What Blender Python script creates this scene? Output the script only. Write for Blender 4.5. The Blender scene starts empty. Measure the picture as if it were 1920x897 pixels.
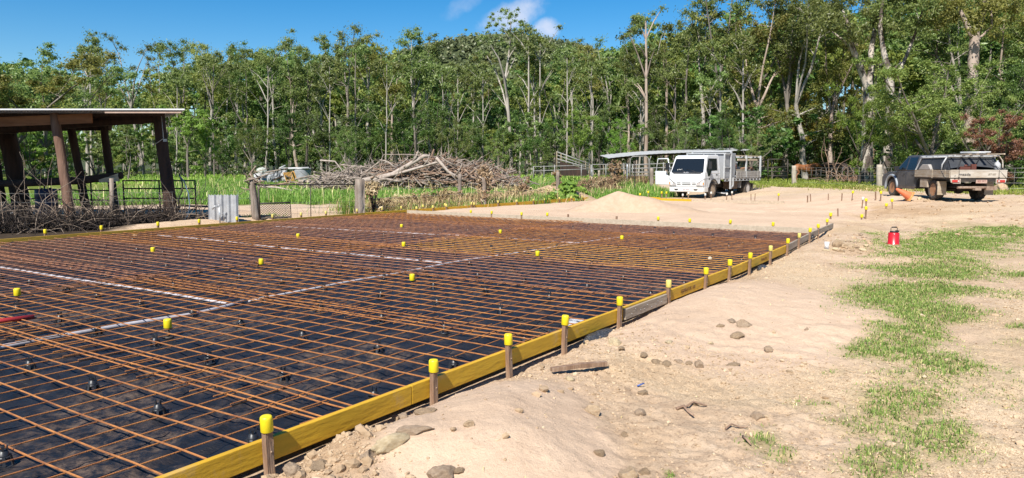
import bpy, bmesh, math, random
import numpy as np
from mathutils import Vector, Matrix, Euler
R = math.radians
scene = bpy.context.scene

# ---------------------------------------------------------------- camera
F_PX, CX, CY, HOR, CAM_H = 1375.0, 960.0, 448.5, 312.0, 1.6
PITCH = math.atan((CY - HOR) / F_PX)
cam_data = bpy.data.cameras.new('camera')
cam_data.sensor_width = 36.0
cam_data.lens = F_PX / 1920.0 * 36.0
cam_data.clip_start = 0.05
cam_data.clip_end = 6000
cam = bpy.data.objects.new('camera', cam_data)
scene.collection.objects.link(cam)
cam.location = (0, 0, CAM_H)
cam.rotation_euler = (math.pi / 2 - PITCH, 0, 0)
scene.camera = cam

# ---------------------------------------------------------------- directions of the slab
_az = math.atan((1890 - CX) / math.hypot(F_PX, CY - HOR))
AX, AY = math.sin(_az), math.cos(_az)          # along the boards
BX, BY = -AY, AX                               # across the slab

# ---------------------------------------------------------------- sun, sky, exposure
SUN_EL = R(47)
_e = R(12)
sx = -AX * math.cos(_e) - BX * math.sin(_e)
sy = -AY * math.cos(_e) - BY * math.sin(_e)
SUN_DIR = Vector((sx * math.cos(SUN_EL), sy * math.cos(SUN_EL), math.sin(SUN_EL)))
sun_data = bpy.data.lights.new('sun', 'SUN')
sun_data.energy = 4.6
sun_data.angle = R(0.53)
sun_data.color = (1.0, 0.955, 0.88)
sun = bpy.data.objects.new('sun', sun_data)
scene.collection.objects.link(sun)
sun.rotation_euler = SUN_DIR.to_track_quat('Z', 'Y').to_euler()
sun.location = (-20, -30, 60)

world = bpy.data.worlds.new('World')
scene.world = world
world.use_nodes = True
SKY_STRENGTH = 0.072
def build_world():
    nt = world.node_tree
    nt.nodes.clear()
    N = nt.nodes.new; L = nt.links.new
    out = N('ShaderNodeOutputWorld'); bg = N('ShaderNodeBackground')
    bg.inputs['Strength'].default_value = SKY_STRENGTH
    sky = N('ShaderNodeTexSky'); sky.sky_type = 'NISHITA'; sky.sun_disc = False
    sky.sun_elevation = SUN_EL
    sky.sun_rotation = math.atan2(sx, sy)
    sky.altitude = 300; sky.air_density = 1.0; sky.dust_density = 0.2; sky.ozone_density = 3.0
    hsv = N('ShaderNodeHueSaturation'); hsv.inputs['Saturation'].default_value = 1.48
    hsv.inputs['Value'].default_value = 0.98
    L(sky.outputs[0], hsv.inputs['Color'])
    tc = N('ShaderNodeTexCoord')
    sep = N('ShaderNodeSeparateXYZ'); L(tc.outputs['Generated'], sep.inputs[0])
    def m(op, a, b=None):
        n = N('ShaderNodeMath'); n.operation = op
        for i, v in enumerate((a, b)):
            if v is None: continue
            if isinstance(v, (int, float)): n.inputs[i].default_value = v
            else: L(v, n.inputs[i])
        return n.outputs[0]
    az = m('ARCTAN2', sep.outputs[0], sep.outputs[1])
    el = m('ARCSINE', sep.outputs[2])
    noise = N('ShaderNodeTexNoise'); noise.inputs['Scale'].default_value = 26
    noise.inputs['Detail'].default_value = 7; noise.inputs['Roughness'].default_value = 0.6
    L(tc.outputs['Generated'], noise.inputs['Vector'])
    wob = m('MULTIPLY', m('SUBTRACT', noise.outputs['Fac'], 0.5), 2.3)
    total = None
    # azimuth, elevation, half width, half height, slant, density : small clouds over the hill
    for a0, e0, wa, we, sl, den in ((-0.3, 11.2, 3.1, 1.25, 0.30, 0.66), (2.75, 10.25, 1.25, 0.95, 0.0, 0.70),
                                    (-3.6, 12.0, 2.2, 0.9, 0.45, 0.25), (-2.4, 13.2, 1.3, 0.4, 0.1, 0.25),
                                    (30, 24, 9, 2.5, 0.1, 0.5), (-48, 20, 10, 2.0, 0.1, 0.4), (150, 25, 14, 5, 0.1, 0.6)):
        da = m('SUBTRACT', az, R(a0)); de = m('SUBTRACT', m('SUBTRACT', el, R(e0)), m('MULTIPLY', da, sl))
        d2 = m('ADD', m('POWER', m('ABSOLUTE', m('DIVIDE', da, R(wa))), 2.0), m('POWER', m('ABSOLUTE', m('DIVIDE', de, R(we))), 2.0))
        v = m('SUBTRACT', m('ADD', 1.0, wob), d2)
        mr = N('ShaderNodeMapRange'); mr.interpolation_type = 'SMOOTHSTEP'
        mr.inputs['From Min'].default_value = 0.0; mr.inputs['From Max'].default_value = 1.3
        mr.inputs['To Min'].default_value = 0; mr.inputs['To Max'].default_value = den
        L(v, mr.inputs['Value'])
        total = mr.outputs[0] if total is None else m('MAXIMUM', total, mr.outputs[0])
    mix = N('ShaderNodeMix'); mix.data_type = 'RGBA'
    L(total, mix.inputs['Factor']); L(hsv.outputs[0], mix.inputs['A'])
    mix.inputs['B'].default_value = (6.6, 6.7, 7.6, 1)
    L(mix.outputs['Result'], bg.inputs['Color'])
    L(bg.outputs[0], out.inputs[0])
build_world()

vs = scene.view_settings
scene.display_settings.display_device = 'sRGB'
vs.view_transform = 'Standard'; vs.look = 'None'; vs.gamma = 1.0; vs.use_curve_mapping = False
vs.exposure = 0.88
scene.render.engine = 'CYCLES'
scene.cycles.use_denoising = True
scene.cycles.max_bounces = 7
scene.cycles.diffuse_bounces = 3
scene.cycles.transparent_max_bounces = 8
scene.cycles.sample_clamp_indirect = 6.0
scene.render.film_transparent = False

# ---------------------------------------------------------------- small maths
def ray(px, py):
    u = (px - CX) / F_PX; v = (py - CY) / F_PX
    return u, math.cos(PITCH) - v * math.sin(PITCH), math.sin(PITCH) + v * math.cos(PITCH)
def G(px, py, z=0.0):                    # point of the photo on a level plane
    u, fw, dn = ray(px, py); t = (CAM_H - z) / dn
    return Vector((u * t, fw * t, z))
def W(px, py, Y):                        # point of the photo at forward distance Y
    u, fw, dn = ray(px, py); t = Y / fw
    return Vector((u * t, Y, CAM_H - dn * t))
def P(px, py, dz=0.0):                   # point of the photo on the terrain
    u, fw, dn = ray(px, py)
    t = np.geomspace(1.2, 160, 1500)
    d = CAM_H - dn * t - hg(u * t, fw * t)
    i = int(np.argmax(d < 0)) if (d < 0).any() else len(t) - 1
    i = max(i, 1); f = d[i - 1] / (d[i - 1] - d[i] + 1e-9); tt = t[i - 1] + (t[i] - t[i - 1]) * f
    x, y = u * tt, fw * tt
    return Vector((x, y, float(hg(np.array([x]), np.array([y]))[0]) + dz))
def pix(X, Y, Z):
    d = Y * math.cos(PITCH) - (Z - CAM_H) * math.sin(PITCH)
    up = (Z - CAM_H) * math.cos(PITCH) + Y * math.sin(PITCH)
    return CX + F_PX * X / d, CY - F_PX * up / d
def AB(a, b, z=0.0): return Vector((a * AX + b * BX, a * AY + b * BY, z))
def toAB(X, Y): return X * AX + Y * AY, X * BX + Y * BY
def sstep(e0, e1, x):
    t = np.clip((x - e0) / (e1 - e0), 0, 1)
    return t * t * (3 - 2 * t)
def _hash(ix, iy, seed):
    h = (ix.astype(np.int64) * 374761393 + iy.astype(np.int64) * 668265263 + seed * 1442695041) & 0xFFFFFFFF
    h = ((h ^ (h >> 13)) * 1274126177) & 0xFFFFFFFF
    h = h ^ (h >> 16)
    return (h & 0xFFFF) / 65535.0
def vnoise(x, y, seed=0):
    x = np.asarray(x, float); y = np.asarray(y, float)
    ix = np.floor(x); iy = np.floor(y); fx = x - ix; fy = y - iy
    fx = fx * fx * (3 - 2 * fx); fy = fy * fy * (3 - 2 * fy)
    a = _hash(ix, iy, seed); b = _hash(ix + 1, iy, seed); c = _hash(ix, iy + 1, seed); d = _hash(ix + 1, iy + 1, seed)
    return (a * (1 - fx) + b * fx) * (1 - fy) + (c * (1 - fx) + d * fx) * fy
def fbm(x, y, seed=0, oct=4, gain=0.5):
    s = 0; amp = 1; tot = 0; f = 1.0
    for i in range(oct):
        s = s + amp * vnoise(x * f, y * f, seed + i * 17); tot += amp; amp *= gain; f *= 2.03
    return s / tot
ONES = 'zero first second third fourth fifth sixth seventh eighth ninth tenth eleventh twelfth thirteenth fourteenth fifteenth sixteenth seventeenth eighteenth nineteenth'.split()
def nth(n):
    if n < 20: return ONES[n]
    t, o = divmod(n, 10)
    tens = ['', '', 'twenty', 'thirty', 'forty', 'fifty', 'sixty', 'seventy', 'eighty', 'ninety'][t]
    return tens[:-1] + 'ieth' if o == 0 else tens + '-' + ONES[o]

# ---------------------------------------------------------------- objects
COL = scene.collection
def tag(o, label=None, cat=None, group=None, kind=None):
    if label: o['label'] = label
    if cat: o['category'] = cat
    if group: o['group'] = group
    if kind: o['kind'] = kind
    return o
def thing(name, label, cat, loc=(0, 0, 0), rz=0.0, group=None, rot=None):
    o = bpy.data.objects.new(name, None)
    o.empty_display_size = 0.2
    COL.objects.link(o)
    o.location = loc
    o.rotation_euler = rot if rot else (0, 0, rz)
    return tag(o, label, cat, group)
def link_mesh(name, me, parent=None, loc=None, rot=None, scale=None):
    o = bpy.data.objects.new(name, me)
    COL.objects.link(o)
    if parent: o.parent = parent
    if loc is not None: o.location = loc
    if rot is not None: o.rotation_euler = rot
    if scale is not None: o.scale = scale
    return o
def copy_tree(o, parent=None):
    c = o.copy(); COL.objects.link(c); c.parent = parent
    for ch in list(o.children): copy_tree(ch, c)
    return c
def np_mesh(name, V, Fq, mats=(), smooth=False, attrs=None, mat_idx=None):
    V = np.asarray(V, np.float32).reshape(-1, 3); Fq = np.asarray(Fq, np.int32)
    k = Fq.shape[1]
    me = bpy.data.meshes.new(name)
    me.vertices.add(len(V)); me.vertices.foreach_set('co', V.ravel())
    me.loops.add(Fq.size); me.loops.foreach_set('vertex_index', Fq.ravel())
    me.polygons.add(len(Fq))
    me.polygons.foreach_set('loop_start', np.arange(0, Fq.size, k, dtype=np.int32))
    try: me.polygons.foreach_set('loop_total', np.full(len(Fq), k, np.int32))
    except Exception: pass
    if mat_idx is not None: me.polygons.foreach_set('material_index', np.asarray(mat_idx, np.int32))
    me.polygons.foreach_set('use_smooth', np.full(len(Fq), bool(smooth)))
    for n, v in (attrs or {}).items():
        at = me.attributes.new(n, 'FLOAT', 'POINT'); at.data.foreach_set('value', np.asarray(v, np.float32))
    for m_ in mats: me.materials.append(m_)
    me.update(calc_edges=True)
    return me

class MB:
    """collects shapes, built as one mesh"""
    def __init__(s): s.v = []; s.f = []; s.sm = []; s.mi = []; s.m = 0
    def _add(s, vs_, fs, smooth=False):
        o = len(s.v); s.v += [tuple(v) for v in vs_]
        for f in fs: s.f.append(tuple(i + o for i in f)); s.sm.append(smooth); s.mi.append(s.m)
        return s
    def box(s, c, d, rz=0.0, rot=None):
        hx, hy, hz = d[0] / 2, d[1] / 2, d[2] / 2
        M_ = (rot if rot is not None else Matrix.Rotation(rz, 3, 'Z'))
        c = Vector(c)
        vs_ = [c + M_ @ Vector((x * hx, y * hy, z * hz)) for z in (-1, 1) for y in (-1, 1) for x in (-1, 1)]
        return s._add(vs_, [(0, 2, 3, 1), (4, 5, 7, 6), (0, 1, 5, 4), (2, 6, 7, 3), (0, 4, 6, 2), (1, 3, 7, 5)])
    def bar(s, p0, p1, w, h, up=(0, 0, 1)):          # rectangular bar from p0 to p1
        p0 = Vector(p0); p1 = Vector(p1); d = (p1 - p0); L_ = d.length; d.normalize()
        x = d.cross(Vector(up))
        if x.length < 1e-4: x = Vector((1, 0, 0))
        x.normalize(); z = x.cross(d)
        M_ = Matrix((x, d, z)).transposed()
        return s.box((p0 + p1) / 2, (w, L_, h), rot=M_)
    def tube(s, pts, r, n=6, caps=True, smooth=True):
        pts = [Vector(p) for p in pts]
        rs = list(r) if hasattr(r, '__len__') else [r] * len(pts)
        t = (pts[1] - pts[0]).normalized()
        u = t.orthogonal().normalized()
        vs_ = []; fs = []
        for i, p in enumerate(pts):
            t = (pts[min(i + 1, len(pts) - 1)] - pts[max(i - 1, 0)])
            if t.length < 1e-9: t = Vector((0, 0, 1))
            t.normalize()
            u = (u - t * u.dot(t))
            if u.length < 1e-6: u = t.orthogonal()
            u.normalize(); w = t.cross(u)
            for k in range(n):
                a = 2 * math.pi * k / n
                vs_.append(p + (u * math.cos(a) + w * math.sin(a)) * rs[i])
        for i in range(len(pts) - 1):
            for k in range(n):
                k2 = (k + 1) % n
                fs.append((i * n + k, i * n + k2, (i + 1) * n + k2, (i + 1) * n + k))
        s._add(vs_, fs, smooth)
        if caps:
            o = len(s.v) - len(vs_)
            s.f.append(tuple(o + k for k in reversed(range(n)))); s.sm.append(False); s.mi.append(s.m)
            q = o + (len(pts) - 1) * n
            s.f.append(tuple(q + k for k in range(n))); s.sm.append(False); s.mi.append(s.m)
        return s
    def cyl(s, p0, p1, r0, r1=None, n=16): return s.tube([p0, p1], [r0, r0 if r1 is None else r1], n)
    def lathe(s, prof, n=20, c=(0, 0, 0), M_=None, smooth=True):     # prof: (radius, height)
        c = Vector(c); vs_ = []; fs = []
        for r_, h in prof:
            for k in range(n):
                a = 2 * math.pi * k / n
                v = Vector((r_ * math.cos(a), r_ * math.sin(a), h))
                vs_.append(c + (M_ @ v if M_ is not None else v))
        for i in range(len(prof) - 1):
            for k in range(n):
                k2 = (k + 1) % n
                fs.append((i * n + k, i * n + k2, (i + 1) * n + k2, (i + 1) * n + k))
        s._add(vs_, fs, smooth)
        o = len(s.v) - len(vs_)
        if prof[0][0] > 1e-5: s.f.append(tuple(o + k for k in reversed(range(n)))); s.sm.append(False); s.mi.append(s.m)
        if prof[-1][0] > 1e-5:
            q = o + (len(prof) - 1) * n; s.f.append(tuple(q + k for k in range(n))); s.sm.append(False); s.mi.append(s.m)
        return s
    def quad(s, a, b, c, d): return s._add([a, b, c, d], [(0, 1, 2, 3)])
    def poly(s, pts): return s._add(pts, [tuple(range(len(pts)))])
    def slab(s, pts, off):                          # flat polygon given thickness along off
        off = Vector(off); n = len(pts); a = [Vector(p) for p in pts]; b = [p + off for p in a]
        s._add(a + b, [tuple(reversed(range(n))), tuple(range(n, 2 * n))] + [(i, (i + 1) % n, n + (i + 1) % n, n + i) for i in range(n)])
        return s
    def mesh(s, name, mats):
        me = bpy.data.meshes.new(name)
        me.from_pydata(s.v, [], s.f)
        for m_ in (mats if isinstance(mats, (list, tuple)) else [mats]): me.materials.append(m_)
        me.polygons.foreach_set('use_smooth', s.sm); me.polygons.foreach_set('material_index', s.mi)
        me.update()
        return me
    def build(s, name, mats, parent=None, loc=None, rz=None, bevel=0.0, recalc=False):
        me = s.mesh(name, mats)
        if recalc:
            bm = bmesh.new(); bm.from_mesh(me); bmesh.ops.recalc_face_normals(bm, faces=bm.faces); bm.to_mesh(me); bm.free()
        o = link_mesh(name, me, parent, loc, (0, 0, rz) if rz is not None else None)
        if bevel:
            b = o.modifiers.new('bevel', 'BEVEL'); b.width = bevel; b.segments = 2; b.limit_method = 'ANGLE'; b.angle_limit = R(35)
            b.harden_normals = False
        return o

# ---------------------------------------------------------------- materials
def new_mat(name):
    m_ = bpy.data.materials.new(name); m_.use_nodes = True
    nt = m_.node_tree; nt.nodes.clear()
    out = nt.nodes.new('ShaderNodeOutputMaterial'); b = nt.nodes.new('ShaderNodeBsdfPrincipled')
    nt.links.new(b.outputs[0], out.inputs[0])
    return m_, nt, b, out
def mat(name, c1, c2=None, scale=6.0, rough=0.8, bump=0.0, bscale=60.0, metal=0.0, stretch=(1, 1, 1), c3=None, spec=0.5, detail=6.0, lo=0.35, hi=0.65, coat=0.0):
    c1, c2, c3 = [tuple(v * 0.80 for v in c) if c else None for c in (c1, c2, c3)]
    m_, nt, b, out = new_mat(name)
    N = nt.nodes.new; L = nt.links.new
    b.inputs['Roughness'].default_value = rough; b.inputs['Metallic'].default_value = metal
    b.inputs['Specular IOR Level'].default_value = spec
    if coat: b.inputs['Coat Weight'].default_value = coat; b.inputs['Coat Roughness'].default_value = 0.08
    b.inputs['Base Color'].default_value = (*c1, 1)
    tc = N('ShaderNodeTexCoord'); mp = N('ShaderNodeMapping'); mp.inputs['Scale'].default_value = stretch
    L(tc.outputs['Object'], mp.inputs['Vector'])
    if c2:
        n = N('ShaderNodeTexNoise'); n.inputs['Scale'].default_value = scale; n.inputs['Detail'].default_value = detail
        n.inputs['Roughness'].default_value = 0.65
        L(mp.outputs[0], n.inputs['Vector'])
        cr = N('ShaderNodeValToRGB'); cr.color_ramp.elements[0].position = lo; cr.color_ramp.elements[1].position = hi
        cr.color_ramp.elements[0].color = (*c1, 1); cr.color_ramp.elements[1].color = (*c2, 1)
        if c3:
            e = cr.color_ramp.elements.new((lo + hi) / 2); e.color = (*c3, 1)
        L(n.outputs['Fac'], cr.inputs[0]); L(cr.outputs[0], b.inputs['Base Color'])
    if bump:
        n2 = N('ShaderNodeTexNoise'); n2.inputs['Scale'].default_value = bscale; n2.inputs['Detail'].default_value = 5
        L(mp.outputs[0], n2.inputs['Vector'])
        bp = N('ShaderNodeBump'); bp.inputs['Strength'].default_value = min(1.0, bump); bp.inputs['Distance'].default_value = 0.02
        L(n2.outputs['Fac'], bp.inputs['Height']); L(bp.outputs[0], b.inputs['Normal'])
    return m_
def leaf_mat(name, c1, c2, c3=None, trans=0.35, rough=0.5, p3=0.93):
    """leaves: own colour varies from leaf to leaf and from tree to tree"""
    m_, nt, b, out = new_mat(name)
    N = nt.nodes.new; L = nt.links.new
    geo = N('ShaderNodeNewGeometry'); oi = N('ShaderNodeObjectInfo')
    cr = N('ShaderNodeValToRGB'); cr.color_ramp.elements[0].color = (*c1, 1); cr.color_ramp.elements[1].color = (*c2, 1)
    if c3: e = cr.color_ramp.elements.new(p3); e.color = (*c2, 1); cr.color_ramp.elements[2].color = (*c3, 1)
    L(geo.outputs['Random Per Island'], cr.inputs[0])
    hs = N('ShaderNodeHueSaturation')
    mr = N('ShaderNodeMapRange'); mr.inputs['To Min'].default_value = 0.485; mr.inputs['To Max'].default_value = 0.53
    L(oi.outputs['Random'], mr.inputs['Value']); L(mr.outputs[0], hs.inputs['Hue'])
    mv = N('ShaderNodeMath'); mv.operation = 'MULTIPLY_ADD'; mv.inputs[1].default_value = 0.70; mv.inputs[2].default_value = 1.12
    L(oi.outputs['Random'], mv.inputs[0]); L(mv.outputs[0], hs.inputs['Value'])
    L(cr.outputs[0], hs.inputs['Color'])
    L(hs.outputs[0], b.inputs['Base Color'])
    b.inputs['Roughness'].default_value = rough; b.inputs['Specular IOR Level'].default_value = 0.4
    tr = N('ShaderNodeBsdfTranslucent'); L(hs.outputs[0], tr.inputs['Color'])
    mx = N('ShaderNodeMixShader'); mx.inputs[0].default_value = trans
    L(b.outputs[0], mx.inputs[1]); L(tr.outputs[0], mx.inputs[2]); L(mx.outputs[0], out.inputs[0])
    return m_
def glass_dark(name, c=(0.012, 0.016, 0.02), rough=0.06):
    m_, nt, b, out = new_mat(name)
    b.inputs['Base Color'].default_value = (*c, 1); b.inputs['Roughness'].default_value = rough
    b.inputs['Specular IOR Level'].default_value = 0.6
    return m_
def text_mesh(name, body, size, m_, parent, loc, rot, extrude=0.002, align='CENTER', shear=0.0, sx_=1.0):
    cu = bpy.data.curves.new(name, 'FONT'); cu.body = body; cu.size = size; cu.extrude = extrude; cu.align_x = align; cu.align_y = 'CENTER'; cu.shear = shear
    tmp = bpy.data.objects.new('tmp_text', cu)
    me = bpy.data.meshes.new_from_object(tmp)
    bpy.data.objects.remove(tmp); bpy.data.curves.remove(cu)
    me.name = name; me.materials.clear(); me.materials.append(m_)
    o = link_mesh(name, me, parent, loc, rot, (sx_, 1, 1))
    return o

# ================================================================ terrain
RB_A = np.array([-3.0, 12.4, 13.75, 15.2, 16.6, 17.9, 21.0]); RB_B = np.array([3.19, 3.21, 3.27, 3.36, 3.46, 3.54, 3.62])
def right_b(a): return np.interp(a, RB_A, RB_B)
FAR_A = 18.25
LEFT_B = 16.55
PIT_A, PIT_B = 6.28, 3.86
def blob(X, Y, px, py, rx, ry, z=0.0):
    c = G(px, py, z)
    return np.exp(-(((X - c.x) / rx) ** 2 + ((Y - c.y) / ry) ** 2))
def hg(X, Y):
    X = np.asarray(X, float); Y = np.asarray(Y, float)
    a, b = toAB(X, Y)
    rb = right_b(a)
    far = sstep(6, 30, np.hypot(X, Y))
    z = (fbm(X * 0.55, Y * 0.55, 3) - 0.5) * 0.10
    z = z + (fbm(X * 2.6, Y * 2.6, 5, 3) - 0.5) * 0.035
    rough = sstep(0.35, 0.75, fbm(X * 0.45 + 9, Y * 0.45, 71, 3))
    z = z + (fbm(X * 9, Y * 9, 11, 3) - 0.5) * (0.014 + 0.045 * rough)
    z = z + (fbm(X * 27, Y * 27, 13, 2) - 0.5) * (0.007 + 0.022 * rough) * (1 - far)
    # shallow wheel ruts and scuffs on the trafficked side
    for c0, c1, w_ in ((3.3, .30, .16), (4.75, .31, .16), (6.6, .42, .2), (8.2, .42, .2)):
        z = z - 0.022 * np.exp(-((X - c0 - c1 * Y + 1.1 * np.sin(Y * .23)) / w_) ** 2) * (0.5 + fbm(X * 1.5, Y * 1.5, 66, 2)) * (Y > 0)
    # outside the right-hand boards: a narrow gap under the board, then a low ridge of spoil
    d = rb - b                                             # metres outwards from the outer face
    z = z + 0.055 * np.exp(-((d - 0.55) / 0.38) ** 2) * (a < 22) * (a > -3)
    z = z - 0.06 * np.exp(-((d - 0.02) / 0.09) ** 2) * (a < 19) * (a > -3)
    # spilled sand heaps
    q_ = -np.log(np.maximum(blob(X, Y, 940, 810, 0.62, 0.95), 1e-9)); z = z + 0.15 * np.clip(1 - q_ ** 0.62 * 0.85, 0, 1) + 0.05 * blob(X, Y, 960, 880, 0.5, 0.5)
    z = z + 0.12 * blob(X, Y, 1440, 580, 1.1, 1.3) + 0.12 * blob(X, Y, 1680, 492, 1.0, 0.45)
    z = z + 0.10 * blob(X, Y, 690, 850, 0.35, 0.35) + 0.06 * blob(X, Y, 1600, 468, 0.9, 0.7)
    # clay spoil round the far pegs
    z = z + 0.16 * blob(X, Y, 1560, 388, 1.6, 0.9) + 0.12 * blob(X, Y, 1690, 392, 1.6, 1.0) + 0.10 * blob(X, Y, 1440, 380, 2.0, 0.8)
    # ridge of pale spoil outside the left boards
    dl = b - LEFT_B
    z = z + 0.20 * np.exp(-((dl - 0.75) / 0.5) ** 2) * sstep(8.0, 9.6, a) * (1 - sstep(13.0, 14.5, a)) * (0.7 + 0.6 * fbm(X * 1.6, Y * 1.6, 41, 3))
    z = z + 0.07 * np.exp(-((dl - 0.5) / 0.4) ** 2) * (a > 13) * (a < 30)
    # inside the boards
    inside = sstep(-0.02, 0.12, b - rb) * sstep(-0.02, 0.12, LEFT_B - b) * (1 - sstep(FAR_A - 0.12, FAR_A, a))
    z = z * (1 - inside) + inside * (-0.06)
    z = z - 0.30 * np.exp(-(((a - PIT_A) / 0.34) ** 2 + ((b - PIT_B) / 0.24) ** 2)) * sstep(0.0, 0.15, b - rb + 0.05)
    # sand filled second bay beyond the far board
    bay = sstep(FAR_A, FAR_A + 0.10, a) * (1 - sstep(33, 36, a)) * sstep(3.5, 4.6, b) * (1 - sstep(15.9, 16.5, b))
    fill = 0.115 - 0.10 * sstep(19, 30, a) + (fbm(X * 1.1, Y * 1.1, 61, 3) - 0.5) * 0.06
    z = z * (1 - bay) + bay * fill
    # the land rises a little behind and to the right
    z = z + (fbm(X * 2.2, Y * 2.2, 77, 4) - 0.5) * 0.16 * sstep(16, 20, Y) * (1 - sstep(29, 33, Y)) * sstep(0.45, 0.6, fbm(X * .35, Y * .35, 79, 2)) * sstep(4, 8, X)
    plat = sstep(10.0, 15.5, X) * sstep(15, 24, Y) * 0.38
    rise = sstep(40, 60, Y) * 0.45
    z = z + np.maximum(plat, rise)
    z = z + sstep(90, 400, np.hypot(X, Y)) * 2.0
    # far hill
    hx = np.hypot(X - 5, (Y - 620) / 1.2)
    z = z + 97 * np.exp(-((X + 5) / 180) ** 2 - ((Y - 660) / 130) ** 2) + 25 * np.exp(-((X + 190) / 150) ** 2 - ((Y - 660) / 150) ** 2) + 35 * np.exp(-((X - 260) / 200) ** 2 - ((Y - 700) / 200) ** 2)
    return z

def pixmask(X, Y, Z, ell):
    """sum of soft ellipses given where they lie in the photo; evaluated on world points"""
    d = Y * math.cos(PITCH) - (Z - CAM_H) * math.sin(PITCH)
    ok = d > 0.3; d = np.where(ok, d, 1.0)
    up = (Z - CAM_H) * math.cos(PITCH) + Y * math.sin(PITCH)
    px = CX + F_PX * X / d; py = CY - F_PX * up / d
    m_ = np.zeros_like(X)
    for (ex, ey, rx, ry, s) in ell:
        m_ = np.maximum(m_, s * np.exp(-(((px - ex) / rx) ** 2 + ((py - ey) / ry) ** 2)))
    return m_ * ok
GRASS_ELL = [(1770, 455, 130, 20, 1.0), (1880, 432, 80, 14, .9), (1690, 480, 90, 10, .7), (1750, 508, 130, 30, 1.0), (1680, 548, 100, 32, 1.0), (1740, 540, 110, 34, .8),
             (1830, 520, 60, 18, .5), (1740, 585, 100, 30, .8), (1690, 640, 95, 42, 1.0), (1640, 655, 60, 22, .9), (1780, 675, 95, 28, .85), (1730, 705, 110, 30, .65),
             (1700, 760, 115, 54, 1.0), (1770, 810, 80, 48, .85), (1640, 790, 100, 32, .7), (1650, 868, 75, 36, .95), (1720, 740, 140, 70, .5), (1560, 760, 70, 16, .4),
             (1430, 828, 34, 20, .85), (1462, 852, 34, 18, .7), (1905, 515, 40, 6, .7), (1910, 613, 30, 8, .7), (1640, 440, 40, 8, .6), (1650, 448, 40, 10, .5),
             (1860, 760, 70, 30, .33), (1255, 890, 10, 8, .7), (1560, 700, 50, 9, .38), (1900, 640, 60, 14, .45), (1780, 420, 40, 5, .4), (1880, 560, 60, 16, .35), (1720, 600, 130, 110, .36)]
def grass_mask(X, Y, Z):
    m_ = pixmask(X, Y, Z, GRASS_ELL)
    n = fbm(X * 1.3, Y * 1.3, 91, 4)
    return np.clip((m_ - 0.14) * 1.8 + (n - 0.5) * 1.8, 0, 1) * (m_ > 0.06)
def meadow_mask(X, Y):
    """tall green grass behind the gate and the weeds, paddock on the right"""
    n = (fbm(X * 0.35, Y * 0.35, 7, 3) - 0.5)
    # in front a dirt track runs behind the left fence; the meadow starts beyond it
    edge = 29.5 + n * 4 + 6.5 * sstep(-1, 6, X)
    left = sstep(0, 1.2, Y - edge) * (1 - sstep(8.0, 10.5, X + n * 3))
    # right paddock: beyond the track where the ute stands
    edge2 = np.interp(X, [8, 14, 18, 24, 30, 60], [53, 51, 44.5, 34.0, 31.0, 28]) + n * 3
    right = sstep(0, 1.5, Y - edge2) * sstep(8, 11, X + n * 2)
    back = sstep(56, 60, Y)
    return np.clip(np.maximum(np.maximum(left, right), back), 0, 1)

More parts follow.
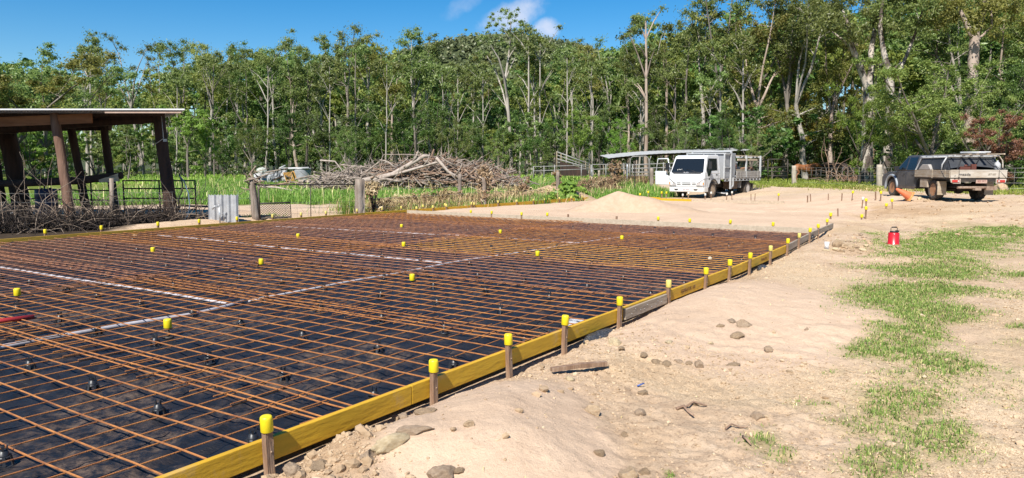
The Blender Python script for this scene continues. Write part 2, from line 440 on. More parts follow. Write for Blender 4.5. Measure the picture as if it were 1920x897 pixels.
def build_ground():
    ang = np.concatenate([np.linspace(-180, -58, 40, endpoint=False), np.linspace(-58, 58, 470, endpoint=False), np.linspace(58, 180, 40, endpoint=False)])
    ang = np.radians(ang)
    nr = 640
    r = 0.6 * (3200 / 0.6) ** (np.linspace(0, 1, nr) ** 1.0)
    # finer rings where the picture looks from above
    r = np.concatenate([np.geomspace(0.6, 2.0, 40, endpoint=False), np.geomspace(2.0, 30.0, 520, endpoint=False), np.geomspace(30, 120, 110, endpoint=False), np.geomspace(120, 3200, 90)])
    nr = len(r); na = len(ang)
    RR, AA = np.meshgrid(r, ang, indexing='ij')
    X = RR * np.sin(AA); Y = RR * np.cos(AA)
    Z = hg(X, Y)
    idx = np.arange(nr * na).reshape(nr, na)
    a_ = idx[:-1, :]; b_ = idx[1:, :]
    Fq = np.stack([a_, b_, np.roll(b_, -1, 1), np.roll(a_, -1, 1)], -1).reshape(-1, 4)[:, ::-1]
    V = np.stack([X, Y, Z], -1).reshape(-1, 3)
    V = np.vstack([V, [[0, 0, float(Z[0].mean())]]])
    Xf, Yf, Zf = X.ravel(), Y.ravel(), Z.ravel()
    a, b = toAB(Xf, Yf); rb = right_b(a)
    g = np.maximum(grass_mask(Xf, Yf, Zf), 0)
    md = meadow_mask(Xf, Yf)
    # fine pink sand: front heap, fans along the boards, second bay
    sand = np.clip(1.5 * blob(Xf, Yf, 935, 800, 0.6, 0.9) + 1.1 * blob(Xf, Yf, 960, 890, 0.55, 0.55) + 1.4 * blob(Xf, Yf, 1430, 585, 1.7, 1.9)
                   + 1.2 * blob(Xf, Yf, 1680, 490, 1.5, 0.7) + 1.0 * blob(Xf, Yf, 1330, 640, 0.8, 1.0), 0, 1.3)
    sand = sstep(0.25, 0.8, sand + (fbm(Xf * 2.2, Yf * 2.2, 23, 4) - 0.5) * 0.55)
    bay = sstep(FAR_A, FAR_A + 0.2, a) * (1 - sstep(33, 36, a)) * sstep(3.3, 4.2, b + (fbm(Xf, Yf, 31, 3) - 0.5) * 2) * (b < 16.6)
    sand = np.maximum(sand, bay)
    gravel = sstep(0.44, 0.66, fbm(Xf * 0.7 + 3, Yf * 0.7, 19, 4) + 0.25 * sstep(1.0, 2.2, Xf) - 0.25 * sstep(5, 11, Yf))
    clay = np.clip(pixmask(Xf, Yf, Zf, [(1590, 395, 170, 14, 1), (1440, 385, 120, 9, .8), (1700, 395, 120, 14, .8), (1560, 425, 90, 10, .6), (1240, 372, 60, 6, .9), (1340, 520, 70, 22, .8), (1600, 465, 60, 16, .5), (660, 850, 130, 70, 1.0), (1130, 720, 150, 60, .55), (1180, 830, 90, 60, .5)]) + (fbm(Xf * 1.4, Yf * 1.4, 37, 4) - 0.5) * 0.9, 0, 1)
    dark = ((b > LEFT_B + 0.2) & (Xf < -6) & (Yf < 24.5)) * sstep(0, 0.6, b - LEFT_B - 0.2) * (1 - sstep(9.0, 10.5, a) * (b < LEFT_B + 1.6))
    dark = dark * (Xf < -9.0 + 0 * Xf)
    road = sstep(24, 30, Yf) * (1 - md)
    hill = sstep(100, 140, np.hypot(Xf, Yf))
    at = dict(grassy=g, meadow=md, sand=sand, gravel=gravel, clay=clay, humus=dark, road=road, hill=hill)
    at = {k: np.append(v, v[0]) for k, v in at.items()}
    me = np_mesh('ground', V, Fq, smooth=True, attrs=at)
    # close the centre with a fan
    bm = bmesh.new(); bm.from_mesh(me); bm.verts.ensure_lookup_table()
    c = bm.verts[len(V) - 1]
    for k in range(na):
        f = bm.faces.new((bm.verts[k], c, bm.verts[(k + 1) % na])); f.normal_update()
        if f.normal.z < 0: f.normal_flip()
    bm.to_mesh(me); bm.free()
    return me
def ground_material():
    m_, nt, b, out = new_mat('ground_soil')
    N = nt.nodes.new; L = nt.links.new
    tc = N('ShaderNodeTexCoord')
    def noise(sc, det=6, rough=0.6):
        n = N('ShaderNodeTexNoise'); n.inputs['Scale'].default_value = sc; n.inputs['Detail'].default_value = det; n.inputs['Roughness'].default_value = rough
        L(tc.outputs['Object'], n.inputs['Vector']); return n.outputs['Fac']
    def ramp(f, *stops, kk=0.90):
        cr = N('ShaderNodeValToRGB')
        cr.color_ramp.elements[0].position = stops[0][0]; cr.color_ramp.elements[0].color = (*[v * kk for v in stops[0][1]], 1)
        cr.color_ramp.elements[1].position = stops[-1][0]; cr.color_ramp.elements[1].color = (*[v * kk for v in stops[-1][1]], 1)
        for p_, c in stops[1:-1]:
            e = cr.color_ramp.elements.new(p_); e.color = (*[v * kk for v in c], 1)
        L(f, cr.inputs[0]); return cr.outputs[0]
    def attr(n_):
        a = N('ShaderNodeAttribute'); a.attribute_name = n_; return a.outputs['Fac']
    def mix(f, a, c, mode='MIX'):
        mx = N('ShaderNodeMix'); mx.data_type = 'RGBA'; mx.blend_type = mode
        if isinstance(f, float): mx.inputs['Factor'].default_value = f
        else: L(f, mx.inputs['Factor'])
        L(a, mx.inputs['A']); L(c, mx.inputs['B']); return mx.outputs['Result']
    n_big = noise(0.5, 5); n_mid = noise(5, 8, .7); n_fine = noise(42, 5, .8); n_grit = noise(120, 3, .85)
    base = ramp(n_mid, (0.3, (0.43, 0.305, 0.205)), (0.5, (0.55, 0.405, 0.275)), (0.7, (0.63, 0.48, 0.34)))
    sand = ramp(n_mid, (0.3, (0.57, 0.41, 0.285)), (0.7, (0.65, 0.48, 0.34)))
    grav = ramp(n_grit, (0.33, (0.27, 0.19, 0.115)), (0.48, (0.58, 0.43, 0.28)), (0.68, (0.80, 0.65, 0.45)))
    clay = ramp(n_mid, (0.3, (0.36, 0.23, 0.13)), (0.7, (0.53, 0.37, 0.225)))
    lawn = ramp(n_mid, (0.35, (0.22, 0.19, 0.075)), (0.65, (0.40, 0.32, 0.17)))
    mead = ramp(n_mid, (0.3, (0.09, 0.14, 0.02)), (0.7, (0.19, 0.22, 0.05)))
    dsoil = ramp(n_mid, (0.3, (0.035, 0.025, 0.017)), (0.7, (0.085, 0.062, 0.042)))  # near-black brown ground round the shed
    road = ramp(n_mid, (0.3, (0.51, 0.38, 0.265)), (0.7, (0.63, 0.49, 0.37)))
    hill = ramp(noise(0.03, 8, .7), (0.35, (0.045, 0.06, 0.025)), (0.65, (0.085, 0.10, 0.045)))
    c = mix(attr('road'), base, road)
    c = mix(attr('gravel'), c, grav)
    c = mix(attr('clay'), c, clay)
    c = mix(attr('sand'), c, sand)
    half = N('ShaderNodeMath'); half.operation = 'MULTIPLY'; half.inputs[1].default_value = 0.75; L(attr('grassy'), half.inputs[0])
    c = mix(half.outputs[0], c, lawn)
    c = mix(attr('meadow'), c, mead)
    c = mix(attr('humus'), c, dsoil)
    c = mix(attr('hill'), c, hill)
    spk = ramp(n_fine, (0.35, (0.48, 0.43, 0.38)), (0.47, (1, 1, 1)), (0.68, (1.12, 1.11, 1.08)), kk=1.0)  # dark specks colour in small clod shadows along with gravel grain
    inv = N('ShaderNodeMapRange'); inv.inputs['To Min'].default_value = 0.85; inv.inputs['To Max'].default_value = 0.35; L(attr('sand'), inv.inputs['Value'])
    c = mix(inv.outputs[0], c, spk, 'MULTIPLY')
    big = ramp(n_big, (0.3, (0.86, 0.84, 0.82)), (0.7, (1.06, 1.06, 1.06)), kk=1.0)
    c = mix(1.0, c, big, 'MULTIPLY')
    L(c, b.inputs['Base Color'])
    b.inputs['Roughness'].default_value = 0.95; b.inputs['Specular IOR Level'].default_value = 0.15
    hgt = N('ShaderNodeMath'); hgt.operation = 'MULTIPLY_ADD'; hgt.inputs[1].default_value = 0.55
    L(n_fine, hgt.inputs[0]); L(n_grit, hgt.inputs[2])
    bp = N('ShaderNodeBump'); bp.inputs['Strength'].default_value = 0.6; bp.inputs['Distance'].default_value = 0.012
    L(hgt.outputs[0], bp.inputs['Height'])
    bp2 = N('ShaderNodeBump'); bp2.inputs['Strength'].default_value = 0.35; bp2.inputs['Distance'].default_value = 0.03
    L(noise(22, 5, .65), bp2.inputs['Height']); L(bp.outputs[0], bp2.inputs['Normal'])
    L(bp2.outputs[0], b.inputs['Normal'])
    return m_
ground_me = build_ground()
ground_me.materials.append(ground_material())
ground = tag(link_mesh('ground', ground_me), kind='structure')

# ================================================================ common materials
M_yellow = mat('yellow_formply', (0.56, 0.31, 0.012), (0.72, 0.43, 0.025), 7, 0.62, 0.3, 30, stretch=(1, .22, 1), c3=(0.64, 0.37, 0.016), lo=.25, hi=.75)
def muddy(m_, tan=(.42, .30, .19), scale=2.6, lo=.58, hi=.72, amount=.5, knots=True):
    # splashes of dried mud and dark knots laid over a painted board
    nt = m_.node_tree; N = nt.nodes.new; L = nt.links.new
    b = next(n for n in nt.nodes if n.type == 'BSDF_PRINCIPLED'); src = b.inputs['Base Color'].links[0].from_socket
    tc = N('ShaderNodeTexCoord'); n = N('ShaderNodeTexNoise'); n.inputs['Scale'].default_value = scale; n.inputs['Detail'].default_value = 9; n.inputs['Roughness'].default_value = .72; L(tc.outputs['Object'], n.inputs['Vector'])
    mr = N('ShaderNodeMapRange'); mr.inputs['From Min'].default_value = lo; mr.inputs['From Max'].default_value = hi; mr.inputs['To Max'].default_value = amount; L(n.outputs['Fac'], mr.inputs['Value'])
    if knots:
        mp = N('ShaderNodeMapping'); mp.inputs['Scale'].default_value = (1, 1.6, 4.5); L(tc.outputs['Object'], mp.inputs['Vector'])
        v = N('ShaderNodeTexVoronoi'); v.inputs['Scale'].default_value = 2.2; L(mp.outputs[0], v.inputs['Vector'])
        kr = N('ShaderNodeMapRange'); kr.inputs['From Min'].default_value = .05; kr.inputs['From Max'].default_value = .13; kr.inputs['To Min'].default_value = .6; kr.inputs['To Max'].default_value = 0; L(v.outputs['Distance'], kr.inputs['Value'])
        mk = N('ShaderNodeMix'); mk.data_type = 'RGBA'; L(kr.outputs[0], mk.inputs['Factor']); L(src, mk.inputs['A']); mk.inputs['B'].default_value = (.22, .11, .012, 1); src = mk.outputs['Result']
    mx = N('ShaderNodeMix'); mx.data_type = 'RGBA'; L(mr.outputs[0], mx.inputs['Factor']); L(src, mx.inputs['A']); mx.inputs['B'].default_value = (*tan, 1)
    L(mx.outputs['Result'], b.inputs['Base Color'])
muddy(M_yellow)
M_oldwood = mat('weathered_timber', (0.30, 0.235, 0.17), (0.46, 0.38, 0.29), 14, 0.85, 0.4, 60, stretch=(1, .12, 1))
M_peg = mat('hardwood_peg', (0.20, 0.115, 0.07), (0.40, 0.28, 0.19), 16, 0.85, 0.5, 70, stretch=(1, 1, .15), c3=(0.28, 0.17, 0.105))
M_cap = mat('yellow_plastic', (0.83, 0.66, 0.015), rough=0.42)
M_capdusty = mat('dusty_yellow_plastic', (0.78, 0.64, 0.12), (0.70, 0.58, 0.20), 30, rough=0.55)
M_rust = mat('rust_orange_steel', (0.24, 0.085, 0.028), (0.52, 0.21, 0.055), 7, 0.78, 0.3, 120)
M_rust2 = mat('rust_bright_steel', (0.42, 0.17, 0.035), (0.64, 0.31, 0.07), 7, 0.78, 0.3, 120)
M_rust3 = mat('rust_brown_steel', (0.20, 0.075, 0.04), (0.44, 0.20, 0.10), 7, 0.78, 0.3, 120)
M_black = mat('black_plastic', (0.018, 0.019, 0.022), (0.03, 0.03, 0.034), 20, 0.42)
M_steel = mat('galvanised_steel', (0.42, 0.43, 0.44), (0.58, 0.59, 0.60), 12, 0.5, metal=0.55)
M_darksteel = mat('dark_steel', (0.035, 0.03, 0.028), (0.09, 0.07, 0.055), 12, 0.6, metal=0.3)
M_post = mat('grey_fence_timber', (0.17, 0.125, 0.095), (0.36, 0.30, 0.245), 9, 0.9, 0.7, 40, stretch=(1, 1, .15))
M_palepost = mat('pale_fence_timber', (0.34, 0.28, 0.215), (0.54, 0.47, 0.38), 9, 0.9, 0.6, 40, stretch=(1, 1, .15))
M_shedpost = mat('shade_dark_log', (0.022, 0.013, 0.010), (0.07, 0.036, 0.024), 7, 0.9, 0.8, 35, stretch=(1, 1, .12))  # log brown taken near black, the roof's shade put into the colour
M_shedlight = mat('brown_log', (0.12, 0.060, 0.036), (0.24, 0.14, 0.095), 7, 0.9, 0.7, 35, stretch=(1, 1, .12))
M_beam = mat('red_timber_beam', (0.22, 0.085, 0.03), (0.34, 0.15, 0.065), 8, 0.8, 0.4, 40, stretch=(.15, 1, 1))
M_white = mat('white_paint', (0.80, 0.81, 0.82), (0.76, 0.76, 0.75), 3, 0.32, coat=0.3)
M_rubber = mat('tyre_rubber', (0.03, 0.027, 0.025), (0.13, 0.10, 0.075), 9, 0.88)
M_chassis = mat('dark_chassis', (0.02, 0.018, 0.016), (0.06, 0.045, 0.035), 9, 0.8)
M_glass = glass_dark('dark_glass', (.010, .013, .016), .10)

# ================================================================ the slab ready for concrete
rng = np.random.default_rng(11); random.seed(11)
def build_plastic():
    na, nb = 430, 300
    av = -2.5 + (FAR_A - 0.10 + 2.5) * np.linspace(0, 1, na) ** 1.35
    t = np.linspace(0, 1, nb)
    a = np.repeat(av[:, None], nb, 1)
    b0 = right_b(av)[:, None] + 0.075
    b = b0 + (LEFT_B - 0.05 - b0) * t[None, :]
    X = a * AX + b * BX; Y = a * AY + b * BY
    z = np.full_like(a, 0.004)
    # wrinkles: ridges pulled across the sheet, puckers, footprints
    w1 = 1 - np.abs(2 * fbm(a * 1.6 + 0.5 * fbm(a, b, 3) * 4, b * 5.5, 101, 3) - 1)
    w2 = 1 - np.abs(2 * fbm(a * 6.0, b * 2.2 + 2 * fbm(a * 1.5, b * 1.5, 9), 107, 3) - 1)
    z = z + 0.034 * (w1 ** 3 - 0.4) * (0.4 + fbm(a * .8, b * .8, 111)) + 0.026 * (w2 ** 4 - 0.3)
    z = z + 0.012 * (fbm(a * 14, b * 14, 113, 2) - 0.5)
    z = np.clip(z, -0.03, 0.045)
    e = np.minimum(np.minimum(b - b0, (LEFT_B - 0.05) - b), 9)
    z = z + 0.07 * np.exp(-(e / 0.10) ** 2) * (fbm(a * 3, b * 3, 121) > 0.35)
    z = z - 0.27 * np.exp(-(((a - PIT_A) / 0.33) ** 2 + ((b - PIT_B) / 0.23) ** 2))
    dust = np.clip(sstep(0.48, 0.72, fbm(a * 1.1, b * 1.1, 131, 5)) * 0.75 + 0.5 * sstep(0.55, 0.75, fbm(a * 5, b * 5, 137, 4)), 0, 1)
    dust = np.maximum(dust, (1 - sstep(0.2, 1.3, LEFT_B - b)) * (a < 9) * 1.0)
    dust = np.clip(dust * 1.15 + 0.08 + 0.35 * sstep(8, 16, a), 0, 1)
    idx = np.arange(na * nb).reshape(na, nb)
    Fq = np.stack([idx[:-1, :-1], idx[1:, :-1], idx[1:, 1:], idx[:-1, 1:]], -1).reshape(-1, 4)
    V = np.stack([X, Y, z], -1).reshape(-1, 3)
    m_, nt, b_, out = new_mat('black_polythene')
    N = nt.nodes.new; L = nt.links.new
    tc = N('ShaderNodeTexCoord'); at = N('ShaderNodeAttribute'); at.attribute_name = 'dust'
    n = N('ShaderNodeTexNoise'); n.inputs['Scale'].default_value = 9; n.inputs['Detail'].default_value = 9; n.inputs['Roughness'].default_value = 0.75
    L(tc.outputs['Object'], n.inputs['Vector'])
    mr = N('ShaderNodeMapRange'); mr.inputs['From Min'].default_value = 0.44; mr.inputs['From Max'].default_value = 0.72; L(n.outputs['Fac'], mr.inputs['Value'])
    mu = N('ShaderNodeMath'); mu.operation = 'MULTIPLY'; L(mr.outputs[0], mu.inputs[0]); L(at.outputs['Fac'], mu.inputs[1])
    mx = N('ShaderNodeMix'); mx.data_type = 'RGBA'; L(mu.outputs[0], mx.inputs['Factor'])
    mx.inputs['A'].default_value = (0.010, 0.011, 0.014, 1); mx.inputs['B'].default_value = (0.15, 0.10, 0.068, 1)
    L(mx.outputs['Result'], b_.inputs['Base Color'])
    rr = N('ShaderNodeMapRange'); rr.inputs['To Min'].default_value = 0.40; rr.inputs['To Max'].default_value = 0.85; L(mu.outputs[0], rr.inputs['Value'])
    L(rr.outputs[0], b_.inputs['Roughness']); b_.inputs['Specular IOR Level'].default_value = 0.36
    n2 = N('ShaderNodeTexNoise'); n2.inputs['Scale'].default_value = 16; n2.inputs['Detail'].default_value = 6; n2.inputs['Distortion'].default_value = 1.2
    mp = N('ShaderNodeMapping'); mp.inputs['Rotation'].default_value = (0, 0, R(56)); mp.inputs['Scale'].default_value = (1, 3.2, 1)
    L(tc.outputs['Object'], mp.inputs['Vector']); L(mp.outputs[0], n2.inputs['Vector'])
    bp = N('ShaderNodeBump'); bp.inputs['Strength'].default_value = 0.45; bp.inputs['Distance'].default_value = 0.03; L(n2.outputs['Fac'], bp.inputs['Height']); L(bp.outputs[0], b_.inputs['Normal'])
    me = np_mesh('plastic_sheet', V, Fq, [m_], True, dict(dust=dust.ravel()))
    return tag(link_mesh('plastic_sheet', me), 'wrinkled black plastic sheet spread under the rusty steel mesh', 'plastic sheet')
build_plastic()

# ---- formwork boards
BT = 0.036
def board(name, p0, p1, zb0, zt0, label, m_, zb1=None, zt1=None, thick=BT, inward=1, words=None, group='formwork boards'):
    """p0,p1: (a,b) of the outer face line; the board lies on the inner side"""
    a0 = AB(*p0); a1 = AB(*p1); d = (a1 - a0); L_ = d.length
    ang = math.atan2(-d.x, d.y)
    zb1 = zb0 if zb1 is None else zb1; zt1 = zt0 if zt1 is None else zt1
    w = thick * (-inward)
    prof = []
    n = 10
    vs_ = []; fs = []
    for i in range(n + 1):
        t = i / n; y = L_ * t; bow = 0.006 * math.sin(math.pi * t) * random.uniform(-1, 1) * 0.3
        zb = zb0 + (zb1 - zb0) * t; zt = zt0 + (zt1 - zt0) * t
        vs_ += [(bow, y, zb), (bow + w, y, zb), (bow + w, y, zt), (bow, y, zt)]
    for i in range(n):
        o = i * 4
        for k in range(4): fs.append((o + k, o + 4 + k, o + 4 + (k + 1) % 4, o + (k + 1) % 4))
    fs += [(3, 2, 1, 0), (n * 4, n * 4 + 1, n * 4 + 2, n * 4 + 3)]
    mb = MB(); mb._add(vs_, fs)
    o = mb.build(name, m_, None, (a0.x, a0.y, 0), ang, bevel=0.004, recalc=True)
    tag(o, label, 'board', group)
    return o, ang, L_
ZB, ZT = 0.022, 0.152
def rb(a): return (a, float(right_b(a)))
M_redprint = mat('red_brown_print', (0.16, 0.06, 0.02))
def print_on(o, L_, y, txt, size):
    text_mesh('printed_text', txt, size, M_redprint, o, (0.0035, y, 0.085), (R(90), 0, R(90)), 0.0006)
b1, _, L1 = board('formwork_board', rb(-2.6), rb(3.56), ZB, ZT, 'long yellow board edging the slab, the one nearest the camera', M_yellow)
b2, _, L2 = board('formwork_board', rb(3.565), rb(6.66), ZB, ZT, 'yellow board beside the hole in the plastic and the silver plastic bag', M_yellow)
b3, _, L3 = board('formwork_board', rb(6.665), rb(10.9), ZB, ZT, 'yellow board with printed red lettering, beyond the grey splice plate', M_yellow)
print_on(b3, L3, 2.0, 'TERMINATOR  H2F', 0.06)
b4, _, L4 = board('formwork_board', rb(10.905), rb(13.95), ZB + .002, ZT + .004, 'yellow board that joins on to the grey weathered end boards', M_yellow)
print_on(b4, L4, 1.3, 'TERMINATOR', 0.06)
b5, _, L5 = board('formwork_board', rb(13.955), rb(16.9), ZB + .01, ZT + .006, 'grey weathered board continuing the yellow edge board', M_oldwood)
b6, _, L6 = board('formwork_board', rb(16.905), rb(19.95), ZB + .02, ZT + .012, 'grey weathered board that runs out past the slab corner', M_oldwood)
# splice plate of old timber
sp, _, _ = board('splice_plate', (6.80, float(right_b(6.8)) - 0.032), (7.92, float(right_b(7.9)) - 0.032), 0.026, 0.136, 'grey old timber splice plate with nail heads on the yellow board', M_oldwood, thick=0.03)
for i in range(9):
    nl = MB(); yy = 0.15 + 0.1 * i + random.uniform(-.03, .03); zz = 0.06 + random.uniform(0, .05); nl.cyl((0.001, yy, zz), (0.006, yy, zz), 0.006, n=6)
    nl.build('nail', M_steel, sp)
# left boards
def lb(a): return 16.60 if a < 17 else 16.60 - 0.022 * (a - 17)
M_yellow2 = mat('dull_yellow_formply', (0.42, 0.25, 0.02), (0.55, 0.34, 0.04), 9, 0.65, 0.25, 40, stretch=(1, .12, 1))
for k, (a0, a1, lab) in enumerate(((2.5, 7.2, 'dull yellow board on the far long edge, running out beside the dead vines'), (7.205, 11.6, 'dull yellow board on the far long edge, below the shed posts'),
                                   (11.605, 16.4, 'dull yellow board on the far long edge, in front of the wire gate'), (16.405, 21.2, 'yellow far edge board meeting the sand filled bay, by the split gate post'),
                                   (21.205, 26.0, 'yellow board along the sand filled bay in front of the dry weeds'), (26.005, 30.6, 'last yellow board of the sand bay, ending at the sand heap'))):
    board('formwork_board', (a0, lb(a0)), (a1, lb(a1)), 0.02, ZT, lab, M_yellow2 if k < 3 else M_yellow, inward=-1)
# far cross boards, mostly buried in sand
M_sandwood = mat('sandy_timber', (0.42, 0.33, 0.235), (0.56, 0.45, 0.33), 12, 0.9, 0.3, 40, stretch=(.15, 1, 1))
prev = None
for k, (b0_, b1_, lab) in enumerate(((16.45, 12.1, 'sandy timber board across the slab end, next to the far yellow edge'), (12.095, 7.8, 'sandy timber board across the slab end, middle of the three'), (7.795, 3.62, 'sandy timber board across the slab end, running to the grey corner board'))):
    board('formwork_board', (FAR_A - 0.05 + 0.0 * k, b0_), (FAR_A - 0.05, b1_), 0.0, 0.150, lab, M_sandwood, inward=1)
# boards of the far bay by the truck
for (x0, y0, x1, y1, lab) in ((1236, 376, 1296, 378, 'short yellow board lying in the sand in front of the truck bumper'), (1188, 372, 1238, 374.5, 'yellow board showing behind the top of the sand heap'), (1300, 378.5, 1470, 382, 'buried pale board edge beyond the sand, under the truck tray')):
    p0 = P(x0, y0); p1 = P(x1, y1)
    d = p1 - p0
    mb = MB(); mb.bar((0, 0, 0.035), (d.x, d.y, d.z + 0.035), 0.04, 0.13)
    tag(mb.build('formwork_board', M_yellow if y1 < 380 else M_sandwood, None, p0), lab, 'board', 'formwork boards')

# ---- pegs with plastic caps
def cap_mesh(m_):
    mb = MB()
    mb.lathe([(0.0315, 0.0), (0.0335, 0.003), (0.0330, 0.070), (0.0315, 0.080), (0.0265, 0.0860), (0.012, 0.0875), (0.0, 0.0875)], 20)
    return mb.mesh('cap', m_)
CAP = cap_mesh(M_cap); CAPD = cap_mesh(M_capdusty)
def peg_mesh(h, w=0.046, d=0.034):
    mb = MB()
    s_ = 5
    vs_ = []; fs = []
    for i, z in enumerate(np.linspace(-0.12, h, s_)):
        k = 1.0 - 0.1 * (i == 0)
        j = lambda: random.uniform(-.0015, .0015)
        vs_ += [(-w / 2 * k + j(), -d / 2 * k + j(), z), (w / 2 * k + j(), -d / 2 * k + j(), z), (w / 2 * k + j(), d / 2 * k + j(), z), (-w / 2 * k + j(), d / 2 * k + j(), z)]
    for i in range(s_ - 1):
        o = i * 4
        for k in range(4): fs.append((o + k, o + (k + 1) % 4, o + 4 + (k + 1) % 4, o + 4 + k))
    fs += [(3, 2, 1, 0), ((s_ - 1) * 4, (s_ - 1) * 4 + 1, (s_ - 1) * 4 + 2, (s_ - 1) * 4 + 3)]
    mb._add(vs_, fs)
    # bolt head
    mb.lathe([(0.006, 0), (0.006, 0.004), (0.0, 0.006)], 8, (0.006, -d / 2, h * 0.42), Matrix.Rotation(R(90), 3, 'X'))
    return mb.mesh('peg', M_peg)
PEGS = [peg_mesh(0.215) for _ in range(3)]
def peg(loc, label, group, rz=0.0, tilt=(0, 0), cap=True, dusty=False, h=0.215, i=0, cscale=1.0):
    t = thing('timber_peg', label, 'peg', loc, group=group, rot=(tilt[0], tilt[1], rz))
    st = link_mesh('stake', PEGS[i % 3], t, scale=(1, 1, h / 0.215))
    if cap: link_mesh('cap', CAPD if dusty else CAP, t, (0, 0, h - 0.012 + 0.0), rot=(random.uniform(-.05, .05), random.uniform(-.05, .05), 0), scale=(cscale, cscale, cscale))
    return t
RZ = math.atan2(-AX, AY) + R(90) * 0
right_pegs = [(512, 880), (817, 752), (963, 695), (1069, 653), (1168, 610), (1249, 571), (1322, 543), (1369, 525), (1402, 509), (1441, 493), (1474, 477), (1500, 465), (1521, 453), (1536, 444)]
for i, (px, py) in enumerate(right_pegs):
    g_ = G(px, py); a, b = toAB(g_.x, g_.y)
    b = float(right_b(a)) - 0.0185 - (0.034 if 6.8 < a < 7.95 else 0) 
    p = AB(a, b)
    extra = {0: 'standing nearest the camera', 3: 'beside the silver plastic bag', 4: 'just before the grey splice plate', 13: 'last but one, on the grey board'}.get(i, 'numbered from the camera end')
    lab = 'brown peg with yellow cap, %s from the camera along the near board' % nth(i + 1)
    t = peg((p.x, p.y, 0.0), lab, 'capped pegs along the right board', rz=math.atan2(BY, BX) - R(90), tilt=(random.uniform(-.03, .03), random.uniform(-.03, .03)), i=i, dusty=(i in (5, 9, 11)))
p = AB(19.35, float(right_b(19.35)) + BT + 0.02)
peg((p.x, p.y, 0.02), 'brown peg with yellow cap inside the very end of the grey board', 'capped pegs along the right board', rz=math.atan2(BY, BX) - R(90), i=2)
# left board pegs (outer side, seen over the board)
left_px = [85, 190, 296, 373, 444, 511, 564, 611, 669, 716, 752, 793, 834]
for i, px in enumerate(left_px):
    py = np.interp(px, [0, 440, 780, 1100], [462, 425, 401, 377])
    # find a on the line b = lb + .03
    best = min(np.linspace(3, 22, 2000), key=lambda a: abs(pix(*AB(a, lb(a) + 0.03, 0.2))[0] - px))
    p = AB(best, lb(best) + 0.022)
    peg((p.x, p.y, 0.015), 'yellow capped peg behind the far long board, %s from the dead vines' % nth(i + 1), 'capped pegs along the left board', rz=math.atan2(BY, BX) - R(90), i=i, dusty=i > 4, h=0.20)
# inner pegs on the far bay: some lean on the inner side of the board
far_in = [(781, 409), (812, 408), (884, 404), (934, 396), (969, 394), (1000, 389), (1021, 387), (1049, 383), (1071, 381), (1092, 379), (837, 411), (889, 405), (1029, 380)]
for i, (px, py) in enumerate(far_in):
    best = min(np.linspace(15, 32, 3000), key=lambda a: abs(pix(*AB(a, lb(a) - 0.06, 0.15))[0] - px))
    p = AB(best, lb(best) - BT - 0.02)
    z = float(hg(np.array([p.x]), np.array([p.y]))[0])
    peg((p.x, p.y, max(z, 0.0)), 'pale capped peg inside the far yellow board, %s towards the sand heap' % nth(i + 1), 'capped pegs along the sand bay', rz=math.atan2(BY, BX) - R(90), i=i, dusty=True, h=0.17)
# row across the slab end, stakes standing in the sand
for i, (px, py, cap) in enumerate(((883, 409, 1), (922, 411, 1), (978, 414, 1), (1026, 414, 1), (1065, 415, 0), (1156, 419, 0), (1234, 424, 1), (1293, 428, 1), (1369, 430, 1), (1449, 435, 1))):
    p = P(px, py)
    peg(p, ('%s capped stake' if cap else '%s bare stake without a cap') % nth(i + 1) + ' along the sandy board at the slab end', 'stakes along the slab end', rz=math.atan2(BY, BX), i=i, cap=bool(cap), h=0.17 if cap else 0.2, cscale=1.05)
# far row in front of the truck and over to the ute
far_row = [(1200, 376, 1), (1216, 375, 1), (1241, 376, 1), (1249, 374, 1), (1280, 377, 2), (1290, 375, 2), (1322, 377, 2), (1333, 376, 2), (1362, 377, 2), (1372, 375, 2), (1408, 377, 0), (1415, 377, 0), (1459, 379, 1), (1514, 380, 0), (1520, 378, 0),
           (1553, 376, 0), (1578, 376, 0), (1597, 377, 1), (1616, 391, 2), (1624, 391, 1), (1642, 376, 0), (1651, 378, 1), (1661, 392, 1), (1673, 392, 1), (1557, 411, 1), (1571, 406, 0), (1615, 413, 1), (1623, 411, 1)]
M_capwhite = mat('faded_white_plastic', (0.76, 0.74, 0.66), rough=0.5); CAPW = cap_mesh(M_capwhite)
for i, (px, py, cap) in enumerate(far_row):
    p = P(px, py)
    what = ('bare thin stake', 'thin stake with yellow cap', 'thin stake with faded white cap')[cap]
    where = 'in the far row before the truck' if px < 1420 else ('in the dirt before the ute' if py > 383 else 'in the far row between truck and ute')
    lab = '%s, %s of those %s' % (what, nth(1 + sum(1 for q in far_row[:i] if (('a' if q[0] < 1420 else ('c' if q[1] > 383 else 'b')) == ('a' if px < 1420 else ('c' if py > 383 else 'b'))))), where)
    low = py > 383 and i in (22, 24, 26)
    t = thing('timber_peg', lab, 'peg', p, group='far stakes', rot=(random.uniform(-.08, .08), random.uniform(-.08, .08), random.uniform(0, 1.5)))
    hh = 0.10 if low else random.uniform(0.24, 0.34)
    link_mesh('stake', PEGS[i % 3], t, scale=(.95, .95, hh / 0.215))
    if cap: link_mesh('cap', CAP if cap == 1 else CAPW, t, (0, 0, hh - 0.015), scale=(1.3, 1.3, 1.15))

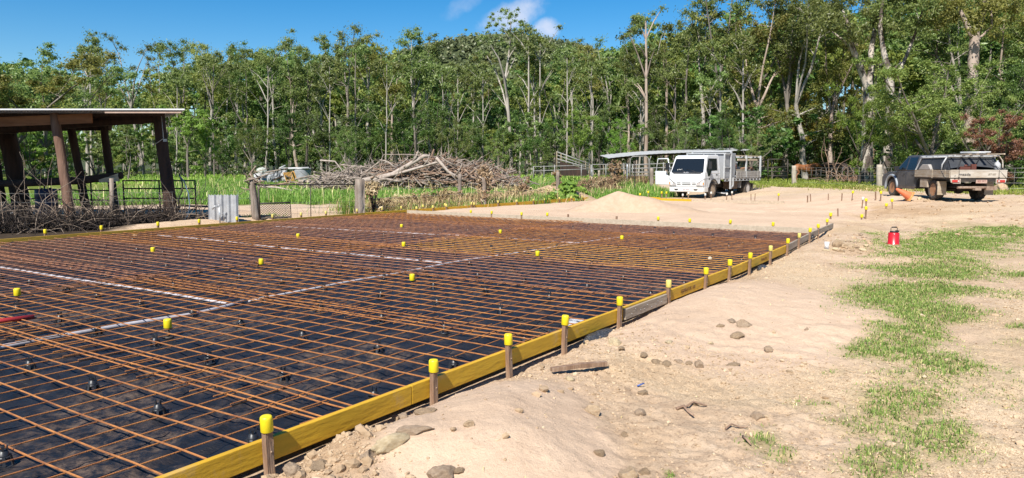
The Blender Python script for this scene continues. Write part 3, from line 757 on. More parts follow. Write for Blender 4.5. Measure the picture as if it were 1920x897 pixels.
# ---- reinforcing mesh sheets
ZM = 0.082
def rebar_sheet(a0, a1, b0, b1, m_, lab, zoff=0.0, da=0.0, db=0.0):
    V = []; Fq = []; n = 6
    def bar(pts, r):
        k0 = len(V)
        pts = np.asarray(pts)
        t = pts[-1] - pts[0]; t = t / np.linalg.norm(t)
        u = np.array([0, 0, 1.0]); w = np.cross(t, u); w /= np.linalg.norm(w)
        for p in pts:
            for k in range(n):
                an = 2 * math.pi * k / n
                V.append(p + (u * math.cos(an) + w * math.sin(an)) * r)
        for i in range(len(pts) - 1):
            for k in range(n):
                Fq.append((k0 + i * n + k, k0 + i * n + (k + 1) % n, k0 + (i + 1) * n + (k + 1) % n, k0 + (i + 1) * n + k))
        e = k0 + (len(pts) - 1) * n
        Fq.append((k0 + 3, k0 + 2, k0 + 1, k0)); Fq.append((e, e + 1, e + 2, e + 3)); Fq.append((k0, k0 + 5, k0 + 4, k0 + 3)); Fq.append((e + 3, e + 4, e + 5, e))
    ph = rng.uniform(0, 50)
    def pt(a, b, dz):
        z = ZM + zoff + dz + 0.022 * (vnoise(a * 0.9 + ph, b * 0.9, 5) - 0.5) + 0.010 * (vnoise(a * 3 + ph, b * 3, 6) - 0.5)
        p = AB(float(a), float(b)); return (p.x, p.y, float(z))
    a_ = a0 + 0.06 + da
    while a_ < a1 - 0.03:                                # upper bars, across
        jit = rng.uniform(-.006, .006)
        bb = np.arange(b0, b1 + 0.01, 0.33)
        lo = max(b0, float(right_b(a_)) + BT + 0.03 + rng.uniform(0, .05))
        bb = np.linspace(lo, b1 + rng.uniform(-.03, .03), 20)
        bar([pt(a_ + jit, b, 0.006) for b in bb], 0.0056)
        a_ += 0.2455
    b_ = b0 + 0.10 + db
    while b_ < b1 - 0.02:                                # lower bars, along
        jit = rng.uniform(-.005, .005)
        aa = np.linspace(a0 + rng.uniform(-.02, .02), a1 + rng.uniform(-.02, .02), 9)
        if b_ > float(right_b(a0)) + BT + 0.02: bar([pt(a, b_ + jit, -0.006) for a in aa], 0.0046)
        b_ += 0.2165
    me = np_mesh('rebar_mesh', V, Fq, [m_], False)
    tag(link_mesh('rebar_mesh', me), lab, 'rebar mesh', 'sheets of steel mesh')
rows = [(-2.0, 0.75), (0.35, 3.22), (2.78, 5.62), (5.18, 8.02), (7.58, 10.42), (9.98, 12.82), (12.38, 15.22), (14.78, 17.65)]
mats_near = [M_rust, M_rust, M_rust, M_rust, M_rust3, M_rust2, M_rust, M_rust3]
mats_far = [M_rust, M_rust, M_rust3, M_rust3, M_rust, M_rust3, M_rust3, M_rust]
cname = {id(M_rust): 'orange rusted', id(M_rust2): 'bright orange', id(M_rust3): 'brown rusted'}
for i, (a0, a1) in enumerate(rows):
    lab = '%s steel mesh sheet against the near board, %s row from the camera end' % (cname[id(mats_near[i])], nth(i + 1))
    rebar_sheet(a0, a1, 3.28, 9.95, mats_near[i], lab, 0.0 if i % 2 else 0.014, da=rng.uniform(0, .1))
    lab = '%s steel mesh sheet against the far long board, %s row from the camera end' % (cname[id(mats_far[i])], nth(i + 1))
    if a1 > 1: rebar_sheet(a0, a1, 9.38, 16.35, mats_far[i], lab, 0.028 if i % 2 else 0.042, da=rng.uniform(0, .1), db=rng.uniform(0, .1))
# loose lap bars laid over the joints near the camera
def lap_bars(a, b0, b1, count, lab):
    mb = MB()
    for k in range(count):
        aa = a + 0.035 * k
        mb.tube([AB(aa + .01 * math.sin(b * 3), b, ZM + 0.035 + 0.006 * math.sin(b * 2 + k)) for b in np.linspace(b0, b1, 12)], 0.0065, 6)
    tag(mb.build('lap_bars', M_rust2), lab, 'steel bars')

# ---- bar chairs
def chair_mesh():
    mb = MB()
    mb.lathe([(0.052, 0.0), (0.052, 0.006), (0.044, 0.008)], 14)
    mb.lathe([(0.031, 0.055), (0.029, 0.060), (0.020, 0.082), (0.014, 0.086), (0.0, 0.086)], 14)
    mb.lathe([(0.036, 0.040), (0.036, 0.050), (0.031, 0.056)], 14)
    for k in range(6):
        an = k * math.pi / 3; c, s_ = math.cos(an), math.sin(an)
        mb.bar((0.046 * c, 0.046 * s_, 0.003), (0.032 * c, 0.032 * s_, 0.056), 0.013, 0.007, up=(c, s_, 0.3))
    for k in range(4):
        an = k * math.pi / 2 + 0.4; c, s_ = math.cos(an), math.sin(an)
        mb.bar((0.016 * c, 0.016 * s_, 0.080), (0.019 * c, 0.019 * s_, 0.108), 0.010, 0.007, up=(c, s_, 0.3))
    return mb.mesh('bar_chair', M_black)
CH = chair_mesh()
nrow = 0
for i in range(0, 17):
    a = 1.60 + 0.955 * i
    cnt = 0
    for j in range(0, 15):
        b = 3.48 + 0.905 * j + (0.04 if i % 2 else 0)
        aa = a + random.uniform(-.05, .05); bb = b + random.uniform(-.05, .05)
        if math.hypot((aa - PIT_A) / .5, (bb - PIT_B) / .4) < 1: continue
        p = AB(aa, bb); px, py = pix(p.x, p.y, 0.05)
        if p.y < 2.0 or px < -15 or py > 905 or bb > 16.2: continue
        cnt += 1
        o = link_mesh('bar_chair', CH, None, (p.x, p.y, 0.004), (0, 0, random.uniform(0, 6)), (1.04,) * 3)
        tag(o, 'black plastic bar chair, %s from the near board in %s cross row' % (nth(cnt), nth(i + 1)), 'bar chair', 'bar chairs under the mesh')

# ---- capped stakes inside the slab
def stake_mesh():
    mb = MB(); mb.lathe([(0.016, -0.05), (0.016, 0.12)], 10); mb.lathe([(0.05, 0.0), (0.05, 0.012), (0.018, 0.016)], 12)
    return mb.mesh('stake', M_darksteel)
STK = stake_mesh()
inner = [(315, 622, 'beside the white pipe, nearest the camera'), (33, 560, 'beside the red pipe'), (773, 531, 'on the white pipe line, mid slab'), (490, 500, 'alone in the middle of the mesh'), (287, 477, 'near the far board by the shed'), (559, 449, 'near the far board by the wire gate'),
         (757, 466, 'where brown and orange mesh meet'), (1008, 484, 'in the bright orange mesh by the near side'), (938, 441, 'in the far orange mesh'), (1166, 453, 'close to the slab end, nearest the jug'), (753, 430, 'at the far end by the split gate post'), ]
for px, py, w in inner:
    p = G(px, py, 0.06); p.z = 0
    t = thing('capped_stake', 'yellow capped stake standing in the mesh %s' % w, 'stake', p, group='capped stakes inside the slab')
    link_mesh('stake', STK, t); link_mesh('cap', CAP, t, (0, 0, 0.095), scale=(1.1, 1.1, 1.0))

# ---- white conduit pipes on the plastic
M_pipe = mat('white_pvc', (0.36, 0.33, 0.34), (0.62, 0.58, 0.60), 5, 0.5)
def pipe(pts, r, m_, name, lab, cat):
    mb = MB(); P_ = []
    for (a0, b0), (a1, b1) in zip(pts[:-1], pts[1:]):
        n = max(2, int(math.hypot(a1 - a0, b1 - b0) / 0.35))
        for k in range(n): P_.append((a0 + (a1 - a0) * k / n, b0 + (b1 - b0) * k / n))
    P_.append(pts[-1])
    mb.tube([AB(a + 0.018 * math.sin(b * 1.7 + a), b + 0.018 * math.sin(a * 1.9), r + 0.012 + 0.008 * math.sin(a * 2 + b)) for a, b in P_], r, 8)
    return tag(mb.build(name, m_), lab, cat, 'pipes on the plastic')
pipe([(4.93, 16.2), (5.02, 10), (5.12, 7.42)], 0.014, M_pipe, 'white_pipe', 'white pipe across the slab, nearer cross run ending at the junction', 'pipe')
pipe([(-1.2, 7.3), (2.7, 7.2), (4.5, 7.1), (4.95, 7.22), (5.3, 7.36)], 0.022, M_pipe, 'white_pipe', 'white pipe from the picture edge past the nearest capped stake to the junction', 'pipe')
pipe([(5.36, 7.35), (6.4, 7.33), (9.2, 7.48), (13.2, 7.2), (16.8, 7.0)], 0.016, M_pipe, 'white_pipe', 'long white pipe running on from the junction towards the slab end', 'pipe')
pipe([(9.36, 16.1), (9.24, 9.96), (9.22, 7.6)], 0.014, M_pipe, 'white_pipe', 'white pipe across the slab, middle cross run', 'pipe')
pipe([(12.46, 15.9), (12.9, 12), (13.4, 9.6), (13.2, 7.3)], 0.012, M_pipe, 'white_pipe', 'white pipe across the slab, farthest cross run', 'pipe')
M_red = mat('red_pipe', (0.42, 0.03, 0.03), rough=0.45)
p0, p1 = G(64, 596, .11), G(-60, 611, .11)
mb = MB(); mb.tube([(0, 0, .12), (p1.x - p0.x, p1.y - p0.y, .115)], 0.024, 10)
tag(mb.build('red_pipe', M_red, None, (p0.x, p0.y, 0)), 'red plastic pipe end lying across the mesh bars', 'pipe')

# ---- silver plastic by the pit and under the board
M_silver = mat('silver_plastic', (0.40, 0.42, 0.45), (0.62, 0.63, 0.66), 14, 0.28, 0.6, 30, lo=.4, hi=.6)
M_bag = mat('grey_black_plastic', (0.03, 0.032, 0.038), (0.20, 0.21, 0.24), 10, 0.3, 0.8, 25, lo=.45, hi=.7)
def crumpled(name, c, sx_, sy_, sz_, m_, lab, seed, rz=0.0):
    bm = bmesh.new(); bmesh.ops.create_icosphere(bm, subdivisions=4, radius=1)
    for v in bm.verts:
        q = v.co
        n_ = float(fbm(np.array([q.x * 2 + seed]), np.array([q.y * 2 + q.z * 1.7]), seed, 4)[0]); r_ = 1 - abs(2 * n_ - 1)
        v.co = q * (0.65 + 0.55 * r_)
        if v.co.z < -0.3: v.co.z = -0.3
    me = bpy.data.meshes.new(name); bm.to_mesh(me); bm.free(); me.materials.append(m_)
    me.polygons.foreach_set('use_smooth', [True] * len(me.polygons))
    tag(link_mesh(name, me, None, c, (0, 0, rz), (sx_, sy_, sz_)), lab, 'plastic')
c = AB(6.38, 3.50, 0.02); crumpled('silver_plastic', (c.x, c.y, 0.0), 0.13, 0.10, 0.07, M_silver, 'crumpled silver plastic at the hole inside the yellow board', 3, -_az)
c = AB(6.15, 3.12, 0.0); crumpled('plastic_bag', (c.x, c.y, -0.02), 0.09, 0.26, 0.06, M_bag, 'dark plastic bag squeezed out under the yellow board', 8, -_az)
c = AB(11.75, 3.13, 0.0); crumpled('plastic_flap', (c.x, c.y, -0.01), 0.07, 0.16, 0.05, M_bag, 'dark plastic flap under the board further along the edge', 12, -_az)

# ================================================================ vehicles
M_tyre = M_rubber
M_rimdust = mat('dusty_wheel_rim', (0.40, 0.29, 0.19), (0.55, 0.43, 0.31), 14, 0.7, metal=0.2)
M_rimred = mat('clay_stained_rim', (0.40, 0.17, 0.07), (0.50, 0.30, 0.17), 14, 0.75)
M_rimwhite = mat('pale_wheel_rim', (0.60, 0.55, 0.50), (0.7, 0.66, 0.6), 10, 0.5)
M_lens = mat('headlight_lens', (0.62, 0.58, 0.55), (0.42, 0.38, 0.36), 9, 0.12, coat=1.0)
M_redlens = mat('red_lamp_lens', (0.55, 0.03, 0.03), (0.40, 0.02, 0.02), 8, 0.15, coat=1.0)
M_amber = mat('amber_lens', (0.8, 0.25, 0.02), rough=0.2)
M_blackpl = mat('matt_black_plastic', (0.02, 0.02, 0.022), rough=0.5)
M_alu = mat('grey_painted_panel', (0.30, 0.315, 0.33), (0.36, 0.37, 0.385), 4, 0.5)
M_frame = mat('pale_steel_rack', (0.42, 0.43, 0.44), (0.52, 0.53, 0.53), 8, 0.45)
M_aludirty = mat('dusty_tray_side', (0.28, 0.25, 0.22), (0.45, 0.43, 0.40), 5, 0.6, lo=.3, hi=.7)
M_plate = mat('number_plate', (0.72, 0.70, 0.68), rough=0.4)
M_platetxt = mat('plate_text', (0.20, 0.05, 0.06), rough=0.5)
M_paper = mat('paper', (0.75, 0.74, 0.7), rough=0.8)
M_timberpale = mat('pale_sawn_timber', (0.52, 0.40, 0.27), (0.66, 0.55, 0.40), 10, 0.8, 0.3, 50, stretch=(.12, 1, 1))
M_green = mat('green_strip', (0.10, 0.32, 0.20), (0.16, 0.40, 0.27), 8, 0.6)

def wheel(parent, loc, r, w, side, rim_m, rim_r=0.6):
    """axle along local x; side = +1: the face seen from +x"""
    t = bpy.data.objects.new('wheel', None); COL.objects.link(t); t.parent = parent; t.location = loc
    M_ = Matrix.Rotation(R(90) * side, 3, 'Y')
    mb = MB()
    rr = r * rim_r
    mb.lathe([(rr, -w / 2), (r * .92, -w / 2), (r * .985, -w * .36), (r, -w * .2), (r, w * .2), (r * .985, w * .36), (r * .92, w / 2), (rr, w / 2), (rr * .96, w * .3), (rr * .96, -w * .3), (rr, -w / 2)], 28, M_=M_)
    for k in range(28):
        a = 2 * math.pi * k / 28
        c = M_ @ Vector((math.cos(a) * r, math.sin(a) * r, w * .18 * (1 if k % 2 else -1)))
        mb.box(c, (w * .42 if abs(M_[0][2]) > .5 else .03, .03, .03), rot=Matrix.Rotation(0, 3, 'X'))
    mb.build('tyre', M_tyre, t)
    mb = MB()
    mb.lathe([(rr, w * .46), (rr * .93, w * .40), (rr * .86, w * .18), (rr * .55, w * .16), (rr * .38, w * .34), (rr * .30, w * .38), (0, w * .38)], 24, M_=M_)
    for k in range(6):
        a = 2 * math.pi * k / 6
        c = Vector((math.cos(a) * rr * .55, math.sin(a) * rr * .55, w * .2)); e = Vector((math.cos(a) * rr * .9, math.sin(a) * rr * .9, w * .34))
        mb.bar(M_ @ c, M_ @ e, rr * .26, .025, up=M_ @ Vector((0, 0, 1)))
    for k in range(6):
        a = 2 * math.pi * (k + .5) / 6
        c = Vector((math.cos(a) * rr * .42, math.sin(a) * rr * .42, w * .33)); mb.cyl(M_ @ c, M_ @ (c + Vector((0, 0, .03))), .014, n=6)
    mb.build('rim', rim_m, t)
    return t

def shell(profile, hw, name, m_, parent, bevel=0.03):
    """closed body: side profile (y,z) given width hw(z)"""
    n = len(profile); mb = MB()
    L_ = [(-hw(z), y, z) for y, z in profile]; R_ = [(hw(z), y, z) for y, z in profile]
    mb._add(L_ + R_, [tuple(range(n)), tuple(reversed(range(n, 2 * n)))] + [((i + 1) % n, i, n + i, n + (i + 1) % n) for i in range(n)])
    return mb.build(name, m_, parent, bevel=bevel, recalc=True)
def arc(cy, cz, r, a0, a1, n=9): return [(cy + r * math.cos(R(a0 + (a1 - a0) * i / (n - 1))), cz + r * math.sin(R(a0 + (a1 - a0) * i / (n - 1)))) for i in range(n)]

# ---------------------------------------------------------------- white flatbed truck; local +Y = forward, origin under the front axle
def build_truck(loc, rz, wb=4.1):
    T = thing('flatbed_truck', 'white cab-over flatbed truck with one door open and a grey cabinet behind the cab', 'truck', loc, rz)
    belt = 1.22
    def hw(z): return 0.96 if z <= belt else 0.96 - 0.10 * (z - belt) / 0.95
    low = [(1.06, 0.60), (1.08, 0.80), (1.05, belt)] + [(-0.72, belt), (-0.74, 0.72), (-0.56, 0.70)] + arc(0, 0.42, 0.53, 150, 12, 9) + [(0.62, 0.55), (1.0, 0.55)]
    shell(low, hw, 'cab_lower', M_white, T, 0.025)
    up = [(1.05, belt - 0.003), (0.98, 1.34), (0.70, 2.02), (0.60, 2.12), (0.45, 2.165), (-0.60, 2.19), (-0.70, 2.12), (-0.72, belt - 0.003)]
    shell(up, hw, 'cab', M_white, T, 0.03)
    # windscreen with the black panel under it
    def wsp(s, t, off=0.012):                                # s -1..1 across, t 0..1 up the screen
        y0, z0, y1, z1 = 1.045, 1.235, 0.715, 1.985
        y = y0 + (y1 - y0) * t; z = z0 + (z1 - z0) * t
        if t > 0.11:
            tt = (t - .11) / .89; y = 0.985 + (0.715 - .985) * tt; z = 1.33 + (1.985 - 1.33) * tt
        nrm = Vector((0, .93, .37)) if t > .11 else Vector((0, .85, .5))
        return Vector((s * (hw(z) - 0.065), y, z)) + nrm * off
    mb = MB()
    mb.poly([wsp(-1, .11), wsp(1, .11), wsp(.97, .95), wsp(.93, 1), wsp(-.93, 1), wsp(-.97, .95)])
    scr = mb.build('windscreen', M_glass, T)
    mb = MB(); mb.poly([wsp(-.82, 0), wsp(.82, 0), wsp(1, .109), wsp(-1, .109)])
    pn = mb.build('front_panel', M_blackpl, T)
    M_grey = mat('grey_lettering', (0.55, 0.55, 0.58), rough=0.4)
    text_mesh('lettering', 'ISUZU', 0.10, M_grey, pn, wsp(0.05, .055, 0.02), (R(60), 0, R(180)), 0.002)
    for s in (-.55, .1):
        mb = MB(); mb.tube([wsp(s, .10, .03), wsp(s + .32, .20, .03), wsp(s + .62, .26, .03)], 0.011, 5); mb.build('wiper', M_blackpl, scr)
    mb = MB(); 
    for k in range(5):
        c = wsp(.25 + .09 * k, .24 + .02 * (k % 2), .006); mb.box(c, (.10, .02, .05), rz=.3 * k)
    mb.build('dash_papers', M_paper, scr)
    # side windows, both sides
    for s in (-1, 1):
        def sp(y, z, off=0.006): return (s * (hw(z) + off), y, z)
        mb = MB(); mb.poly([sp(.66, 1.10), sp(.42, 1.14), sp(.25, 1.38), sp(-.40, 1.40), sp(-.43, 2.0), sp(.52, 2.0), sp(.80, 1.42)])
        mb.build('side_window', M_glass, T)
        mb = MB(); mb.box((s * .965, -0.30, 1.18), (.02, .16, .05)); mb.build('door_handle', M_blackpl, T)
        mb = MB(); mb.box((s * .964, 0.52, 0.98), (.012, .10, .08)); mb.build('marker_lamp', M_blackpl, T)
        if s == -1:                                          # near-side mirror on its arm
            mb = MB(); mb.box((s * 1.13, .78, 1.66), (.16, .07, .36)); mb.tube([(s * .93, .70, 1.92), (s * 1.1, .80, 1.90), (s * 1.12, .80, 1.42), (s * .95, .78, 1.36)], .013, 6)
            mb.build('mirror', M_blackpl, T, bevel=.02)
        mb = MB(); mb.tube([(s * .968, .86, 1.20), (s * .968, .72, .62)], .007, 4); mb.tube([(s * .968, -.46, .72), (s * .968, -.47, 1.22), (s * .93, -.46, 1.60), (s * .885, -.46, 2.08)], .007, 4); mb.tube([(s * .968, .86, 1.0), (s * .969, -.70, .98)], .005, 4); mb.build('panel_seam', mat('seam_grey', (.16, .16, .16), rough=.7), T)
        # wheel arch liner edge
        mb = MB(); mb.tube([(s * .95, y, z) for y, z in arc(0, .42, .535, 150, 12, 12)], .022, 6); mb.build('arch_trim', M_blackpl, T)
    # open door on the driver side (+x)
    D = bpy.data.objects.new('open_door', None); COL.objects.link(D); D.parent = T; D.location = (0.985, 0.80, 0); D.rotation_euler = (0, 0, R(74))
    mb = MB(); mb.slab([(0, 0, .66), (0, -1.12, .66), (0, -1.15, 1.36), (0, -.42, 1.36), (0, -.22, 1.12), (0, .0, 1.10)], (.06, 0, 0)); mb.build('door_panel', M_white, D, bevel=.012, recalc=True)
    mb = MB(); mb.tube([(.02, -.06, 1.10), (-.03, -.22, 1.62), (-.07, -.36, 2.0), (-.08, -1.08, 2.0), (-.01, -1.14, 1.36)], .036, 6); mb.build('window_frame', M_white, D)
    mb = MB(); mb.box((-.015, -.58, .98), (.025, .62, .36)); mb.box((-.02, -1.0, .80), (.025, .12, .10)); mb.build('door_lining', M_blackpl, D)
    mb = MB(); mb.box((.20, -.12, 1.60), (.10, .18, .36)); mb.tube([(.02, -.1, 1.9), (.18, -.1, 1.85), (.18, -.1, 1.35), (.03, -.05, 1.25)], .013, 6); mb.build('mirror', M_blackpl, D, bevel=.02)
    # bumper, grille slots, lamps, plate
    bmp = MB(); bmp.slab([(-.97, 1.00, .56), (-.93, 1.12, .56), (.93, 1.12, .56), (.97, 1.00, .56), (.97, .60, .56), (-.97, .60, .56)], (0, 0, -.24)); bo = bmp.build('bumper', mat('dusty_white_bumper', (0.74, 0.69, 0.60), (0.78, 0.77, 0.75), 3, .45), T, bevel=.03, recalc=True)
    for s in (-1, 1):
        mb = MB(); mb.slab([(s * .42, 1.122, .47), (s * .66, 1.122, .47), (s * .60, 1.122, .40), (s * .47, 1.122, .40)], (0, .006, 0)); mb.build('fog_slot', M_blackpl, bo, recalc=True)
    mb = MB()
    for z in (.78, .70):
        mb.box((0, 1.078, z), (.46, .02, .030)); mb.box((.42, 1.076, z), (.20, .02, .028)); mb.box((-.42, 1.076, z), (.20, .02, .028))
    mb.build('grille', mat('grey_grille', (.10, .10, .09), rough=.6), T)
    for s in (-1, 1):
        mb = MB(); mb.slab([(s * .965, .90, .98), (s * .955, 1.065, .98), (s * .60, 1.092, .74), (s * .56, 1.092, .64), (s * .955, 1.085, .64), (s * .968, .90, .64)], (s * .006, .012, 0)); h = mb.build('headlight', M_lens, T, bevel=.006, recalc=True)
        mb = MB(); mb.box((s * .93, 1.092, .75), (.05, .016, .12)); mb.build('indicator', M_amber, h)
        mb = MB(); mb.tube([(s * .965, .90, .985), (s * .958, 1.08, .985), (s * .60, 1.106, .745), (s * .56, 1.106, .635), (s * .955, 1.10, .632)], .010, 5); mb.build('lamp_surround', mat('grey_trim', (.25, .25, .25), rough=.5), h)
    mb = MB(); mb.box((-0.02, 1.128, .44), (.38, .012, .13)); pl = mb.build('number_plate', M_plate, T)
    text_mesh('plate_text', '241 LKW', .085, M_platetxt, pl, (-.02, 1.137, .445), (R(90), 0, R(180)), .001)
    # chassis, tanks, axles
    mb = MB()
    for s in (-1, 1): mb.box((s * .38, -wb / 2 - .45, .62), (.09, wb + 1.7, .18))
    for y in (-.9, -2.2, -3.4, -wb - .9): mb.box((0, y, .62), (.7, .08, .14))
    mb.cyl((-.8, 0, .40), (.8, 0, .40), .06, n=8); mb.cyl((-.8, -wb, .40), (.8, -wb, .40), .07, n=8); mb.lathe([(0, -.16), (.15, -.12), (.17, 0), (.15, .12), (0, .16)], 12, (0, -wb, .4), Matrix.Rotation(R(90), 3, 'Y'))
    mb.box((0, .35, .50), (1.3, .9, .2)); mb.box((.0, -1.9, .55), (.25, 2.2, .16))
    mb.build('chassis', M_chassis, T)
    mb = MB(); mb.box((-.68, -2.55, .62), (.42, .95, .42)); mb.build('fuel_tank', mat('brown_dusty_tank', (.14, .09, .06), (.22, .15, .10), 6, .8), T, bevel=.04)
    mb = MB(); mb.tube([(-.55, -1.2, .25), (-.9, -1.3, .20), (-.9, -1.75, .20), (-.55, -1.85, .25)], .035, 8); mb.build('step_rail', M_frame, T)
    for (x, y, s, n_) in ((-.80, 0, -1, 1), (.80, 0, 1, 1), (-.78, -wb, -1, 2), (.78, -wb, 1, 2)):
        wheel(T, (x, y, .42), .42, .24 if n_ == 1 else .46, s, M_rimdust if n_ == 1 else M_rimwhite, .56)
    # tray
    y1 = -1.0; y2 = -wb - 1.55; zt = .98; hwid = 1.06
    mb = MB(); mb.box((0, (y1 + y2) / 2, zt - .02), (2 * hwid, y1 - y2, .06)); mb.build('tray_deck', M_aludirty, T)
    for s in (-1, 1):
        mb = MB(); L_ = -2.45 - y2
        mb.box((s * hwid, -2.45 - L_ / 2, zt + .20), (.035, L_, .34)); mb.box((s * (hwid + .006), -2.45 - L_ / 2, zt + .15), (.035, L_, .035)); mb.box((s * (hwid + .006), -2.45 - L_ / 2, zt + .28), (.035, L_, .03))
        for k in range(8): mb.box((s * (hwid + .012), -2.5 - (L_ - .1) * k / 7, zt + .17), (.03, .035, .36))
        ds = mb.build('drop_side', M_aludirty, T)
        mb = MB(); mb.box((s * (hwid - .02), (y1 + y2) / 2, zt - .085), (.03, y1 - y2, .09)); mb.build('side_rail', M_chassis, T)
        mb = MB()
        for k in range(11): mb.box((s * (hwid + .002), y1 - .1 - (y1 - y2 - .2) * k / 10, zt - .085), (.03, .09, .085))
        mb.box((s * (hwid + .002), (y1 + y2) / 2, zt - .135), (.03, y1 - y2, .022)); mb.build('tie_rail', M_frame, T)
        mb = MB(); mb.box((s * .82, -wb - .62, .42), (.44, .02, .52)); mb.build('mudflap', M_rubber, T)
        mb = MB(); mb.slab([(s * .62, -3.20, .92), (s * 1.0, -3.20, .92), (s * 1.0, -3.16, .46), (s * .62, -3.16, .46)], (0, -.03, 0)); mb.build('mudguard', M_aludirty, T, recalc=True)
    mb = MB(); mb.box((0, y2, zt + .20), (2 * hwid, .035, .36)); mb.build('tail_board', M_aludirty, T)
    # cabinet and headboard frame
    mb = MB(); mb.box((0, -1.70, zt + .66), (2.06, 1.34, 1.30)); cb = mb.build('cabinet', M_alu, T, bevel=.015)
    for s in (-1, 1):
        mb = MB(); mb.box((s * 1.034, -1.32, zt + .95), (.012, .54, .60)); mb.box((s * 1.034, -1.32, zt + .33), (.012, .54, .50)); mb.box((s * 1.034, -2.06, zt + .66), (.012, .54, 1.16)); p_ = mb.build('cabinet_door', M_alu, cb, bevel=.004)
        mb = MB()
        for z in (zt + .2, zt + 1.1): mb.box((s * 1.045, -2.31, z), (.02, .05, .08)); mb.box((s * 1.045, -1.84, z), (.02, .03, .05))
        mb.build('latch', M_blackpl, p_)
    mb = MB()
    for s in (-1, 1):
        mb.box((s * 1.10, -1.66, 1.42), (.075, .11, 1.98)); mb.box((s * 1.10, -1.98, .80), (.06, .06, .45)); mb.bar((s * 1.10, -1.66, .46), (s * 1.10, -2.0, .60), .06, .05)
        mb.box((s * 1.05, -.98, 1.62), (.07, .07, 1.30)); mb.bar((s * 1.08, -.98, 1.56), (s * 1.08, -1.66, 1.56), .05, .06); mb.bar((s * 1.10, -.98, 2.27), (s * 1.10, -1.66, 2.27), .05, .06)
    mb.bar((-1.10, -1.66, 2.38), (1.10, -1.66, 2.38), .07, .07); mb.bar((-1.05, -.98, 2.27), (1.05, -.98, 2.27), .06, .06); mb.box((-.55, -.98, 2.22), (.05, .05, .14)); mb.box((.1, -.98, 2.22), (.05, .05, .14))
    mb.build('headboard_frame', M_frame, T)
    mb = MB()
    for s in (-1, 1):
        for y in (-3.65, y2 + .08): mb.box((s * 1.06, y, zt + .62), (.085, .085, 1.18))
    for y in (-3.65, y2 + .08): mb.bar((-1.1, y, zt + 1.14), (1.1, y, zt + 1.14), .06, .06)
    mb.build('rack_frame', M_frame, T)
    return T, y2, zt
tp = P(1332, 371.5)
TRUCK_RZ = math.pi - R(41) + R(0)
TR, TY2, TZT = build_truck((tp.x - 0.0, tp.y, tp.z), 0)
# heading: from the rear to the front = towards the camera and to its left
hd = Vector((-math.sin(R(41)), -math.cos(R(41)), 0))
TR.rotation_euler = (0, 0, math.atan2(-hd.x, hd.y))
rgt = Vector((hd.y, -hd.x, 0))                              # local +x in world
TR.location = Vector((tp.x, tp.y, tp.z)) + rgt * 0.80       # the wheel on its -x side stands at tp
TM = Matrix.Translation(TR.location) @ Matrix.Rotation(TR.rotation_euler.z, 4, 'Z')
def on_truck(mb, name, m_, lab, cat):
    o = mb.build(name, m_); o.location = TR.location; o.rotation_euler = TR.rotation_euler
    return tag(o, lab, cat)
for k, (x, y0, y1, z, w, h, m_, lab) in enumerate(((-1.0, -2.35, -6.0, 2.17, .10, .05, M_timberpale, 'pale sawn plank on the near side of the truck rack'), (-.80, -2.2, -5.9, 2.175, .09, .045, M_green, 'green painted strip lying on the truck rack'),
                                             (-.2, -2.4, -6.1, 2.175, .14, .05, M_timberpale, 'pale plank lying along the middle of the truck rack'), (-1.12, -2.42, -5.3, 1.96, .05, .10, M_timberpale, 'pale rail tied below the plank on the truck rack'))):
    mb = MB(); mb.bar((x, y0, z), (x + .15, y1, z), w, h); on_truck(mb, 'timber_plank', m_, lab, 'plank')
for k, (x, y, z, L_, m_, lab) in enumerate(((-.75, -4.0, TZT + .42, 2.9, M_timberpale, 'pale plank on top of the load on the truck tray'), (-.5, -4.1, TZT + .30, 3.0, M_oldwood, 'grey plank under the pale one on the truck tray'), (-.2, -4.0, TZT + .20, 2.8, M_peg, 'brown plank at the bottom of the tray load'))):
    mb = MB(); mb.bar((x, y + L_ / 2, z), (x + .1, y - L_ / 2, z - .02), .28, .10); on_truck(mb, 'timber_plank', m_, lab, 'plank')
mb = MB(); mb.lathe([(0.10, 0), (.22, .06), (.26, .2), (.22, .34), (.12, .42), (.05, .5), (.0, .52)], 12, (-.55, -2.95, TZT + .35)); mb.tube([(-.62, -2.8, TZT + .4), (-.75, -2.75, TZT + .75), (-.6, -2.8, TZT + .95)], .04, 6)
on_truck(mb, 'tool_bag', mat('orange_red_fabric', (.62, .14, .06), (.55, .20, .12), 8, .8), 'orange red tool bag behind the grey cabinet on the truck', 'bag')
mb = MB(); mb.box((-.35, -2.62, TZT + .55), (.9, .34, .62)); mb.lathe([(.16, 0), (.18, .1), (.16, .2), (.0, .22)], 12, (-.6, -2.6, TZT + .86)); mb.tube([(-.7, -2.5, TZT + .5), (-.85, -2.7, TZT + .7), (-.8, -2.9, TZT + .4)], .03, 6)
on_truck(mb, 'machine', mat('grey_blue_machine', (.10, .13, .16), (.2, .22, .24), 8, .6), 'grey blue machine strapped behind the cabinet on the truck', 'machine')
mb = MB()
pts = [(-.9, -4.3, TZT + .50), (-.6, -4.6, TZT + .44), (-.8, -5.0, TZT + .48), (-.5, -5.2, TZT + .52), (-.3, -4.7, TZT + .50)]
mb.tube(pts, [.05, .10, .12, .10, .05], 8); on_truck(mb, 'brown_tarp', mat('brown_canvas', (.22, .11, .06), (.30, .17, .10), 9, .85), 'rolled brown tarp lying over the tray side of the truck', 'tarp')
mb = MB(); mb.box((0.3, -5.1, TZT + .32), (.5, .45, .6)); mb.cyl((.3, -5.1, TZT + .62), (.3, -5.1, TZT + .78), .08, n=10); mb.tube([(.1, -5.1, TZT + .62), (.1, -5.1, TZT + .85), (.5, -5.1, TZT + .85), (.5, -5.1, TZT + .62)], .02, 6)
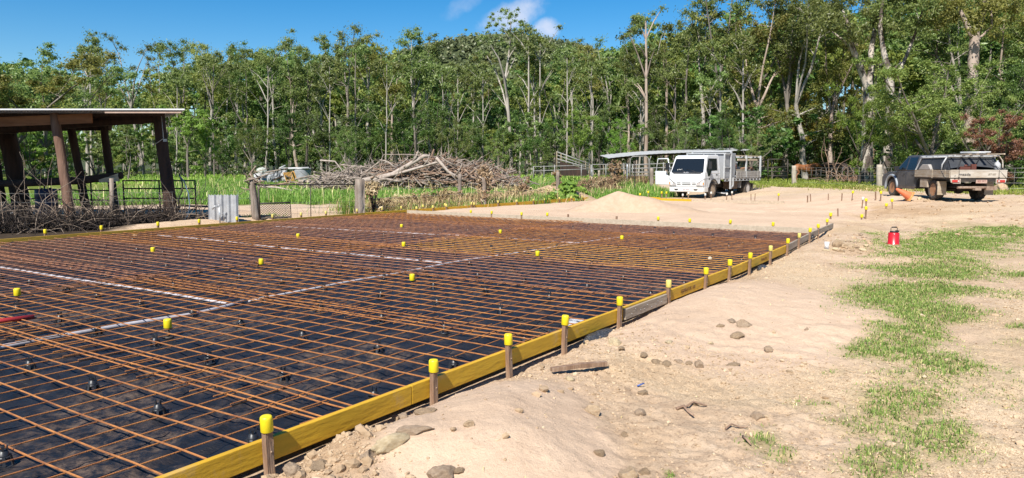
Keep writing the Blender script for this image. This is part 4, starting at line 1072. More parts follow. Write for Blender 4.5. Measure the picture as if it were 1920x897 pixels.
on_truck(mb, 'jerry_can', M_alu, 'pale tub with a handle near the tail of the truck tray', 'tub')

# ---------------------------------------------------------------- the ute; local +Y = forward, origin under the rear axle
def build_ute(loc, rz):
    M_body = mat('dusty_blue_grey_paint', (0.055, 0.055, 0.062), (0.105, 0.095, 0.092), 2.5, 0.38, c3=(0.070, 0.068, 0.074), coat=0.25)
    M_mud = mat('dust_streaked_paint', (0.085, 0.068, 0.060), (0.15, 0.115, 0.09), 3, 0.6)
    M_tray = mat('muddy_white_tray', (0.36, 0.285, 0.20), (0.55, 0.50, 0.43), 2.2, 0.55, lo=.3, hi=.6, stretch=(1, 1, 3))
    M_trayr = mat('clay_stained_tray', (0.33, 0.24, 0.15), (0.50, 0.44, 0.35), 3, 0.7, lo=.3, hi=.7, stretch=(1, 1, 3))
    M_flare = mat('grey_guard_flare', (0.30, 0.33, 0.36), rough=0.45)
    T = thing('pickup_ute', 'dusty blue grey ute with a muddy white tray, canopy and roof rack, seen from behind', 'ute', loc, rz)
    wb = 3.0; W_ = .86
    def hw(z): return W_ if z < 1.0 else W_ - .17 * (z - 1.0) / .65
    low = [(1.20, .42), (1.20, 1.02), (2.55, 1.02), (3.35, .96), (3.78, .86), (3.86, .70), (3.86, .42), (3.62, .36)] + arc(wb, .36, .46, 8, 172, 11) + [(2.45, .34), (1.3, .36)]
    shell(low, hw, 'body', M_body, T, .04)
    up = [(1.20, 1.015), (1.20, 1.55), (1.30, 1.60), (2.02, 1.60), (2.12, 1.57), (2.78, 1.015)]
    shell(up, hw, 'cabin', M_body, T, .04)
    for s in (-1, 1):
        def sp(y, z, off=.007): return (s * (hw(z) + off), y, z)
        mb = MB(); mb.poly([sp(1.98, 1.05), sp(2.62, 1.05), sp(2.08, 1.51), sp(1.96, 1.52)]); mb.build('side_window', M_glass, T)
        mb = MB(); mb.poly([sp(1.27, 1.05), sp(1.88, 1.05), sp(1.87, 1.52), sp(1.30, 1.52)]); mb.build('rear_side_window', M_glass, T)
        for y0, y1 in ((1.95, 2.60), (1.24, 1.92)):
            mb = MB(); mb.slab([(s * (W_ - .004), y0, .44), (s * (W_ - .004), y1, .44), (s * (W_ - .004), y1, 1.0), (s * (W_ - .004), y0, 1.0)], (s * .012, 0, 0)); d = mb.build('door', M_body, T, bevel=.006, recalc=True)
            mb = MB(); mb.box((s * (W_ + .025), y0 + .10, .90), (.025, .14, .035)); mb.build('handle', M_body, d)
        mb = MB(); mb.box((s * (W_ + .006), 1.92, .40), (.02, 1.35, .11)); mb.build('sill', M_mud, T)
        mb = MB(); pts = [(s * (W_ + .01), y, z) for y, z in arc(wb, .36, .485, -8, 178, 14)]; mb.tube(pts, .05, 7); mb.build('wheel_arch_flare', M_flare, T)
        mb = MB(); mb.box((s * (W_ + .12), 2.42, 1.10), (.16, .10, .17)); mb.tube([(s * (W_ - .02), 2.45, 1.06), (s * (W_ + .1), 2.42, 1.08)], .02, 6); mb.build('mirror', M_blackpl, T, bevel=.02)
    # bonnet vent, windscreen
    mb = MB(); mb.poly([(-.74, 2.76, 1.045), (.74, 2.76, 1.045), (.66, 2.16, 1.55), (-.66, 2.16, 1.55)]); mb.build('windscreen', M_glass, T)
    mb = MB(); mb.box((0, 3.84, .52), (1.66, .12, .22)); mb.build('front_bumper', M_blackpl, T, bevel=.03)
    # chassis
    mb = MB()
    for s in (-1, 1): mb.box((s * .38, 1.2, .52), (.08, 4.4, .14))
    mb.cyl((-.7, 0, .36), (.7, 0, .36), .055, n=8); mb.lathe([(0, -.14), (.12, -.11), (.145, 0), (.12, .11), (0, .14)], 12, (.05, 0, .36), Matrix.Rotation(R(90), 3, 'Y'))
    for s in (-1, 1): mb.bar((s * .45, -.75, .47), (s * .45, .75, .47), .06, .05)
    mb.box((0, 1.6, .5), (1.2, 2.0, .22)); mb.box((0, 3.2, .62), (1.3, 1.0, .36)); mb.build('chassis', M_chassis, T)
    for x, y, s in ((-.72, 0, -1), (.72, 0, 1), (-.72, wb, -1), (.72, wb, 1)): wheel(T, (x, y, .36), .36, .25, s, M_rimred, .60)
    # tray
    zt = .80; y1 = 1.12; y2 = -1.22; th = .26; hx = .93
    mb = MB(); mb.box((0, (y1 + y2) / 2, zt - .03), (2 * hx - .04, y1 - y2, .06)); mb.box((0, y2 + .05, zt - .09), (2 * hx - .3, .08, .08)); mb.build('tray_deck', M_chassis, T)
    for s in (-1, 1):
        mb = MB(); mb.box((s * hx, (y1 + y2) / 2, zt + th / 2), (.035, y1 - y2 - .04, th))
        for z in (.03, .10, .17, .235): mb.box((s * (hx + .012), (y1 + y2) / 2, zt + z), (.022, y1 - y2 - .06, .018))
        mb.build('tray_side', M_trayr, T)
        mb = MB(); mb.box((s * (hx + .015), -.1, zt + th / 2), (.03, .05, th + .04)); mb.box((s * (hx + .015), -.92, zt + th / 2), (.03, .05, th + .02)); mb.build('side_strut', M_trayr, T)
        mb = MB(); mb.box((s * .80, -.50, .40), (.30, .02, .40)); mb.box((s * .80, -.46, .62), (.30, .06, .10)); mb.build('mudflap', M_trayr, T)
        mb = MB(); mb.slab([(s * .58, y2 + .02, zt - .03), (s * .93, y2 + .02, zt - .03), (s * .90, y2 + .02, zt - .15), (s * .82, y2 + .02, zt - .19), (s * .58, y2 + .02, zt - .19)], (0, -.03, 0)); lb_ = mb.build('lamp_bracket', M_tray, T, recalc=True)
        mb = MB(); mb.box((s * .745, y2 - .02, zt - .11), (.25, .03, .085)); mb.build('tail_lamp', M_redlens, lb_, bevel=.008)
        mb = MB(); mb.box((s * .665, y2 - .037, zt - .11), (.055, .008, .06)); mb.build('reverse_lens', M_lens, lb_)
    mb = MB(); mb.box((0, y2, zt + th / 2 + .005), (2 * hx, .035, th + .01)); mb.box((0, y2 - .012, zt + .03), (2 * hx, .03, .05)); mb.box((0, y2 - .012, zt + th - .01), (2 * hx, .03, .03)); tg = mb.build('tailgate', M_tray, T)
    for s in (-1, 1):
        mb = MB(); mb.tube([(s * .66, y2 - .03, zt + th), (s * .66, y2 - .03, zt + .02)], .008, 5); mb.box((s * .66, y2 - .03, zt - .0), (.05, .02, .05)); mb.build('latch', M_chassis, tg)
    M_lett = mat('dark_lettering', (.10, .09, .085), rough=.5)
    text_mesh('lettering', 'mazda', .125, M_lett, tg, (-.47, y2 - .030, zt + .115), (R(90), 0, 0), .002, sx_=1.25)
    text_mesh('badge_lettering', 'BT-50', .085, mat('faded_lettering', (.34, .29, .22), rough=.6), tg, (.42, y2 - .030, zt + .12), (R(90), 0, 0), .002, shear=.3, sx_=1.2)
    mb = MB(); mb.box((.12, y2 + .015, zt - .115), (.37, .012, .13)); pl = mb.build('number_plate', mat('dusty_plate', (.46, .28, .22), (.52, .38, .30), 6, .6), T)
    text_mesh('plate_text', '807 SRT', .08, M_platetxt, pl, (.12, y2 + .007, zt - .113), (R(90), 0, 0), .001)
    mb = MB(); mb.cyl((-.62, y2 + .10, .47), (.62, y2 + .10, .47), .045, n=8); mb.box((0, y2 + .06, .42), (.2, .2, .08)); mb.box((.48, y2 + .08, .45), (.35, .09, .13)); mb.build('tow_bar', mat('rusty_tow_bar', (.20, .12, .08), (.36, .27, .20), 9, .8), T)
    mb = MB(); mb.box((-.83, .52, .60), (.16, .5, .32)); mb.build('under_tray_box', M_trayr, T, bevel=.01)
    # headboard, canopy frame, dark mesh sides, roof rack
    top = 1.50
    mb = MB()
    for s in (-1, 1):
        mb.tube([(s * .90, y1 + .02, zt), (s * .90, y1 + .02, 1.05), (s * .80, y1 - .20, top), (s * .80, y2 + .5, top + .01)], .028, 6)
        mb.tube([(s * .90, y2 + .62, zt + th), (s * .885, y2 + .62, zt + .45), (s * .80, y2 + .52, top)], .026, 6)
    mb.bar((-.80, y1 - .20, top), (.80, y1 - .20, top), .05, .05); mb.bar((-.80, y2 + .52, top), (.80, y2 + .52, top), .05, .05); mb.bar((-.80, -.1, top), (.80, -.1, top), .05, .05)
    mb.build('canopy_frame', M_frame, T)
    M_net = mat('dark_canvas', (.028, .031, .036), (.055, .058, .064), 3, .55)
    mb = MB(); mb.slab([(-.80, y1 - .2, top + .005), (.80, y1 - .2, top + .005), (.80, y2 + .45, top + .005), (-.80, y2 + .45, top + .005)], (0, 0, .015)); mb.build('canopy_roof', mat('pale_canopy_roof', (.22, .22, .21), (.32, .32, .31), 3, .6), T, recalc=True)
    for s in (-1, 1):
        mb = MB(); mb.slab([(s * .885, y1 - .05, zt + th + .01), (s * .885, y2 + .66, zt + th + .01), (s * .785, y2 + .56, top - .02), (s * .785, y1 - .22, top - .02)], (-s * .01, 0, 0)); mb.build('canopy_side', M_net, T, recalc=True)
        mb = MB(); mb.slab([(s * .88, y2 + .60, zt + th + .01), (s * .90, y2 + .10, zt + th + .01), (s * .785, y2 + .54, top - .03)], (-s * .01, 0, 0)); mb.build('canopy_flap', M_net, T, recalc=True)
    mb = MB(); mb.slab([(-.78, y2 + .50, top - .02), (.78, y2 + .50, top - .02), (.86, y2 + .16, zt + th + .03), (.40, y2 + .24, zt + th + .10), (-.2, y2 + .26, zt + th + .15), (-.84, y2 + .18, zt + th + .06)], (0, -.012, 0)); mb.build('opening_shade_flap', M_net, T, recalc=True)  # flap widened over the rear to stand for the shaded tray inside
    mb = MB()
    for (p0_, p1_) in (((-.35, y2 + .42, top - .01), (-.80, y2 - .03, zt + .05)), ((.25, y2 + .42, top - .01), (.02, y2 + .22, zt + th + .20)), ((.40, y2 + .40, top - .01), (.74, y2 - .02, zt + th)), ((-.9, y2 + .30, zt + th + .1), (-.78, y2 - .03, zt - .05)), ((.66, y2 + .0, zt + th), (.92, y2 - .03, zt - .02))): mb.bar(p0_, p1_, .03, .006)
    mb.tube([(-.9, -.25, zt + th + .03), (-.935, -.6, zt + .28), (-.955, -.98, zt - .02)], .016, 5)
    mb.build('strap', M_blackpl, T)
    # grey lid box on the side of the tray
    mb = MB(); mb.slab([(-.955, .82, zt + th), (-.955, .80, zt + th + .07), (-.955, .58, zt + th + .20), (-.955, .20, zt + th + .20), (-.955, .02, zt + th + .04), (-.955, .02, zt + th)], (.12, 0, 0)); mb.build('side_box', mat('dusty_grey_box', (.34, .31, .28), (.42, .39, .36), 4, .6), T, bevel=.02, recalc=True)
    # hooped bar at the right rear with a water jug on it
    mb = MB(); mb.tube([(.60, y2 + .25, top + .04), (.78, y2 + .22, top + .02), (.88, y2 + .2, top - .12), (.90, y2 + .2, top - .3), (.90, y2 + .2, zt + th)], .024, 6); mb.build('hoop_bar', M_tray, T)
    rk = MB()
    for x in (-.7, .7): rk.bar((x, y1 - .1, top + .06), (x, y2 + .2, top + .06), .035, .03)
    for y in (y1 - .25, .1, y2 + .35): rk.bar((-.85, y, top + .04), (.85, y, top + .04), .045, .03)
    rk.build('roof_rack', M_frame, T)
    return T, y2, zt, th, top
ug = P(1757, 377.5, 0)
_D = 26.0
uw = W(1755, 377.5, _D)
UTE_PHI = R(-2.0)
UT, UY2, UZT, UTH, UTOP = build_ute((0, 0, 0), 0)
UT.rotation_euler = (0, 0, UTE_PHI)
UT.location = (uw.x + .72, uw.y, float(hg(np.array([uw.x]), np.array([uw.y]))[0]))
def on_ute(o):
    o.location = UT.location; o.rotation_euler = UT.rotation_euler; return o
for x, w_ in ((-.40, 'nearer the cab side edge'), (-.15, 'in the middle'), (.2, 'towards the far side')):
    mb = MB(); mb.bar((x, 1.0, UTOP + .09), (x + .05, UY2 - .05, UTOP + .095), .09, .035)
    tag(on_ute(mb.build('timber_plank', M_oldwood)), 'grey plank lying along the roof rack of the ute, ' + w_, 'plank', 'planks on the ute rack')
mb = MB(); mb.bar((.45, .8, UTOP + .10), (.75, UY2 - .1, UTOP + .10), .05, .04); tag(on_ute(mb.build('timber_batten', M_timberpale)), 'single batten sticking out over the tail of the ute rack', 'batten')
mb = MB(); mb.tube([(.1, .1, UTOP + .17), (.6, -.5, UTOP + .16)], .03, 6); tag(on_ute(mb.build('white_pole', M_white)), 'thicker white pole lying across the planks on the ute rack', 'pole')
mb = MB(); mb.tube([(-.1, -.4, UTOP + .17), (.55, -.9, UTOP + .17)], .02, 6); tag(on_ute(mb.build('white_pole', M_white)), 'thin white pole across the planks at the tail of the ute rack', 'pole')
mb = MB(); mb.lathe([(.08, 0), (.10, .02), (.10, .20), (.06, .26), (.03, .28), (.03, .32), (0, .33)], 14, (.72, UY2 + .20, UZT + UTH)); tag(on_ute(mb.build('water_bottle', mat('clear_grey_plastic', (.36, .37, .38), (.5, .5, .5), 6, .2))), 'grey plastic water bottle at the rear corner of the ute tray', 'bottle')
mb = MB(); mb.box((-.35, UY2 + .30, UZT + .2), (.34, .26, .36)); mb.cyl((-.3, UY2 + .25, UZT + .38), (-.3, UY2 + .25, UZT + .44), .05, n=10); mb.box((-.05, UY2 + .3, UZT + .24), (.16, .2, .44)); tag(on_ute(mb.build('fuel_can', mat('red_fuel_can', (.16, .035, .022), (.10, .035, .022), 6, .7))), 'red fuel can standing inside the ute tray behind the tailgate', 'fuel can')

# ================================================================ shed on the left
def log_post(name, base, top, r0, r1, m_, parent, seed):
    rg = random.Random(seed); mb = MB()
    pts = []; rs = []
    for i in range(9):
        t = i / 8
        pts.append(Vector(base).lerp(Vector(top), t) + Vector((rg.uniform(-.012, .012), rg.uniform(-.012, .012), 0))); rs.append((r0 + (r1 - r0) * t) * rg.uniform(.93, 1.07))
    mb.tube(pts, rs, 9)
    return mb.build(name, m_, parent)
SHED = thing('pole_shed', 'open pole shed with rough log posts and a low iron roof', 'shed', (-11.5, 20.5, 0))
def SL(v): return Vector(v) - Vector((-11.5, 20.5, 0))
M_iron = mat('galvanised_roof_iron', (0.48, 0.47, 0.46), (0.62, 0.61, 0.60), 2.5, 0.45, metal=0.4)
M_iron2 = mat('rusty_roof_underside', (0.16, 0.12, 0.10), (0.30, 0.24, 0.21), 3, 0.7, metal=0.2)
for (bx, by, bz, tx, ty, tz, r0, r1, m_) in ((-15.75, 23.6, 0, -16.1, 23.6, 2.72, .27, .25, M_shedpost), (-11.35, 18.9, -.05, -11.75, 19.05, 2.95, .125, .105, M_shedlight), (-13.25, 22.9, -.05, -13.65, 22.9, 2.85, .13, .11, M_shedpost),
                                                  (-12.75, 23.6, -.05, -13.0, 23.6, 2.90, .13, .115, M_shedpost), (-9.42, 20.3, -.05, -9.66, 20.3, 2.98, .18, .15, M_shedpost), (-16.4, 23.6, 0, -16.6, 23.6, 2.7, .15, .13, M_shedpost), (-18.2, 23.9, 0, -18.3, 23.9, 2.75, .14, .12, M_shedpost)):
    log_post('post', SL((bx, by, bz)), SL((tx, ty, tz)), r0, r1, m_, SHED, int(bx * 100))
# fascia and beams
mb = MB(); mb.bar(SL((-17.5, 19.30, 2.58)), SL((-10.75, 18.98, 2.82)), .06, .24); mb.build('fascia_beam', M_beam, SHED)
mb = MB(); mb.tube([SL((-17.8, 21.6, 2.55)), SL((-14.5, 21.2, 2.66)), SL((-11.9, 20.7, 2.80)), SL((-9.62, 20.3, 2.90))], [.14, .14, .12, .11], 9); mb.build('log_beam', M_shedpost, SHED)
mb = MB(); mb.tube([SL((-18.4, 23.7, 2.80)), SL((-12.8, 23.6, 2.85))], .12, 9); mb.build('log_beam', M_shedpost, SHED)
for y in (19.3, 20.4, 21.6, 22.8, 23.9):
    mb = MB(); mb.bar(SL((-19.0, y, 2.925 + (y - 18.4) * .01)), SL((-8.48 - (y - 18.4) * .62, y, 2.925 + (y - 18.4) * .01)), .05, .07); mb.build('roof_batten', M_shedpost, SHED)
# corrugated roof sheets
def corrugated(x0, x1, y0, y1, zf, pitch=.076, amp=.009, nx=None):
    nx = nx or int((x1 - x0) / (pitch / 4)); xs = np.linspace(x0, x1, nx + 1)
    mb = MB(); vs_ = []
    for y in (y0, y1):
        for x in xs: vs_.append((x, y, zf(x, y) + amp * math.sin(2 * math.pi * x / pitch)))
    n = len(xs); mb._add(vs_, [(i, i + 1, n + i + 1, n + i) for i in range(n - 1)], True)
    return mb
for k, (x0, x1, dz) in enumerate(((-20.0, -10.35, .012), (-10.4, -8.10, 0.0))):
    mb = corrugated(x0 + 11.5, x1 + 11.5, 18.4 - 20.5, 24.4 - 20.5, lambda x, y: 2.985 + dz + (y + 2.1) * .01)
    mb.v = [(x - (.62 * (y + 2.1) if k else 0) - (3.8 if (not k and y > 1) else 0), y, z) for x, y, z in mb.v]
    o = mb.build('roof_sheet', M_iron, SHED); so = o.modifiers.new('thick', 'SOLIDIFY'); so.thickness = 0.004
mb = MB(); mb.box(SL((-14.1, 18.38, 3.000)), (12.0, .02, .035)); mb.build('roof_edge', mat('pale_roof_edge', (.62, .62, .62), (.74, .74, .74), 2, .5), SHED)
mb = MB(); mb.box(SL((-9.15, 18.42, 2.935)), (1.9, .03, .05)); mb.build('lit_underside_strip', mat('lit_underside_pink', (.40, .27, .20), (.5, .36, .28), 8, .8), SHED)  # strip added in the colour of the lit roof underside
mb = MB(); mb.box(SL((-9.42, 20.08, 2.30)), (.09, .05, .07)); mb.tube([SL((-9.5, 20.1, 2.95)), SL((-9.45, 20.06, 2.35)), SL((-9.75, 20.05, 2.15))], .012, 5); mb.build('power_fitting', M_steel, SHED)
mb = MB(); mb.tube([SL((-17, 20.6, 1.12)), SL((-13.9, 20.6, 1.12)), SL((-12.2, 20.75, 1.20)), SL((-11.0, 20.75, 1.34))], [.10, .10, .11, .10], 8); mb.build('log_rail', M_shedpost, SHED)
mb = MB(); mb.slab([SL((-11.6, 20.65, 1.22)), SL((-11.05, 20.65, 1.40)), SL((-11.05, 20.65, 1.18)), SL((-11.6, 20.65, 1.14))], (0, .06, 0)); mb.build('plank_end', M_timberpale, SHED, recalc=True)

# steel yard panel inside the shed
def yard_panel(p0, p1, z0, heights, m_, lab, r=.022, posts=3, name='yard_panel', group='steel yard panels'):
    p0 = Vector(p0); p1 = Vector(p1); d = p1 - p0
    t = thing(name, lab, 'yard panel', (p0.x, p0.y, z0), group=group)
    for h in heights:
        mb = MB(); mb.tube([(0, 0, h), (d.x, d.y, h + d.z)], r, 6); mb.build('rail', m_, t)
    for k in range(posts):
        f = k / (posts - 1); mb = MB(); mb.tube([(d.x * f, d.y * f, -.1), (d.x * f, d.y * f, max(heights) + .02 + d.z * f)], r * 1.1, 6); mb.build('upright', m_, t)
    return t
yard_panel((-16, 24.0, 0), (-12.2, 22.6, 0), 0.0, (.25, .55, .85, 1.12), M_darksteel, 'dark steel yard panel behind the thick shed posts', posts=5)
yard_panel((-11.9, 22.5, 0), (-9.7, 22.5, 0), 0.0, (.28, .62, .92, 1.16), M_darksteel, 'dark steel yard panel beside the corner post of the shed', posts=3)
mb = MB(); mb.tube([(-10.8, 21.2, 1.25), (-11.1, 21.2, .55), (-11.0, 21.3, .1)], .03, 6); mb.tube([(-10.35, 21.4, 1.25), (-10.9, 21.3, .25)], .03, 6)
# blue drum lying under the shed
t = thing('blue_drum', 'dark blue plastic drum under the shed roof behind the wire', 'drum', (-13.9, 21.9, 0.0))
mb = MB(); mb.lathe([(.27, 0), (.29, .03), (.30, .3), (.285, .32), (.30, .34), (.30, .6), (.285, .62), (.30, .64), (.29, .90), (.26, .93), (0, .93)], 22)
mb.build('drum_body', mat('dark_blue_plastic', (.012, .02, .075), (.02, .03, .09), 5, .45), t)
mb = MB(); mb.lathe([(.04, .93), (.04, .965), (0, .965)], 12, (.14, 0, 0)); mb.lathe([(.03, .93), (.03, .955), (0, .955)], 12, (-.15, .05, 0)); mb.build('bung', M_blackpl, t)
t = thing('blue_drum', 'dark drum lying against the thick shed post at the picture edge', 'drum', (-14.6, 20.2, 0.32), rot=(R(90), 0, R(70)))
mb = MB(); mb.lathe([(.27, 0), (.29, .03), (.30, .3), (.285, .32), (.30, .34), (.30, .6), (.285, .62), (.30, .64), (.29, .90), (.26, .93), (0, .93)], 22); mb.build('drum_body', M_blackpl, t)
mb = MB(); mb.lathe([(.04, .93), (.04, .965), (0, .965)], 12, (.14, 0, 0)); mb.build('bung', M_steel, t)

# wire fence with old posts in front of the shed
def wire_fence(pts, zs, m_, lab, name='wire_fence', vert=0.0, r=.0035, sag=.03, post_m=None, post_r=.05, post_h=1.25, postlist=()):
    t = thing(name, lab, 'fence', (pts[0][0], pts[0][1], 0), group=None)
    o0 = Vector((pts[0][0], pts[0][1], 0)); mb = MB()
    P_ = [Vector((x, y, float(hg(np.array([x]), np.array([y]))[0]))) for x, y in pts]
    for z in zs:
        q = []
        for i in range(len(P_) - 1):
            for k in range(6):
                f = k / 6; q.append(P_[i].lerp(P_[i + 1], f) + Vector((0, 0, z - sag * math.sin(math.pi * f) + random.uniform(-.006, .006))) - o0)
        q.append(P_[-1] + Vector((0, 0, z)) - o0); mb.tube(q, r, 4)
    if vert:
        for i in range(len(P_) - 1):
            n = int((P_[i + 1] - P_[i]).length / vert)
            for k in range(n):
                q = P_[i].lerp(P_[i + 1], (k + .5) / n) - o0; mb.tube([q + Vector((random.uniform(-.02, .02), 0, min(zs))), q + Vector((0, 0, max(zs) - sag))], r * .8, 3)
    mb.build('wire_netting', m_, t)
    for i in postlist:
        h = post_h * random.uniform(.92, 1.05); lean = random.uniform(-.07, .07); mb = MB()
        q = P_[i] - o0; mb.tube([q - Vector((0, 0, .1)), q + Vector((lean * .5, .0, h * .5)), q + Vector((lean, .02, h))], [post_r * 1.1, post_r, post_r * .9], 8); mb.build('post', post_m, t)
    return t
M_wire = mat('fence_wire', (.34, .33, .31), (.45, .43, .40), 20, .5, metal=.4)
wire_fence([(-14.6, 17.6), (-12.6, 18.3), (-10.6, 19.4), (-8.9, 20.4), (-8.2, 21.6), (-7.72, 22.0)], (.15, .32, .5, .7, .92), M_wire, 'rusty netting fence full of dead vines in front of the pole shed', vert=.3, post_m=M_post, post_r=.06, postlist=(2,), post_h=1.32)

# dead vines and weeds in front of the shed
M_vine = mat('dead_vine', (.17, .12, .085), (.42, .34, .26), 11, .9, c3=(.27, .20, .145))
M_vined = mat('shaded_dead_stalks', (.016, .012, .010), (.055, .036, .027), 11, .9)  # stalk colour darkened to stand for the shade at the fence
def tangle(name, spots, n, m_, lab, hmin, hmax, r, seed, curl=1.0, cat='vines'):
    rg = np.random.default_rng(seed); mb = MB()
    spots = np.asarray(spots, float)
    for k in range(n):
        i = rg.integers(0, len(spots) - 1); f = rg.random()
        p = spots[i] * (1 - f) + spots[i + 1] * f + rg.normal(0, .22, 2)
        z0 = float(hg(np.array([p[0]]), np.array([p[1]]))[0])
        q = Vector((p[0], p[1], z0 - .02)); d = Vector((rg.normal(0, .45), rg.normal(0, .45), rg.uniform(.5, 1.2))).normalized()
        L_ = rg.uniform(hmin, hmax); st = 7; pts = [q.copy()]
        for s_ in range(st):
            d = (d + Vector((rg.normal(0, .28 * curl), rg.normal(0, .28 * curl), rg.normal(-.12 * curl, .2)))).normalized()
            q = q + d * (L_ / st); q.z = max(q.z, z0 - .02); pts.append(q.copy())
        rr = r * rg.uniform(.5, 1.4); mb.tube(pts, [rr * (1 - .7 * j / st) for j in range(st + 1)], 4, caps=False)
    return tag(mb.build(name, m_), lab, cat, kind='stuff')
line = [(-14.2, 16.9), (-12.9, 17.5), (-11.5, 18.2), (-10.4, 18.9), (-9.3, 19.8), (-8.7, 20.6)]
tangle('dead_vines', line, 230, M_vine, 'tangle of bare dead vines over the netting fence', .9, 2.4, .010, 5, .9)
tangle('dead_stalks', [(-15.5, 16.4), (-13.0, 17.3), (-10.8, 18.7), (-9.2, 19.9)], 2300, M_vined, 'dead stalks coloured as if shaded, packed along the foot of the fence', .3, 1.0, .012, 6, .8)
tangle('dead_stalks', [(-15.4, 16.6), (-13.6, 17.2), (-12.9, 17.6)], 260, M_vine, 'pale dead stalks at the picture edge beside the fence', .5, 1.25, .013, 9, .7)

# hose, black pipe, iron sheet with tap
mb = MB(); c = P(420, 416); x0 = W(391, 416, c.y).x; x1 = W(447, 416, c.y).x
iron = thing('iron_sheet', 'upright pale corrugated iron sheet behind the boards with a tap in front', 'iron sheet', (c.x, c.y, c.z))
mb = corrugated(x0 - c.x, x1 - c.x, 0, 0.001, lambda x, y: 0, pitch=.15, amp=.02)
mb = MB(); xs = np.linspace(x0 - c.x, x1 - c.x, 60); n = len(xs); tops = [.70 + .015 * math.sin(i) for i in range(n)]
prof = [.022 * math.copysign(min(1, abs(1.7 * math.sin(2 * math.pi * (x - xs[0]) / .19))), math.sin(2 * math.pi * (x - xs[0]) / .19)) for x in xs]
mb._add([(x, p_, -.1) for x, p_ in zip(xs, prof)] + [(x + .01, p_, h) for x, p_, h in zip(xs, prof, tops)], [(i, i + 1, n + i + 1, n + i) for i in range(n - 1)], False)
o = mb.build('sheet', mat('pale_zincalume', (.34, .34, .35), (.52, .52, .52), 3, .5, metal=.2), iron); so = o.modifiers.new('t', 'SOLIDIFY'); so.thickness = .004
tp_ = thing('garden_tap', 'steel tap riser standing in front of the iron sheet', 'tap', (c.x - .02, c.y - .22, c.z))
mb = MB(); mb.tube([(0, 0, -.05), (0, 0, .42)], .022, 8); mb.tube([(0, 0, .40), (-.1, -.05, .42), (-.16, -.06, .34)], .02, 8); mb.build('riser', M_steel, tp_)
mb = MB(); mb.lathe([(.045, 0), (.045, .015), (0, .02)], 10, (0, 0, .44)); mb.tube([(.05, 0, .20), (.12, -.02, .26), (.12, -.02, .05)], .016, 6); mb.build('tap_handle', M_steel, tp_)
mb = MB(); h0 = W(318, 398, 20.2); h1 = W(360, 389, 20.6); h2 = W(405, 388, 21.1); mb.tube([h0, (h0 + h1) / 2 + Vector((0, 0, .12)), h1 + Vector((0, 0, .03)), h2], .030, 8)
tag(mb.build('black_pipe', M_blackpl), 'thick black poly pipe from the shed corner to the tap', 'pipe')
mb = MB(); pts = [W(x, y, 20.0) for x, y in ((336, 330), (345, 340), (353, 362), (356, 385), (352, 405), (342, 418), (328, 426), (318, 428))]
mb.tube(pts, .016, 6); tag(mb.build('garden_hose', mat('blue_grey_hose', (.10, .16, .24), (.16, .22, .3), 8, .5)), 'blue grey hose looped from the shed corner post to the ground', 'hose')
mb = MB(); mb.tube([W(x, y, 20.05) for x, y in ((336, 326), (342, 345), (341, 360), (335, 372), (336, 395))], .02, 6); tag(mb.build('black_hose', M_blackpl), 'black hose hanging beside the shed corner post', 'hose')

# ---------------------------------------------------------------- wire gate between two rough posts
def rough_post(px, pyb, pyt, r, m_, name, lab, cat='post', lean=0.0, group=None, n=9, hollow=False):
    b_ = P(px, pyb); top = W(px + lean, pyt, b_.y)
    rg = random.Random(int(px)); mb = MB(); pts = []; rs = []
    for i in range(7):
        f = i / 6; pts.append(Vector((0, 0, -.1)).lerp(Vector((top.x - b_.x, 0, top.z - b_.z)), f) + Vector((rg.uniform(-.012, .012), rg.uniform(-.012, .012), 0))); rs.append(r * rg.uniform(.9, 1.08) * (1.1 - .15 * f))
    mb.tube(pts, rs, n)
    if hollow: mb.bar((r * .85, -.03, -.05), (top.x - b_.x + r * .9, -.02, top.z - b_.z - .03), r * .55, .08)
    return tag(mb.build(name, m_, None, b_), lab, cat, group), b_, top
gp, gb, gt = rough_post(481, 411, 333, .10, M_post, 'gate_post', 'leaning grey gate post with torn top at the hinge side of the wire gate', lean=-9)
mb = MB(); rg = random.Random(4)
for k in range(16):
    p = gt + Vector((rg.uniform(-.08, .25), rg.uniform(-.05, .05), rg.uniform(-.35, .05))); mb.tube([p, p + Vector((rg.uniform(-.25, .35), rg.uniform(-.1, .1), rg.uniform(-.05, .30))), p + Vector((rg.uniform(-.35, .5), 0, rg.uniform(-.2, .35)))], [.03, .02, .008], 5)
tag(mb.build('dead_roots', M_vine), 'dead twisted roots hanging on the leaning gate post', 'roots', kind='stuff')
gp2, gb2, gt2 = rough_post(674, 404, 336, .145, M_post, 'gate_post', 'thick split grey post at the latch side of the wire gate', hollow=True)
GATE = thing('wire_gate', 'light wire gate with a chain-link panel hung between two rough posts', 'gate', gb + Vector((.15, 0, 0)))
o0 = GATE.location
mb = MB(); p_t0 = W(484, 347, gb.y) - o0; p_t1 = W(668, 346, gb2.y) - o0; mb.tube([p_t0, p_t1], .018, 6); mb.build('top_rail', M_darksteel, GATE)
a0 = W(487, 410, gb.y) - o0; a1 = W(484, 347, gb.y) - o0; mb = MB(); mb.tube([a0, a1], .03, 6); mb.build('hinge_stile', M_darksteel, GATE)
md0 = W(583, 411, (gb.y + gb2.y) / 2) - o0; md1 = W(582, 346, (gb.y + gb2.y) / 2) - o0; mb = MB(); mb.tube([md0, md1], .014, 6); mb.build('middle_rod', M_darksteel, GATE)
ch = [W(487, 410, gb.y) - o0, W(546, 407, gb.y + .5) - o0, W(544, 380, gb.y + .5) - o0, W(486, 382, gb.y) - o0]
mb = MB(); mb.tube(ch + [ch[0]], .022, 6); fr = mb.build('panel_frame', M_darksteel, GATE)
mb = MB(); nlk = 12
